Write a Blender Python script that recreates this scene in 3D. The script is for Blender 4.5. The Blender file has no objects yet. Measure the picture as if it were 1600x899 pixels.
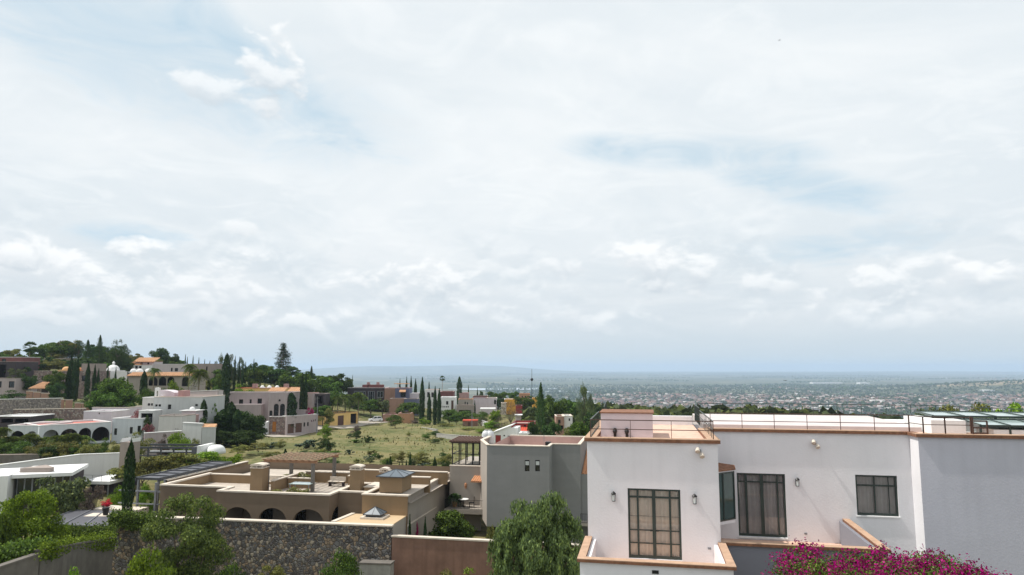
import bpy, math, random
import numpy as np
from mathutils import Vector, Matrix
rnd = random.Random(7)
R = math.radians
HAZE = 1.0e-4
scene = bpy.context.scene
COL = scene.collection

# ---------------------------------------------------------------- camera
PITCH = R(6.7); FPX = 1067.0; CX, CY = 800.0, 449.5
cam = bpy.data.cameras.new('camera'); camo = bpy.data.objects.new('camera', cam); COL.objects.link(camo)
cam.sensor_width = 36.0; cam.lens = 36.0 * FPX / 1600.0
cam.clip_start = 0.5; cam.clip_end = 80000
camo.location = (0, 0, 0); camo.rotation_euler = (R(90) + PITCH, 0, 0)
scene.camera = camo

# ---------------------------------------------------------------- sky, sun, exposure
SUN_EL, SUN_AZ = R(58), R(-85)          # azimuth from +Y, clockwise: the sun stands to the left
world = bpy.data.worlds.new('World'); scene.world = world; world.use_nodes = True
wt = world.node_tree; wt.nodes.clear()
def wn(t, **k):
    n = wt.nodes.new(t)
    for a, b in k.items(): setattr(n, a, b)
    return n
def wm(op, a, b=None, c=None, clamp=False):
    n = wn('ShaderNodeMath', operation=op); n.use_clamp = clamp
    for i, s in enumerate((a, b, c)):
        if s is None: continue
        if isinstance(s, (int, float)): n.inputs[i].default_value = s
        else: wt.links.new(s, n.inputs[i])
    return n.outputs[0]
def wmix(f, a, b):
    n = wn('ShaderNodeMix', data_type='RGBA')
    for i, s in ((0, f), (6, a), (7, b)):
        if isinstance(s, (int, float)): n.inputs[i].default_value = s
        elif isinstance(s, tuple): n.inputs[i].default_value = (*s, 1)
        else: wt.links.new(s, n.inputs[i])
    return n.outputs[2]
def wnoise(vec, scale, detail=5, rough=.55, dist=0.0):
    n = wn('ShaderNodeTexNoise'); n.inputs['Scale'].default_value = scale; n.inputs['Detail'].default_value = detail
    n.inputs['Roughness'].default_value = rough; n.inputs['Distortion'].default_value = dist
    wt.links.new(vec, n.inputs['Vector']); return n.outputs[0]
def wcomb(a, b, c=0.0):
    n = wn('ShaderNodeCombineXYZ')
    for i, s in enumerate((a, b, c)):
        if isinstance(s, (int, float)): n.inputs[i].default_value = s
        else: wt.links.new(s, n.inputs[i])
    return n.outputs[0]
def smooth(x, lo, hi):
    n = wn('ShaderNodeMapRange', interpolation_type='SMOOTHSTEP'); wt.links.new(x, n.inputs[0])
    n.inputs[1].default_value = lo; n.inputs[2].default_value = hi
    return n.outputs[0]
sky = wn('ShaderNodeTexSky', sky_type='NISHITA'); sky.sun_disc = False
sky.sun_elevation = SUN_EL; sky.sun_rotation = SUN_AZ; sky.altitude = 2000; sky.dust_density = 2.0
tc = wn('ShaderNodeTexCoord'); sep = wn('ShaderNodeSeparateXYZ'); wt.links.new(tc.outputs['Generated'], sep.inputs[0])
X, Y_, Z = sep.outputs
AZ = wm('MULTIPLY', wm('ARCTAN2', X, Y_), 180 / math.pi)     # degrees
EL = wm('MULTIPLY', wm('ARCSINE', Z), 180 / math.pi)
zz = wm('ADD', wm('MAXIMUM', Z, 0.0), 0.10)
plane = wcomb(wm('DIVIDE', X, zz), wm('DIVIDE', Y_, zz), 0.0)  # high cloud sheet seen in perspective
angp = wcomb(wm('MULTIPLY', AZ, 0.1), wm('MULTIPLY', EL, 0.16), 0.0)
sheet = wnoise(plane, 0.55, 7, .58, 0.6)
wisp = wnoise(plane, 2.6, 6, .62, 1.2)
puffn = wnoise(angp, 3.0, 8, .55, 0.25)
puffu = wnoise(wcomb(wm('MULTIPLY', AZ, 0.1), wm('MULTIPLY', wm('ADD', EL, .8), 0.16), 0.0), 3.0, 8, .55, 0.25)
relief = smooth(wm('SUBTRACT', puffn, puffu), -0.13, 0.15)
bankn = wnoise(angp, 1.15, 7, .6, 0.3)
puff2 = wnoise(angp, 8.0, 5, .6, 0.2)
def sky_ae(px, py):
    u, v = (px - CX) / FPX, (CY - py) / FPX
    dx, dy, dz = u, math.cos(PITCH) - v * math.sin(PITCH), math.sin(PITCH) + v * math.cos(PITCH)
    return math.degrees(math.atan2(dx, dy)), math.degrees(math.atan2(dz, math.hypot(dx, dy)))
def blob(px, py, rx, ry, rot=0.0, n=None, na=1.1):
    """soft lump of the sky centred on one direction, radii in degrees; its rim is broken up by noise"""
    a, e = sky_ae(px, py)
    da = wm('SUBTRACT', AZ, a); de = wm('SUBTRACT', EL, e)
    c, s = math.cos(R(rot)), math.sin(R(rot))
    p = wm('ADD', wm('MULTIPLY', da, c / rx), wm('MULTIPLY', de, s / rx))
    q = wm('ADD', wm('MULTIPLY', da, -s / ry), wm('MULTIPLY', de, c / ry))
    d = wm('ADD', wm('POWER', p, 2.0), wm('POWER', q, 2.0))
    v = wm('SUBTRACT', 1.0, d)
    return wm('ADD', v, wm('MULTIPLY', wm('SUBTRACT', n, 0.5), na * 2)), de
# thin places where the blue shows through
blue = None
for b in [(230, 70, 17, 4.2, -14), (420, 120, 9, 2.5, -30), (60, 20, 9, 3, -10), (1080, 240, 9, 1.3, -6), (1260, 290, 8, 1.5, -18),
          (1330, 380, 8, 1.3, 2), (200, 370, 4, 1.0, 0)]:
    v, _ = blob(*b, n=wisp, na=1.9)
    v = smooth(wm('ADD', v, wm('MULTIPLY', wm('SUBTRACT', sheet, .5), 3.0)), -0.9, 1.7)
    blue = v if blue is None else wm('MAXIMUM', blue, v)
k = 10.0
veil = wmix(smooth(sheet, .38, .66), (.715*k, .775*k, .815*k), (.85*k, .88*k, .895*k))
veil = wmix(wm('MULTIPLY', smooth(wisp, .45, .7), .35), veil, (.93*k, .95*k, .955*k))
bl = wmix(0.78, sky.outputs[0], (.60*k, .755*k, .84*k))
col = wmix(wm('MULTIPLY', blue, wm('ADD', 0.6, wm('MULTIPLY', wisp, 0.7)), clamp=True), veil, bl)
# the lower sky is greyer
low = smooth(EL, 13.0, 1.0)
col = wmix(wm('MULTIPLY', low, .78), col, (.62*k, .68*k, .725*k))
# heaped clouds low over the plain, white on top, grey below
for (px, py, rx, ry, top) in [(70, 435, 6.5, 3.6, 1.0), (190, 388, 2.0, 1.1, .9), (20, 395, 2.6, 1.3, .9), (310, 460, 8.5, 3.6, .8), (385, 352, 2.0, 1.0, .8), (425, 112, 2.6, 3.2, .9),
                              (340, 145, 4.2, 1.8, .7), (650, 445, 6.0, 2.9, .9), (470, 500, 4.5, 1.2, .75), (600, 520, 6.0, 1.2, .6), (1030, 420, 6.0, 2.8, 1.0), (1180, 440, 3.4, 1.5, .7),
                              (1430, 450, 7.0, 2.2, .9), (1540, 440, 3.2, 1.4, .8), (860, 420, 3.5, 1.0, .6), (900, 505, 7.0, 1.1, .5), (1300, 500, 8.0, 1.0, .45), (760, 490, 5.0, 1.1, .55)]:
    v, de = blob(px, py, rx, ry, 0, n=puffn, na=2.6)
    m = smooth(v, 0.1, 0.95)
    lit = wm('ADD', wm('MULTIPLY', smooth(wm('DIVIDE', de, ry), -0.75, 0.5), .55), wm('MULTIPLY', relief, .5), clamp=True)
    cc = wmix(lit, (.56*k, .625*k, .68*k), (.93*k, .945*k, .95*k))
    col = wmix(wm('MULTIPLY', m, .92 * top), col, cc)
# a broken bank of small heaps between them
bank = wm('MULTIPLY', smooth(bankn, .44, .60), wm('MULTIPLY', smooth(EL, 1.2, 4.5), smooth(EL, 13.5, 8.5)))
col = wmix(wm('MULTIPLY', bank, .5), col, wmix(relief, (.62*k, .69*k, .74*k), (.88*k, .91*k, .925*k)))
# air close to the horizon
col = wmix(smooth(EL, 4.5, -0.5), col, (.56*k, .65*k, .705*k))
bg = wn('ShaderNodeBackground'); bg.inputs[1].default_value = 0.1; wt.links.new(col, bg.inputs[0])
wo = wn('ShaderNodeOutputWorld'); wt.links.new(bg.outputs[0], wo.inputs[0])

sun = bpy.data.lights.new('sun', 'SUN'); sun.energy = 4.2; sun.angle = R(0.6); sun.color = (1.0, .955, .88)
suno = bpy.data.objects.new('sun', sun); COL.objects.link(suno)
sd = Vector((math.sin(SUN_AZ) * math.cos(SUN_EL), math.cos(SUN_AZ) * math.cos(SUN_EL), math.sin(SUN_EL)))
suno.rotation_euler = sd.to_track_quat('Z', 'Y').to_euler()
vs = scene.view_settings; vs.view_transform = 'Standard'; vs.look = 'None'; vs.exposure = 0.14; vs.gamma = 1.0; vs.use_curve_mapping = False
scene.cycles.max_bounces = 6; scene.cycles.diffuse_bounces = 3; scene.cycles.glossy_bounces = 3; scene.cycles.transparent_max_bounces = 12
scene.cycles.volume_bounces = 1; scene.cycles.use_denoising = True
scene.cycles.use_adaptive_sampling = True; scene.cycles.adaptive_threshold = 0.01

# ---------------------------------------------------------------- pixel rays of the photograph to points in the place
def ray(px, py):
    u, v = (px - CX) / FPX, (CY - py) / FPX
    return Vector((u, math.cos(PITCH) - v * math.sin(PITCH), math.sin(PITCH) + v * math.cos(PITCH)))
def P(px, py, Y):
    d = ray(px, py); return d * (Y / d.y)
def S(Y): return Y / FPX                 # metres per pixel at distance Y
class Frame:
    """a local frame: origin in the world, x to the right along a facade, y away from the viewer"""
    def __init__(s, px, py, Y, ang=10.5, z=None):
        s.o = P(px, py, Y)
        if z is not None: s.o.z = z
        s.ang = ang; a = R(-ang)
        s.ex = Vector((math.cos(a), math.sin(a), 0)); s.ey = Vector((-math.sin(a), math.cos(a), 0))
    def loc(s, p): d = p - s.o; return Vector((d.dot(s.ex), d.dot(s.ey), d.z))
    def wor(s, x, y, z): return s.o + s.ex * x + s.ey * y + Vector((0, 0, z))
    def front(s, px, py, yl=0.0):        # (x, z) on the plane y = yl
        d = ray(px, py); t = (s.o.dot(s.ey) + yl) / d.dot(s.ey); p = s.loc(d * t); return p.x, p.z
    def side(s, px, py, xl=0.0):         # (y, z) on the plane x = xl
        d = ray(px, py); t = (s.o.dot(s.ex) + xl) / d.dot(s.ex); p = s.loc(d * t); return p.y, p.z
    def flat(s, px, py, zl=0.0):         # (x, y) on the plane z = zl
        d = ray(px, py); t = (s.o.z + zl) / d.z; p = s.loc(d * t); return p.x, p.y

# ---------------------------------------------------------------- objects, labels
def tag(o, label=None, cat=None, group=None, kind=None):
    if label: o['label'] = label
    if cat: o['category'] = cat
    if group: o['group'] = group
    if kind: o['kind'] = kind
    return o
def empty(name, loc, rz=0.0, label=None, cat=None, group=None):
    o = bpy.data.objects.new(name, None); COL.objects.link(o); o.location = loc; o.rotation_euler = (0, 0, rz)
    o.empty_display_size = .3
    return tag(o, label, cat, group)
def femp(name, F, label, cat, group=None): return empty(name, F.o, R(-F.ang), label, cat, group)
def link_mesh(name, me, mat=None, parent=None):
    if mat is not None and not me.materials: me.materials.append(mat)
    o = bpy.data.objects.new(name, me); COL.objects.link(o)
    if parent is not None: o.parent = parent
    return o
class MB:
    def __init__(s): s.v = []; s.f = []
    def add(s, vs, fs):
        n = len(s.v); s.v += [tuple(p) for p in vs]; s.f += [tuple(i + n for i in f) for f in fs]; return s
    def box(s, x0, x1, y0, y1, z0, z1):
        return s.add([(x0,y0,z0),(x1,y0,z0),(x1,y1,z0),(x0,y1,z0),(x0,y0,z1),(x1,y0,z1),(x1,y1,z1),(x0,y1,z1)],
                     [(3,2,1,0),(4,5,6,7),(0,1,5,4),(1,2,6,5),(2,3,7,6),(3,0,4,7)])
    def quad(s, a, b, c, d): return s.add([a, b, c, d], [(0, 1, 2, 3)])
    def prism(s, pts, z0, z1):           # polygon (x, y) counter-clockwise, z0/z1 numbers or lists
        n = len(pts); a = z0 if isinstance(z0, (list, tuple)) else [z0] * n; b = z1 if isinstance(z1, (list, tuple)) else [z1] * n
        return s.add([(x, y, a[i]) for i, (x, y) in enumerate(pts)] + [(x, y, b[i]) for i, (x, y) in enumerate(pts)],
                     [tuple(range(n - 1, -1, -1)), tuple(range(n, 2 * n))] + [(i, (i + 1) % n, n + (i + 1) % n, n + i) for i in range(n)])
    def bar(s, p, q, w, h=None):         # square bar between two points
        p, q = Vector(p), Vector(q); h = h or w; d = (q - p).normalized()
        a = d.cross(Vector((0, 0, 1))); a = Vector((1, 0, 0)) if a.length < 1e-3 else a.normalized(); b = a.cross(d).normalized()
        vs = [c + a * (i * w / 2) + b * (j * h / 2) for c in (p, q) for i, j in ((-1,-1),(1,-1),(1,1),(-1,1))]
        return s.add(vs, [(3,2,1,0),(4,5,6,7),(0,1,5,4),(1,2,6,5),(2,3,7,6),(3,0,4,7)])
    def tube(s, pts, rs, n=8, cap=True):
        rings = []
        for i, p in enumerate(pts):
            p = Vector(p); d = Vector(pts[min(i + 1, len(pts) - 1)]) - Vector(pts[max(i - 1, 0)])
            d = d.normalized() if d.length > 1e-6 else Vector((0, 0, 1))
            a = d.cross(Vector((0, 1, 0.02))); a = a.normalized(); b = d.cross(a)
            r = rs[i] if isinstance(rs, (list, tuple)) else rs
            rings.append([p + a * (r * math.cos(2 * math.pi * j / n)) + b * (r * math.sin(2 * math.pi * j / n)) for j in range(n)])
        vs = [v for r_ in rings for v in r_]; fs = []
        for i in range(len(pts) - 1):
            for j in range(n): fs.append((i*n+j, i*n+(j+1) % n, (i+1)*n+(j+1) % n, (i+1)*n+j))
        if cap: fs += [tuple(range(n - 1, -1, -1)), tuple(range((len(pts) - 1) * n, len(pts) * n))]
        return s.add(vs, fs)
    def lathe(s, cx, cy, prof, n=16):    # profile of (r, z)
        vs = []; fs = []
        for r, z in prof: vs += [(cx + r * math.cos(2*math.pi*j/n), cy + r * math.sin(2*math.pi*j/n), z) for j in range(n)]
        for i in range(len(prof) - 1):
            for j in range(n): fs.append((i*n+j, i*n+(j+1) % n, (i+1)*n+(j+1) % n, (i+1)*n+j))
        fs += [tuple(range(n - 1, -1, -1)), tuple(range((len(prof) - 1) * n, len(prof) * n))]
        return s.add(vs, fs)
    def skin(s, u0, u1, z0, z1, place, holes=(), depth=.2, ztop=None):
        """one wall face with openings (ua, ub, za, zb, arched) and their reveals; place(u, z, d) -> local point"""
        zt = ztop or (lambda u: z1)
        cuts = {u0, u1}; H = []
        for h in holes:
            ua, ub, za, zb = h[:4]; arch = len(h) > 4 and h[4]
            cuts |= {ua, ub}
            if arch:
                us = [ua + (ub - ua) * (1 - math.cos(math.pi * i / 14)) / 2 for i in range(15)]; cuts |= set(us)
                rr = (ub - ua) / 2; hh = min(rr, zb - za) if arch is True else arch
                top = (lambda u, c=(ua + ub) / 2, rr=rr, zb=zb, hh=hh: zb - hh + hh * math.sqrt(max(0, 1 - ((u - c) / rr) ** 2)))
            else: us = [ua, ub]; top = (lambda u, zb=zb: zb)
            H.append((ua, ub, za, top, us))
        cuts = sorted(c for c in cuts if u0 - 1e-6 <= c <= u1 + 1e-6)
        for a, b in zip(cuts, cuts[1:]):
            if b - a < 1e-5: continue
            m = (a + b) / 2; lo = (z0, z0)
            for ua, ub, za, top, us in sorted([h for h in H if h[0] < m < h[1]], key=lambda h: h[2]):
                if za > min(lo) + 1e-4: s.quad(place(a, lo[0], 0), place(b, lo[1], 0), place(b, za, 0), place(a, za, 0))
                lo = (top(a), top(b))
            s.quad(place(a, lo[0], 0), place(b, lo[1], 0), place(b, zt(b), 0), place(a, zt(a), 0))
        for ua, ub, za, top, us in H:
            s.quad(place(ua, za, 0), place(ua, top(ua), 0), place(ua, top(ua), depth), place(ua, za, depth))
            s.quad(place(ub, za, 0), place(ub, top(ub), 0), place(ub, top(ub), depth), place(ub, za, depth))
            s.quad(place(ua, za, 0), place(ub, za, 0), place(ub, za, depth), place(ua, za, depth))
            for a, b in zip(us, us[1:]): s.quad(place(a, top(a), 0), place(b, top(b), 0), place(b, top(b), depth), place(a, top(a), depth))
        return s
    def build(s, name, mat, parent=None, smooth=False):
        me = bpy.data.meshes.new(name); me.from_pydata(s.v, [], s.f); me.update()
        if smooth: me.polygons.foreach_set('use_smooth', [True] * len(me.polygons))
        return link_mesh(name, me, mat, parent)
def ring(mb, o, i, z0, z1):              # rectangular ring, o/i = (x0, x1, y0, y1)
    O = [(o[0],o[2]),(o[1],o[2]),(o[1],o[3]),(o[0],o[3])]; I = [(i[0],i[2]),(i[1],i[2]),(i[1],i[3]),(i[0],i[3])]
    vs = [(x,y,z) for z in (z0, z1) for x, y in O + I]
    fs = []
    for k in range(4):
        l = (k + 1) % 4
        fs += [(k, l, 8+l, 8+k), (4+k, 12+k, 12+l, 4+l), (8+k, 8+l, 12+l, 12+k), (k, 4+k, 4+l, l)]
    return mb.add(vs, fs)

# ---------------------------------------------------------------- materials
def mat_new(name):
    m = bpy.data.materials.new(name); m.use_nodes = True; nt = m.node_tree
    return m, nt, nt.nodes['Principled BSDF']
def stucco(name, c, var=.12, rough=.88, scale=.6, bump=.15, spec=.25, stain=.0, stretch=(1, 1, 1)):
    m, nt, b = mat_new(name)
    t = nt.nodes.new('ShaderNodeTexCoord'); mp = nt.nodes.new('ShaderNodeMapping'); mp.inputs['Scale'].default_value = stretch
    nt.links.new(t.outputs['Object'], mp.inputs[0])
    n = nt.nodes.new('ShaderNodeTexNoise'); n.inputs['Scale'].default_value = scale; n.inputs['Detail'].default_value = 8; n.inputs['Roughness'].default_value = .65
    nt.links.new(mp.outputs[0], n.inputs['Vector'])
    r = nt.nodes.new('ShaderNodeValToRGB'); e = r.color_ramp.elements
    lo = tuple(max(0, x * (1 - var)) for x in c); hi = tuple(min(1, x * (1 + var * .7)) for x in c)
    e[0].position = .3; e[0].color = (*lo, 1); e[1].position = .7; e[1].color = (*hi, 1)
    nt.links.new(n.outputs[0], r.inputs[0]); out = r.outputs[0]
    if stain:
        mp2 = nt.nodes.new('ShaderNodeMapping'); mp2.inputs['Scale'].default_value = (2.2, 2.2, .16); nt.links.new(t.outputs['Object'], mp2.inputs[0])
        n2 = nt.nodes.new('ShaderNodeTexNoise'); n2.inputs['Scale'].default_value = 1.0; n2.inputs['Detail'].default_value = 6; nt.links.new(mp2.outputs[0], n2.inputs['Vector'])
        r2 = nt.nodes.new('ShaderNodeMapRange'); r2.inputs[1].default_value = .5; r2.inputs[2].default_value = .75; r2.inputs[4].default_value = stain; nt.links.new(n2.outputs[0], r2.inputs[0])
        mx = nt.nodes.new('ShaderNodeMix'); mx.data_type = 'RGBA'; nt.links.new(r2.outputs[0], mx.inputs[0]); nt.links.new(out, mx.inputs[6])
        mx.inputs[7].default_value = (*[x * .55 for x in c], 1); out = mx.outputs[2]
    nt.links.new(out, b.inputs['Base Color']); b.inputs['Roughness'].default_value = rough; b.inputs['Specular IOR Level'].default_value = spec
    if bump:
        n3 = nt.nodes.new('ShaderNodeTexNoise'); n3.inputs['Scale'].default_value = 14; n3.inputs['Detail'].default_value = 5; nt.links.new(t.outputs['Object'], n3.inputs['Vector'])
        bp = nt.nodes.new('ShaderNodeBump'); bp.inputs['Strength'].default_value = bump; bp.inputs['Distance'].default_value = .03
        nt.links.new(n3.outputs[0], bp.inputs['Height']); nt.links.new(bp.outputs[0], b.inputs['Normal'])
    return m
def plain(name, c, rough=.5, metal=0.0, spec=.5):
    m, nt, b = mat_new(name)
    t = nt.nodes.new('ShaderNodeTexCoord'); n = nt.nodes.new('ShaderNodeTexNoise'); n.inputs['Scale'].default_value = 3; n.inputs['Detail'].default_value = 4; nt.links.new(t.outputs['Object'], n.inputs['Vector'])
    r = nt.nodes.new('ShaderNodeValToRGB'); e = r.color_ramp.elements; e[0].position = .3; e[1].position = .7
    e[0].color = (*[x * .88 for x in c], 1); e[1].color = (*[min(1, x * 1.08) for x in c], 1); nt.links.new(n.outputs[0], r.inputs[0]); nt.links.new(r.outputs[0], b.inputs['Base Color'])
    b.inputs['Roughness'].default_value = rough; b.inputs['Metallic'].default_value = metal; b.inputs['Specular IOR Level'].default_value = spec
    return m
def stonework(name, cols, scale=2.6, mortar=(.10, .095, .09), bump=.8, mw=.06):
    m, nt, b = mat_new(name)
    t = nt.nodes.new('ShaderNodeTexCoord')
    nz = nt.nodes.new('ShaderNodeTexNoise'); nz.inputs['Scale'].default_value = 1.3; nt.links.new(t.outputs['Object'], nz.inputs['Vector'])
    v0 = nt.nodes.new('ShaderNodeVectorMath'); v0.operation = 'MULTIPLY_ADD'; nt.links.new(nz.outputs[1], v0.inputs[0]); v0.inputs[1].default_value = (.35, .35, .35); nt.links.new(t.outputs['Object'], v0.inputs[2])
    a = nt.nodes.new('ShaderNodeTexVoronoi'); a.inputs['Scale'].default_value = scale; nt.links.new(v0.outputs[0], a.inputs['Vector'])
    d = nt.nodes.new('ShaderNodeTexVoronoi'); d.feature = 'DISTANCE_TO_EDGE'; d.inputs['Scale'].default_value = scale; nt.links.new(v0.outputs[0], d.inputs['Vector'])
    sx = nt.nodes.new('ShaderNodeSeparateColor'); nt.links.new(a.outputs['Color'], sx.inputs[0])
    r = nt.nodes.new('ShaderNodeValToRGB'); r.color_ramp.interpolation = 'CONSTANT'; e = r.color_ramp.elements
    e[0].color = (*cols[0], 1); e[1].color = (*cols[1], 1); e[1].position = 1 / len(cols)
    for i, c in enumerate(cols[2:]): x = e.new((i + 2) / len(cols)); x.color = (*c, 1)
    nt.links.new(sx.outputs[0], r.inputs[0])
    mr = nt.nodes.new('ShaderNodeMapRange'); mr.inputs[1].default_value = 0; mr.inputs[2].default_value = mw; nt.links.new(d.outputs['Distance'], mr.inputs[0])
    mx = nt.nodes.new('ShaderNodeMix'); mx.data_type = 'RGBA'; nt.links.new(mr.outputs[0], mx.inputs[0]); mx.inputs[6].default_value = (*mortar, 1); nt.links.new(r.outputs[0], mx.inputs[7])
    nt.links.new(mx.outputs[2], b.inputs['Base Color']); b.inputs['Roughness'].default_value = .9; b.inputs['Specular IOR Level'].default_value = .2
    mr2 = nt.nodes.new('ShaderNodeMapRange'); mr2.inputs[2].default_value = .18; nt.links.new(d.outputs['Distance'], mr2.inputs[0])
    bp = nt.nodes.new('ShaderNodeBump'); bp.inputs['Strength'].default_value = bump; bp.inputs['Distance'].default_value = .12
    nt.links.new(mr2.outputs[0], bp.inputs['Height']); nt.links.new(bp.outputs[0], b.inputs['Normal'])
    return m
def leafmat(name, c, tr=.25, var=.5, hue=(1.25, 1.1, .7)):
    m = bpy.data.materials.new(name); m.use_nodes = True; nt = m.node_tree; nt.nodes.clear()
    g = nt.nodes.new('ShaderNodeNewGeometry'); oi = nt.nodes.new('ShaderNodeObjectInfo')
    r = nt.nodes.new('ShaderNodeValToRGB'); e = r.color_ramp.elements
    e[0].color = (*[x * (1 - var) for x in c], 1); e[1].color = (*[min(1, x * (1 + var) * h) for x, h in zip(c, hue)], 1)
    x = e.new(.55); x.color = (*c, 1); nt.links.new(g.outputs['Random Per Island'], r.inputs[0])
    hs = nt.nodes.new('ShaderNodeHueSaturation'); nt.links.new(r.outputs[0], hs.inputs['Color'])
    mr = nt.nodes.new('ShaderNodeMapRange'); mr.inputs[3].default_value = .8; mr.inputs[4].default_value = 1.2; nt.links.new(oi.outputs['Random'], mr.inputs[0]); nt.links.new(mr.outputs[0], hs.inputs['Value'])
    mr = nt.nodes.new('ShaderNodeMapRange'); mr.inputs[3].default_value = .485; mr.inputs[4].default_value = .515; nt.links.new(oi.outputs['Random'], mr.inputs[0]); nt.links.new(mr.outputs[0], hs.inputs['Hue'])
    d = nt.nodes.new('ShaderNodeBsdfDiffuse'); t = nt.nodes.new('ShaderNodeBsdfTranslucent'); nt.links.new(hs.outputs[0], d.inputs[0]); nt.links.new(hs.outputs[0], t.inputs[0])
    mx = nt.nodes.new('ShaderNodeMixShader'); mx.inputs[0].default_value = tr; nt.links.new(d.outputs[0], mx.inputs[1]); nt.links.new(t.outputs[0], mx.inputs[2])
    gl = nt.nodes.new('ShaderNodeBsdfGlossy'); gl.inputs['Roughness'].default_value = .45; gl.inputs[0].default_value = (.4, .45, .35, 1)
    m2 = nt.nodes.new('ShaderNodeMixShader'); m2.inputs[0].default_value = .022; nt.links.new(mx.outputs[0], m2.inputs[1]); nt.links.new(gl.outputs[0], m2.inputs[2])
    o = nt.nodes.new('ShaderNodeOutputMaterial'); nt.links.new(m2.outputs[0], o.inputs[0])
    return m
def glassmat(name, refl=.12, tint=(.75, .8, .78)):
    m = bpy.data.materials.new(name); m.use_nodes = True; nt = m.node_tree; nt.nodes.clear()
    tr = nt.nodes.new('ShaderNodeBsdfTransparent'); tr.inputs[0].default_value = (*tint, 1)
    gl = nt.nodes.new('ShaderNodeBsdfGlossy'); gl.inputs['Roughness'].default_value = .02; gl.inputs[0].default_value = (.9, .93, .95, 1)
    fr = nt.nodes.new('ShaderNodeFresnel'); fr.inputs[0].default_value = 1.5
    ad = nt.nodes.new('ShaderNodeMath'); ad.operation = 'ADD'; ad.inputs[1].default_value = refl; ad.use_clamp = True; nt.links.new(fr.outputs[0], ad.inputs[0])
    mx = nt.nodes.new('ShaderNodeMixShader'); nt.links.new(ad.outputs[0], mx.inputs[0]); nt.links.new(tr.outputs[0], mx.inputs[1]); nt.links.new(gl.outputs[0], mx.inputs[2])
    o = nt.nodes.new('ShaderNodeOutputMaterial'); nt.links.new(mx.outputs[0], o.inputs[0]); return m
M = {}
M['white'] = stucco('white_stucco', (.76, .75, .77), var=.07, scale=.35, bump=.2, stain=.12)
M['shadewhite'] = stucco('shaded_white_stucco', (.54, .54, .60), var=.09, scale=.3, stain=.14)  # white stucco darkened and blued, shade put into the colour
M['slate'] = stucco('dark_grey_wall', (.22, .225, .26), var=.06, scale=.3)  # balcony wall tone, darker and bluer than the main stucco
M['white2'] = stucco('white_paint', (.74, .74, .73), var=.08, scale=.4, stain=.2)
M['offwhite'] = stucco('pale_grey_stucco', (.50, .51, .50), var=.10, scale=.4, stain=.25)
M['lilac'] = stucco('pinkish_white_plaster', (.62, .55, .58), var=.1, stain=.15)
M['whitew'] = stucco('white_garden_wall', (.66, .66, .67), var=.06, scale=.3, stain=.15)
M['palewhite'] = stucco('cool_white_stucco', (.56, .59, .62), var=.08, scale=.4, stain=.25)
M['offwhite2'] = stucco('pale_stone_grey_stucco', (.56, .55, .52), var=.08, scale=.4, stain=.2)
M['mauvel'] = stucco('pale_mauve_stucco', (.50, .45, .44), var=.1, scale=.4, stain=.2)
M['peachd'] = stucco('dull_brick_stucco', (.36, .22, .165), var=.14, scale=.5, stain=.25)
M['redd'] = stucco('dull_maroon_stucco', (.17, .075, .07), var=.2, scale=.5, stain=.2)
M['redb'] = stucco('bright_red_roof', (.55, .09, .05), var=.2, scale=1)
M['ochre2'] = stucco('peach_ochre_stucco', (.60, .36, .18), var=.1, scale=.5)
M['tileb'] = stucco('orange_roof_tile', (.50, .29, .165), var=.3, scale=2, bump=.25)  # orange tile, a little paler than the terracotta
M['rose'] = stucco('rose_roof_coating', (.42, .27, .25), var=.15, scale=.7)
M['pinkroof'] = stucco('worn_red_roof_paint', (.46, .16, .13), var=.25, scale=.5)
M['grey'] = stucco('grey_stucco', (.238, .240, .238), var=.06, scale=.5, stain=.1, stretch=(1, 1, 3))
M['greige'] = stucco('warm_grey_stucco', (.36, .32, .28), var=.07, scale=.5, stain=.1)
M['brown'] = stucco('brown_beige_stucco', (.26, .18, .105), var=.08, scale=.5, stain=.12)
M['brownf'] = stucco('brown_beige_stucco_darker', (.185, .137, .096), var=.08, scale=.5, stain=.12)  # main walls, darker tone than the parapets of the same house
M['cope'] = stucco('pale_cantera_coping', (.60, .53, .45), var=.12, scale=2)
M['tanroof'] = stucco('tan_roof_coating', (.50, .37, .23), var=.08, scale=.8)
M['terra'] = stucco('terracotta_render', (.23, .135, .10), var=.28, scale=.7, stain=.55)
M['peach'] = stucco('peach_stucco', (.46, .26, .16), var=.12, scale=.4, stain=.15)
M['yellow'] = stucco('mustard_stucco', (.74, .50, .20), var=.1, scale=.4, stain=.2)
M['ochre'] = stucco('bright_ochre_stucco', (.70, .36, .05), var=.1, scale=.4)
M['red'] = stucco('dark_red_stucco', (.30, .045, .04), var=.15, scale=.4, stain=.2)
M['blue'] = stucco('slate_blue_stucco', (.13, .14, .21), var=.12, scale=.4, stain=.15)
M['taupe'] = stucco('taupe_stucco', (.32, .27, .24), var=.10, scale=.4, stain=.3)
M['mauve'] = stucco('mauve_grey_stucco', (.40, .34, .34), var=.10, scale=.4, stain=.25)
M['dark'] = stucco('dark_stucco_and_shade', (.06, .05, .055), var=.2, scale=.4)  # also colours the loggia walls dark in place of shade
M['concrete'] = stucco('weathered_concrete', (.16, .145, .13), var=.25, scale=1.2, stain=.5, bump=.3)
M['block'] = stucco('concrete_block', (.36, .35, .33), var=.2, scale=1.5, stain=.4)
M['tile'] = stucco('terracotta_tile', (.52, .25, .13), var=.28, scale=5, bump=.25)
M['cap'] = stucco('brown_brick_cap', (.22, .105, .06), var=.4, scale=6, bump=.2, rough=.7)
M['captop'] = stucco('sunlit_cap_top', (.44, .29, .20), var=.22, scale=3, bump=.1)  # lighter cap tops, sunlight put into the colour
M['floor'] = stucco('clay_floor_tile', (.62, .42, .33), var=.18, scale=3.5, bump=.05)
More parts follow.
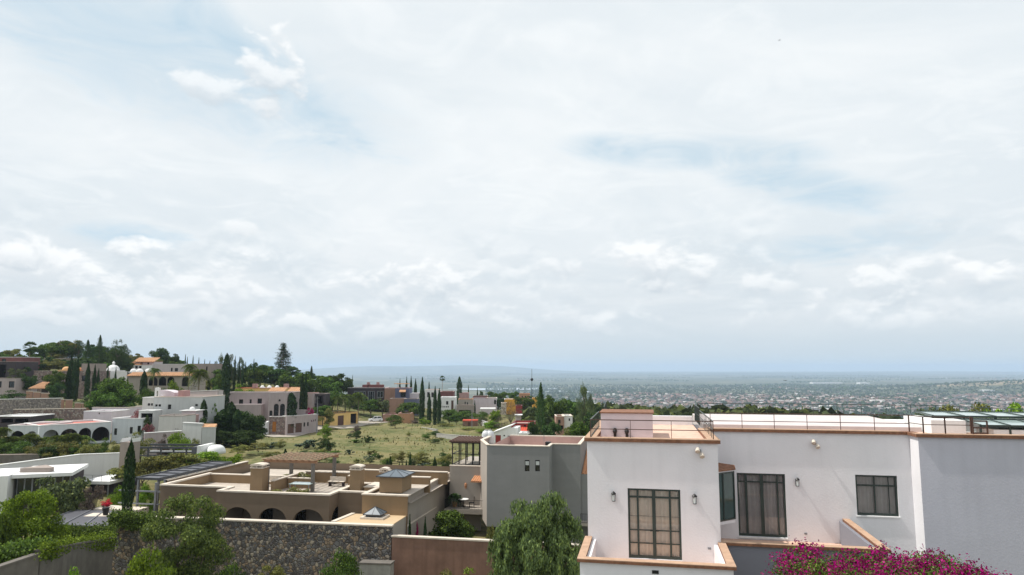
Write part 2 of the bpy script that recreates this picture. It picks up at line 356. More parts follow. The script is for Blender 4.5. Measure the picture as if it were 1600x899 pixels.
M['wood'] = stucco('weathered_wood', (.30, .17, .10), var=.25, scale=4, stretch=(1, 8, 8))
M['door'] = stucco('brown_wood_door', (.12, .07, .055), var=.2, scale=3)
M['slat'] = stucco('sun_bleached_slats', (.42, .33, .24), var=.25, scale=4)
M['odoor'] = stucco('orange_wood_door', (.42, .17, .04), var=.2, scale=3)
M['steel'] = plain('dark_grey_steel', (.07, .075, .085), .45, .3)
M['steel2'] = plain('painted_grey_steel', (.22, .23, .25), .45, .3)
M['green'] = plain('dark_green_ironwork', (.035, .050, .044), .4, .2)
M['copper'] = plain('brown_iron_rail', (.10, .05, .035), .5, .4)
M['black'] = plain('black_iron', (.012, .012, .013), .45, .3)
M['pane'] = plain('dark_window_glass', (.012, .016, .02), .06, 0, .7)
M['gpane'] = plain('green_tinted_window_glass', (.02, .055, .05), .08, 0, .7)
M['glass'] = glassmat('clear_glass', .04, (.98, .99, .98))
M['frost'] = plain('frosted_glass', (.6, .63, .62), .3)
M['skyl'] = plain('skylight_glass', (.38, .47, .46), .12, 0, .8)
M['skylg'] = plain('smoked_skylight_glass', (.10, .125, .15), .3, 0, .6)
M['curtain'] = stucco('beige_curtain', (.90, .77, .66), var=.06, scale=2, bump=0)
M['curtain2'] = stucco('grey_curtain', (.52, .48, .47), var=.12, scale=2, bump=0)
M['stone'] = stonework('dark_fieldstone', [(.12,.11,.11),(.22,.18,.145),(.16,.155,.155),(.33,.25,.18),(.19,.18,.175),(.42,.36,.29),(.13,.12,.115),(.27,.255,.24)], 4.6, mortar=(.06, .056, .052))
M['stone2'] = stonework('pale_fieldstone', [(.24,.21,.205),(.32,.28,.26),(.19,.17,.17),(.38,.34,.31),(.26,.23,.23)], 3.4, mortar=(.16,.14,.13))
M['stone3'] = stonework('pink_fieldstone', [(.24,.165,.15),(.32,.25,.22),(.19,.145,.14),(.38,.33,.29),(.27,.20,.185)], 3.0, mortar=(.2,.17,.15))
M['carwhite'] = plain('white_car_paint', (.75, .76, .78), .25, 0, .6)
M['rubber'] = plain('tyre_rubber', (.02, .02, .02), .8)
M['chrome'] = plain('bright_metal', (.6, .6, .6), .25, 1)
M['bark'] = stucco('bark', (.13, .10, .075), var=.3, scale=6, stretch=(1, 1, .2))
M['palebark'] = stucco('pale_bark', (.26, .21, .16), var=.3, scale=6)
M['plastic'] = plain('grey_plastic_tank', (.55, .57, .58), .4)
M['panel'] = plain('dark_roof_panel', (.085, .085, .10), .5)
M['road'] = stucco('dusty_road', (.38, .34, .29), var=.2, scale=.8)
L = {}
L['green'] = leafmat('mid_green_leaves', (.070, .125, .026))
L['dark'] = leafmat('dark_green_leaves', (.044, .082, .027), .2)
L['olive'] = leafmat('olive_leaves', (.155, .165, .055), .2)
L['lime'] = leafmat('yellow_green_leaves', (.135, .225, .024), .35)
L['grey'] = leafmat('grey_green_leaves', (.095, .125, .060), .2)
L['cyp'] = leafmat('cypress_needles', (.026, .054, .020), .1, var=.6)
L['pine'] = leafmat('pine_needles', (.030, .050, .026), .1, var=.6)
L['blue'] = leafmat('blue_green_agave', (.085, .125, .10), .1)
L['dry'] = leafmat('dry_twigs', (.15, .125, .105), .1, hue=(1.1, 1, .9))
L['pepper'] = leafmat('pepper_tree_leaves', (.115, .165, .065), .3)
L['vine'] = leafmat('vine_leaves', (.075, .125, .022), .25)
L['magenta'] = leafmat('magenta_bracts', (.36, .006, .115), .38, hue=(1.2, 1, 1.5))
L['palm'] = leafmat('palm_leaves', (.11, .155, .045), .2)
L['yflower'] = leafmat('yellow_flowers', (.6, .48, .02), .3)
L['pinkf'] = leafmat('pink_flowers', (.45, .03, .10), .35)
L['straw'] = leafmat('straw_grass', (.145, .135, .06), .25, var=.5)
L['scrub'] = leafmat('slope_scrub', (.062, .080, .032), .15)
L['mauvef'] = leafmat('faded_bougainvillea', (.20, .075, .10), .25)
M['roofw'] = stucco('dusty_roof_paving', (.44, .385, .33), var=.2, scale=1.5, bump=.1)
M['roofp'] = stucco('pinkish_white_roof_coating', (.56, .50, .49), var=.15, scale=.8, bump=.05)
M['paving'] = stucco('added_grey_paving', (.16, .145, .13), var=.25, scale=.5)
L['airy'] = leafmat('light_airy_leaves', (.13, .20, .060), .4)
# ---------------------------------------------------------------- terrain
CP = [(-60,0,-13),(0,0,-14.5),(60,0,-14),(0,-60,-14.5),(150,0,-22),(-200,0,-11),(0,30,-14.2),(20,40,-14.4),(45,40,-14.6),(-40,30,-14.2),
      (0,45,-14.0),(-10,70,-14.6),(10,75,-15.5),(-30,62,-14.4),(-50,90,-14.2),(60,90,-20),(120,120,-30),(200,60,-30),(-12,46,-16.6),(-22,48,-16.8),(-32,50,-16.5),(-12,38,-16.2),(-25,38,-16),(-8,47,-15.8),(2,47,-14.6),(-40,44,-15)]

for px, py, Y in [(560,722,100),(650,702,125),(500,688,160),(560,672,195),(600,660,216),(700,680,172),(700,748,85),(630,742,90),(720,715,112),(430,700,130),(400,730,95),
                  (690,665,225),(780,662,240),(850,690,160),(100,694,106),(170,702,104),(-40,700,110),(280,702,112),(50,658,134),(-60,650,140),(60,626,160),(-40,628,160),(150,650,130),(250,622,182),(100,576,235),
                  (200,580,245),(300,586,250),(400,592,255),(450,602,240),(350,655,172),(440,687,172),(440,662,190),(540,632,260),(600,645,250),(650,646,262),(720,650,262),(800,648,300),
                  (900,665,250),(930,700,150),(0,590,200),(-80,600,200),(-100,560,260),(330,620,190),(480,640,220),(0,760,75),(250,740,80)]:
    p = P(px, py, Y); CP.append((p.x, p.y, p.z))
CPa = np.array(CP, float)
def near_h(x, y):
    x = np.asarray(x, float); y = np.asarray(y, float)
    d2 = (x[..., None] - CPa[:, 0]) ** 2 + (y[..., None] - CPa[:, 1]) ** 2
    w = 1.0 / (d2 + 60.0) ** 1.6
    return (w * CPa[:, 2]).sum(-1) / w.sum(-1)
def sst(x, a, b): t = np.clip((x - a) / (b - a), 0, 1); return t * t * (3 - 2 * t)
def hills(x, y):
    h = np.zeros_like(x)
    for px, Y, wx, wy, hh in [(640, 16500, 2400, 1500, 130), (770, 17500, 1600, 1500, 130), (540, 17000, 1500, 1200, 70), (1100, 18000, 6000, 1500, 25), (1480, 17000, 3000, 1500, 35), (860, 12500, 2500, 900, 30), (1250, 14000, 2500, 800, 30),
                              (1585, 3750, 560, 420, 38), (1700, 3300, 500, 500, 40), (1480, 4200, 500, 300, 16), (1300, 2700, 500, 300, 8)]:
        c = (px - CX) / FPX * Y
        h += hh * np.exp(-((x - c) / wx) ** 2 - ((y - Y) / wy) ** 2)
    return h
def ground_h(x, y):
    x = np.asarray(x, float); y = np.asarray(y, float)
    n = near_h(x, y)
    edge = 330 - 120 * sst(x, -20, 160)                     # the ridge ends sooner on the right
    t = sst(np.hypot(x, y), edge, edge + 1150) ** .8
    n = n - 34 * sst(np.hypot(x, y), edge - 20, edge + 160)
    far = -130 + hills(x, y) + 2.5 * np.sin(x / 310) * np.cos(y / 270)
    return n * (1 - t) + far * t
def gz(x, y): return float(ground_h(np.array([x]), np.array([y]))[0])
def axis(lim_lo, lim_hi, step, dense_lo, dense_hi, grow):
    a = list(np.arange(dense_lo, dense_hi + step, step)); s = step; 
    while a[-1] < lim_hi: s *= grow; a.append(a[-1] + s)
    s = step; b = []
    x = dense_lo
    while x > lim_lo: s *= grow; x -= s; b.append(x)
    return np.array(b[::-1] + a)
gx = axis(-24000, 24000, 3.2, -190, 120, 1.055); gy = axis(-300, 24000, 3.2, -10, 300, 1.045)
GX, GY = np.meshgrid(gx, gy); GZ = np.empty_like(GX)
for i in range(GX.shape[0]): GZ[i] = ground_h(GX[i], GY[i])
nx, ny = len(gx), len(gy)
me = bpy.data.meshes.new('ground')
vv = np.stack([GX.ravel(), GY.ravel(), GZ.ravel()], 1)
ii = (np.arange(ny - 1)[:, None] * nx + np.arange(nx - 1)[None]).ravel()
ff = np.stack([ii, ii + 1, ii + nx + 1, ii + nx], 1)
def np_mesh(me, v, f):
    me.vertices.add(len(v)); me.vertices.foreach_set('co', np.asarray(v, np.float32).ravel())
    k = f.shape[1]; me.loops.add(f.size); me.loops.foreach_set('vertex_index', f.astype(np.int32).ravel())
    me.polygons.add(len(f)); me.polygons.foreach_set('loop_start', (np.arange(len(f)) * k).astype(np.int32))
    me.update(calc_edges=True); return me
np_mesh(me, vv, ff); me.polygons.foreach_set('use_smooth', np.ones(len(ff), bool))
# ground material: dry grass near, patchwork of fields far out
gm, nt, gb = mat_new('grass_and_fields')
def gn(t, **k):
    n = nt.nodes.new(t)
    for a, b in k.items(): setattr(n, a, b)
    return n
geo = gn('ShaderNodeNewGeometry')
def gnoise(sc, det=6, stretch=None):
    v = geo.outputs['Position']
    if stretch: mp = gn('ShaderNodeMapping'); mp.inputs['Scale'].default_value = stretch; nt.links.new(v, mp.inputs[0]); v = mp.outputs[0]
    n = gn('ShaderNodeTexNoise'); n.inputs['Scale'].default_value = sc; n.inputs['Detail'].default_value = det; n.inputs['Roughness'].default_value = .65; nt.links.new(v, n.inputs['Vector']); return n.outputs[0]
def gramp(src, pts):
    r = gn('ShaderNodeValToRGB'); e = r.color_ramp.elements; e[0].position, c = pts[0]; e[0].color = (*c, 1); e[1].position, c = pts[-1]; e[1].color = (*c, 1)
    for p, c in pts[1:-1]: x = e.new(p); x.color = (*c, 1)
    nt.links.new(src, r.inputs[0]); return r.outputs[0]
def gmix(f, a, b):
    n = gn('ShaderNodeMix', data_type='RGBA')
    for i, s in ((0, f), (6, a), (7, b)): nt.links.new(s, n.inputs[i])
    return n.outputs[2]
grass = gramp(gnoise(.075, 10), [(.36, (.048, .070, .020)), (.49, (.10, .115, .042)), (.58, (.21, .175, .085)), (.72, (.12, .125, .048))])
fine = gramp(gnoise(1.1, 8), [(.3, (.065, .085, .028)), (.5, (.145, .14, .06)), (.62, (.26, .215, .11)), (.75, (.17, .16, .075))])
nearc = gmix(gramp(gnoise(.22, 7), [(.38, (.08,)*3), (.6, (.8,)*3)]), grass, fine)
# distant plain: fields drawn out by the low angle
vor = gn('ShaderNodeTexVoronoi'); mp = gn('ShaderNodeMapping'); mp.inputs['Scale'].default_value = (1, .7, 0); nt.links.new(geo.outputs['Position'], mp.inputs[0]); nt.links.new(mp.outputs[0], vor.inputs['Vector']); vor.inputs['Scale'].default_value = 1 / 420
sc_ = gn('ShaderNodeSeparateColor'); nt.links.new(vor.outputs['Color'], sc_.inputs[0])
fields = gramp(sc_.outputs[0], [(0, (.040, .055, .035)), (.35, (.085, .10, .055)), (.6, (.20, .19, .13)), (.8, (.05, .065, .04)), (1, (.13, .13, .09))])
scrub = gramp(gnoise(.02, 8), [(.38, (.028, .042, .02)), (.5, (.06, .075, .035)), (.62, (.15, .14, .085))])
farc = gmix(gramp(gnoise(1 / 900, 6), [(.42, (.1,)*3), (.58, (.8,)*3)]), scrub, fields)
sp = gn('ShaderNodeSeparateXYZ'); nt.links.new(geo.outputs['Position'], sp.inputs[0])
mr = gn('ShaderNodeMapRange'); mr.inputs[1].default_value = 260; mr.inputs[2].default_value = 420; nt.links.new(sp.outputs[1], mr.inputs[0])
cc_ = gmix(mr.outputs[0], nearc, farc)
# the dry brown hill on the right of the plain
hx, hy = (1585 - CX) / FPX * 3750, 3750
vm = gn('ShaderNodeVectorMath', operation='DISTANCE'); mp = gn('ShaderNodeMapping'); mp.inputs['Scale'].default_value = (1, 1.3, 0); nt.links.new(geo.outputs['Position'], mp.inputs[0]); nt.links.new(mp.outputs[0], vm.inputs[0]); vm.inputs[1].default_value = (hx, hy * 1.3, 0)
mr2 = gn('ShaderNodeMapRange'); mr2.inputs[1].default_value = 520; mr2.inputs[2].default_value = 380; nt.links.new(vm.outputs['Value'], mr2.inputs[0])
dry = gramp(gnoise(.006, 8), [(.35, (.16, .14, .09)), (.6, (.33, .26, .17))])
cc_ = gmix(mr2.outputs[0], cc_, dry)
nt.links.new(cc_, gb.inputs['Base Color']); gb.inputs['Roughness'].default_value = .95; gb.inputs['Specular IOR Level'].default_value = .1
bp = gn('ShaderNodeBump'); bp.inputs['Strength'].default_value = .7; bp.inputs['Distance'].default_value = .25; nt.links.new(gnoise(1.6, 7), bp.inputs['Height']); nt.links.new(bp.outputs[0], gb.inputs['Normal'])
go = link_mesh('ground', me, gm); tag(go, 'dry grassy slope falling away to a wide plain of fields', 'ground', kind='structure')
# lake on the plain
lm = plain('lake_water', (.60, .64, .66), .10, 0, .9)
def lake(pxs, y0s, y1s, z=-128.2):
    top, bot = [], []
    for px, a, b in zip(pxs, y0s, y1s):
        d = ray(px, a); p = d * (z / d.z); top.append((p.x, p.y, z)); d = ray(px, b); p = d * (z / d.z); bot.append((p.x, p.y, z))
    mb = MB(); n = len(pxs); mb.add(bot + top, [(i, i + 1, n + i + 1, n + i) for i in range(n - 1)]); o = mb.build('water', lm); o['kind'] = 'structure'; tag(o, 'pale strip of lake water out on the plain', 'lake'); return o
lake([700, 745, 780, 830, 872], [607.6, 607.0, 606.8, 606.2, 607.0], [608, 609.5, 610.0, 609.0, 607.6], z=-127)
lake([845, 870, 905, 930], [611.3, 610.8, 611.0, 612.2], [612, 612.9, 613, 612.6], z=-127)
# air between here and the horizon
hb = MB(); hb.box(-23500, 23500, -250, 23500, -172, 90)
hz = bpy.data.materials.new('haze'); hz.use_nodes = True; hn = hz.node_tree; hn.nodes.clear()
pv = hn.nodes.new('ShaderNodeVolumePrincipled'); pv.inputs['Color'].default_value = (.61, .77, 1.0, 1); pv.inputs['Density'].default_value = HAZE; pv.inputs['Anisotropy'].default_value = 0.1
ho = hn.nodes.new('ShaderNodeOutputMaterial'); hn.links.new(pv.outputs[0], ho.inputs['Volume'])
tag(hb.build('haze', hz), 'pale blue haze over the plain', 'haze', kind='stuff')

# unseen paving added round the camera to grey the window reflections
b_ = MB(); b_.box(-70, 70, -110, 12, -14.9, -12.35); o_ = b_.build('added_paving', M['paving']); o_['kind'] = 'structure'
# ---------------------------------------------------------------- parts shared by the buildings
def pf(y=0.0): return lambda u, z, d: (u, y + d, z)          # facade facing the viewer
def pl(x=0.0): return lambda u, z, d: (x + d, u, z)          # wall facing left
def pr(x=0.0): return lambda u, z, d: (x - d, u, z)          # wall facing right
def window(parent, place, h, mats=('black', 'pane'), nv=1, nh=0, fr=.06, depth=.16, name='window', arch=False, pane='pane'):
    """frame (with glazing bars) standing in the opening, its pane a sub-part"""
    ua, ub, za, zb = h[:4]; w = ub - ua; f = MB()
    def bx(a, b, c, d, d0=depth - .05, d1=depth + .03):
        p = [place(u, z, k) for u in (a, b) for z in (c, d) for k in (d0, d1)]
        f.box(min(q[0] for q in p), max(q[0] for q in p), min(q[1] for q in p), max(q[1] for q in p), min(q[2] for q in p), max(q[2] for q in p))
    e = .004
    if arch:
        cx = (ua + ub) / 2; rr = w / 2; zc = zb - rr
        bx(ua + e, ua + fr, za + e, zc); bx(ub - fr, ub - e, za + e, zc); bx(ua + fr, ub - fr, za + e, za + fr)
        N_ = 10
        for i in range(N_):
            t0, t1 = math.pi * i / N_, math.pi * (i + 1) / N_
            f.bar(place(cx - (rr - fr / 2) * math.cos(t0), zc + (rr - fr / 2) * math.sin(t0), depth), place(cx - (rr - fr / 2) * math.cos(t1), zc + (rr - fr / 2) * math.sin(t1), depth), fr * .9)
    else:
        bx(ua + e, ua + fr, za + e, zb - e); bx(ub - fr, ub - e, za + e, zb - e); bx(ua + fr, ub - fr, za + e, za + fr); bx(ua + fr, ub - fr, zb - fr, zb - e)
    for i in range(1, nv + 1):
        u = ua + w * i / (nv + 1); bx(u - fr * .35, u + fr * .35, za + fr, (zb - fr) if not arch else zb - fr, depth - .035, depth + .02)
    for i in range(1, nh + 1):
        z = za + (zb - za) * i / (nh + 1); bx(ua + fr, ub - fr, z - fr * .3, z + fr * .3, depth - .03, depth + .015)
    fo = f.build(name, M[mats[0]], parent)
    g = MB(); a, b = ua + .01, ub - .01
    if arch:
        cx = (ua + ub) / 2; rr = w / 2 - .01; zc = zb - w / 2
        pts = [place(a, za + .01, depth), place(b, za + .01, depth)] + [place(cx + rr * math.cos(math.pi * i / 12), zc + rr * math.sin(math.pi * i / 12), depth) for i in range(13)]
        g.add(pts, [tuple(range(len(pts)))])
    else: g.quad(place(a, za + .01, depth), place(b, za + .01, depth), place(b, zb - .01, depth), place(a, zb - .01, depth))
    g.build(pane, M[mats[1]], fo)
    return fo
def doorpart(parent, place, h, mat='door', name='door', depth=.14, slats=4):
    ua, ub, za, zb = h[:4]; f = MB()
    f.quad(place(ua + .005, za, depth), place(ub - .005, za, depth), place(ub - .005, zb - .005, depth), place(ua + .005, zb - .005, depth))
    for i in range(slats):
        u0 = ua + (ub - ua) * (i + .08) / slats; u1 = ua + (ub - ua) * (i + .92) / slats
        p = [place(u, z, k) for u in (u0, u1) for z in (za + .02, zb - .05) for k in (depth - .03, depth + .01)]
        f.box(min(q[0] for q in p), max(q[0] for q in p), min(q[1] for q in p), max(q[1] for q in p), min(q[2] for q in p), max(q[2] for q in p))
    return f.build(name, M[mat], parent)
def railing(parent, pts, h, mat, spacing=.12, mids=(.0,), r=.02, post=.05, bal=True, name='railing', postgap=None):
    mb = MB()
    for a, b in zip(pts, pts[1:]):
        a, b = Vector(a), Vector(b); up = Vector((0, 0, h)); ln = (b - a).length
        mb.bar(a + up, b + up, .036, .03)
        for m_ in mids: mb.bar(a + Vector((0, 0, h * m_ + .03)), b + Vector((0, 0, h * m_ + .03)), .03, .025)
        n = max(1, round(ln / spacing)) if bal else 0
        for i in range(1, n): p = a.lerp(b, i / n); mb.bar(p, p + up, r)
        k = max(1, round(ln / (postgap or 99)))
        for i in range(k + 1): p = a.lerp(b, i / k); mb.bar(p, p + up * 1.01, post)
    return mb.build(name, M[mat], parent)
def box_house(F, w, d, h, mats, holes_f=(), holes_l=(), holes_r=(), par=.45, name='house', label='', cat='house', group=None, cope=.10, over=.05, root=None, dx=0, dy=0, dz=0, thick=.25, reveal=.22):
    """flat-roofed block: walls with real openings, roof slab, coping. F.o is its top front left corner; h is height"""
    wallm, copem, roofm = mats
    t = root or femp(name, F, label, cat, group)
    z1 = dz - cope; z0 = dz - h
    mb = MB()
    mb.skin(dx, dx + w, z0, z1, pf(dy), holes_f, reveal); mb.skin(dy, dy + d, z0, z1, pl(dx), holes_l, reveal); mb.skin(dy, dy + d, z0, z1, pr(dx + w), holes_r, reveal)
    mb.skin(dx, dx + w, z0, z1, lambda u, z, k: (u, dy + d - k, z))
    i0, i1, j0, j1 = dx + thick, dx + w - thick, dy + thick, dy + d - thick; zr = dz - par
    for p in ((pf(j0), i0, i1), (lambda u, z, k: (u, j1, z), i0, i1)): mb.skin(p[1], p[2], zr, z1, p[0])
    for p in ((pl(i0), j0, j1), (pr(i1), j0, j1)): mb.skin(p[1], p[2], zr, z1, p[0])
    mb.build('wall', M[wallm], t)
    r = MB(); r.quad((i0, j0, zr), (i1, j0, zr), (i1, j1, zr), (i0, j1, zr)); r.build('roof', M[roofm], t)
    c = MB(); ring(c, (dx - over, dx + w + over, dy - over, dy + d + over), (i0, i1, j0, j1), z1, dz); c.build('coping', M[copem], t)
    return t
def wall_lamp(parent, x, y, z, lit=False):
    b = MB(); b.box(x - .05, x + .05, y - .03, y, z - .14, z + .12); b.bar((x, y - .03, z + .12), (x, y - .14, z + .16), .03); b.lathe(x, y - .14, [(.02, z + .20), (.09, z + .12), (.085, z + .10), (.06, z + .10)][::-1], 10)
    for s in (-1, 1): b.bar((x + s * .055, y - .14, z + .10), (x + s * .05, y - .14, z - .14), .014)
    b.lathe(x, y - .14, [(.06, z - .14), (.065, z - .12)], 10)
    o = b.build('wall_lamp', M['black'], parent)
    g = MB(); g.lathe(x, y - .14, [(.045, z - .12), (.05, z + .09)], 10); g.build('lamp_glass', M['frost'], o)
def floodlight(parent, x, y, z):
    b = MB(); b.box(x - .07, x + .07, y - .05, y - .002, z - .06, z + .06); b.bar((x - .02, y - .05, z), (x - .05, y - .16, z + .05), .03); b.bar((x + .03, y - .05, z - .02), (x + .07, y - .16, z - .10), .03)
    o = b.build('floodlight', M['steel2'], parent)
    for dx, dz in ((-.05, .05), (.08, -.12)):
        h = MB(); c = Vector((x + dx, y - .17, z + dz)); dr = Vector((dx, -.5, -.45)).normalized()
        h.tube([c - dr * .09, c - dr * .02, c + dr * .08], [.045, .075, .085], 12); h.build('lamp_head', M['cope'], o)
def curtain(parent, x0, x1, y, z0, z1, mat):
    mb = MB(); n = int((x1 - x0) / .035); r_ = random.Random(int(x0 * 77)); ph = 0; pts = []
    for i in range(n + 1):
        ph += r_.uniform(.5, 1.1); pts.append((x0 + (x1 - x0) * i / n, y + .045 * math.sin(ph)))
    mb.add([(a, b, z0) for a, b in pts] + [(a, b, z1) for a, b in pts], [(i, i + 1, n + 2 + i, n + 1 + i) for i in range(n)])
    return mb.build('curtain', M[mat], parent, True)

# ================================================================ the white house on the right
N = Frame(917, 684.5, 25.0, 11.0)
W = femp('white_house', N, 'big white house on the right with roof terraces and brick capped balconies', 'house')
w1 = N.front(1121, 688)[0]
y2 = N.flat(1200, 671.5)[1]; xs3, ys3 = N.flat(1434, 678.5); x3 = xs3
ZB = -11.6                                # down to the ground
D1, D2 = 8.2, 8.6                         # roof depths
def nf(a, b, c, d, yl=0.0):
    x0, z1 = N.front(a, b, yl); x1, z0 = N.front(c, d, yl); return (x0, x1, z0, z1)
hd = nf(980.5, 763, 1066, 876.5)
mb = MB()
mb.skin(0, w1, ZB, -.11, pf(0), [hd], .16)
mb.skin(0, D1, ZB, -.11, pl(0)); mb.skin(0, y2, ZB, -.11, pr(w1))
mb.skin(0, w1, ZB, -.11, lambda u, z, d: (u, D1, z))
h2 = nf(1151, 739, 1231, 841, y2); h3 = nf(1336, 742, 1405.5, 808, y2)
mb.skin(w1, x3, ZB, -.11, pf(y2), [h2, h3], .16)
mb.skin(y2 - (y2 - ys3), y2, ZB, -.11, pl(x3))
mb.skin(ys3, y2 + D2, ZB, -.11, pr(x3 + 9)); mb.skin(w1, x3 + 9, ZB, -.11, lambda u, z, d: (u, y2 + D2, z))
mb.build('wall', M['white'], W)
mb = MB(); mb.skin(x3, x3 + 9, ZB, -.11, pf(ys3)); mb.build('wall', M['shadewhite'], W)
r = MB(); r.quad((.3, .3, -.12), (w1 - .3, .3, -.12), (w1 - .3, D1, -.12), (.3, D1, -.12)); r.build('roof_terrace', M['floor'], W)
r = MB(); r.quad((w1, y2 + .3, -.12), (x3, y2 + .3, -.12), (x3, y2 + 1.5, -.12), (w1, y2 + 1.5, -.12)); r.quad((x3, ys3 + .3, -.121), (x3 + 8.7, ys3 + .3, -.121), (x3 + 8.7, y2 + 1.5, -.121), (x3, y2 + 1.5, -.121)); r.build('roof_terrace', M['floor'], W)
r = MB(); r.box(w1 + .02, x3 + 1.0, y2 + 1.5, y2 + D2 - .02, -.6, .06); r.build('raised_roof', M['roofp'], W)
r = MB(); r.box(x3 + 1.0, x3 + 8.98, y2 + 1.5, y2 + D2 - .02, -.6, -.1); r.build('roof_slab', M['white2'], W)
# brick caps, sunlight put into the paler colour of their tops
c = MB(); ov = .09; ctop = MB()
def capL(mb, pts, wd, z0, z1):           # closed strip on a polyline, outer side first
    for (a, b, n) in pts:
        a, b, n = Vector((*a, 0)), Vector((*b, 0)), Vector((*n, 0)); o = n * -ov
        q = [a + o, b + o, b + n * wd, a + n * wd]; mb.prism([(p.x, p.y) for p in q], z0, z1)
        ctop.prism([(p.x, p.y) for p in q], z1 + .001, z1 + .022)
capL(c, [((-ov, 0), (w1 + ov, 0), (0, 1)), ((0, .33), (0, D1), (1, 0)), ((w1, .33), (w1, y2), (-1, 0)), ((w1 + .01, y2), (x3 - .3, y2), (0, 1))], .32, -.11, 0)
capL(c, [((x3 - ov, ys3), (x3 + 9, ys3), (0, 1))], .32, -.112, -.002)
c.prism([(x3 - ov, ys3 + .33), (x3 + .25, ys3 + .33), (x3 + .25, y2 + .32), (x3 - .29, y2 + .32), (x3 - .29, y2 - ov), (x3 - ov, y2 - ov)], -.11, 0.0)
c.build('brick_cap', M['cap'], W); ctop.build('sunlit_cap_tiles', M['captop'], W)
# white coping ledge behind the caps, rear parapets
c = MB(); c.box(w1 * .44, w1 - .34, D1 - .3, D1 + .0, -.12, .28); c.box(w1 + .34, x3 - .3, y2 + .34, y2 + .6, -.12, -.02); c.build('parapet', M['white'], W)
# stair head box on the left terrace
bx0 = N.front(938.5, 642, 1.7)[0]; bx1, bz1 = N.front(1019.5, 642.5, 1.7)
b = MB(); b.box(bx0, bx1, 1.7, 3.6, -.12, bz1 - .10); bo = b.build('stair_head', M['lilac'], W)
b = MB(); b.box(bx0 - .05, bx1 + .05, 1.65, 3.65, bz1 - .10, bz1 - .06); b.build('brick_cap', M['cap'], bo)
for px in (961, 979.5):
    x, z = N.front(px, 675, 1.7); b = MB(); b.box(x - .05, x + .05, 1.62, 1.70, -.10, .22); b.lathe(x, 1.6, [(.05, .20), (.09, .12), (.05, .0)][::-1], 8); b.build('terrace_lamp', M['black'], W)
# railings
zr = .64
railing(W, [(.12, .1, 0), (w1 - .12, .1, 0)], zr, 'copper', mids=(.45,), bal=False, postgap=1.65, post=.018)
railing(W, [(.12, .16, 0), (.12, 4.8, 0)], zr, 'green', spacing=.55, mids=(.02,), r=.022, post=.03)
railing(W, [(w1 - .12, .16, 0), (w1 - .12, 6.3, 0)], zr, 'green', spacing=.6, mids=(.5,), r=.022, post=.03)
railing(W, [(w1 - .12, 6.4, 0), (w1 - .12, 9.2, 0)], zr + .1, 'green', spacing=.42, mids=(.5,), r=.035, post=.04)
railing(W, [(bx0 - .2, 7.2, .0), (bx0 - .2, 8.9, .2)], .7, 'green', spacing=.4, mids=(.4,), r=.03, post=.04)
xr1 = N.front(1420, 660, y2 + .1)[0]
railing(W, [(w1 + .2, y2 + .1, 0), (xr1, y2 + .1, 0)], zr, 'copper', mids=(.45,), bal=False, postgap=1.18, post=.022)
xq = N.front(1500, 660, ys3 + .1)[0]
railing(W, [(xr1, y2 + .1, 0), (x3 + .25, ys3 + .12, 0), (x3 + 1.0, ys3 + .1, 0), (x3 + 1.95, ys3 + .1, 0)], zr, 'copper', mids=(.5,), bal=False, postgap=2.2, post=.04)
railing(W, [(w1 + .3, y2 + D2 - .1, 0), (x3 + 4.2, y2 + D2 - .1, 0), (x3 + 7.2, y2 + 5.2, 0)], .62, 'green', mids=(.05,), bal=False, postgap=1.15, post=.022)
# skylights over the right wing
sx0 = N.front(1497, 660, ys3 + 1.4)[0]
sk = MB(); y0_, y1_ = ys3 + 1.0, ys3 + 4.6; xE = x3 + 8.6
sk.box(sx0 - .9, sx0 + .35, y0_ + .6, y1_, -.12, .42)
sk.box(sx0 + 1.0, xE, y0_ - .15, y0_ + 1.3, -.12, .14); sk.box(sx0 + .36, xE, y0_ + 1.75, y1_, -.12, .34)
so = sk.build('skylight_curb', M['white2'], W)
for (ya, yb, za, zb, xa) in ((y0_ - .2, y0_ + 1.5, .30, .40, sx0 + .55), (y0_ + 1.7, y1_ + .1, .52, .58, sx0 - .4)):
    n = 6; g = MB(); g.add([(xa, ya, za), (xE, ya, za), (xE, yb, zb), (xa, yb, zb), (xa, ya, za - .03), (xE, ya, za - .03), (xE, yb, zb - .03), (xa, yb, zb - .03)], [(0,1,2,3),(7,6,5,4),(0,4,5,1),(1,5,6,2),(2,6,7,3),(3,7,4,0)])
    g.build('skylight', M['skyl'], W)
    fm = MB()
    for i in range(n + 1):
        x = xa + (xE - xa) * i / n; fm.bar((x, ya, za + .02), (x, yb, zb + .02), .05, .035)
        fm.bar((x, ya + .06, za), (x, ya + .06, -.1), .07)
    fm.bar((xa, ya, za - .01), (xE, ya, za - .01), .06, .07); fm.bar((xa, yb, zb + .01), (xE, yb, zb + .01), .05)
    fm.build('skylight_frame', M['green'], W)
fr = MB(); x0_ = x3 + 1.95
for (a, b) in (((x0_, -.0), (x0_, .66)), ((x0_ + .55, 0), (x0_ + .55, .5)), ((x0_, .5), (x0_ + .55, .5)), ((x0_, .05), (x0_ + .55, .05)), ((x0_ + .55, .25), (x0_, .25))):
    fr.bar((a[0], ys3 + .25, a[1]), (b[0], ys3 + .25, b[1]), .05)
fr.build('roof_gate', M['copper'], W)
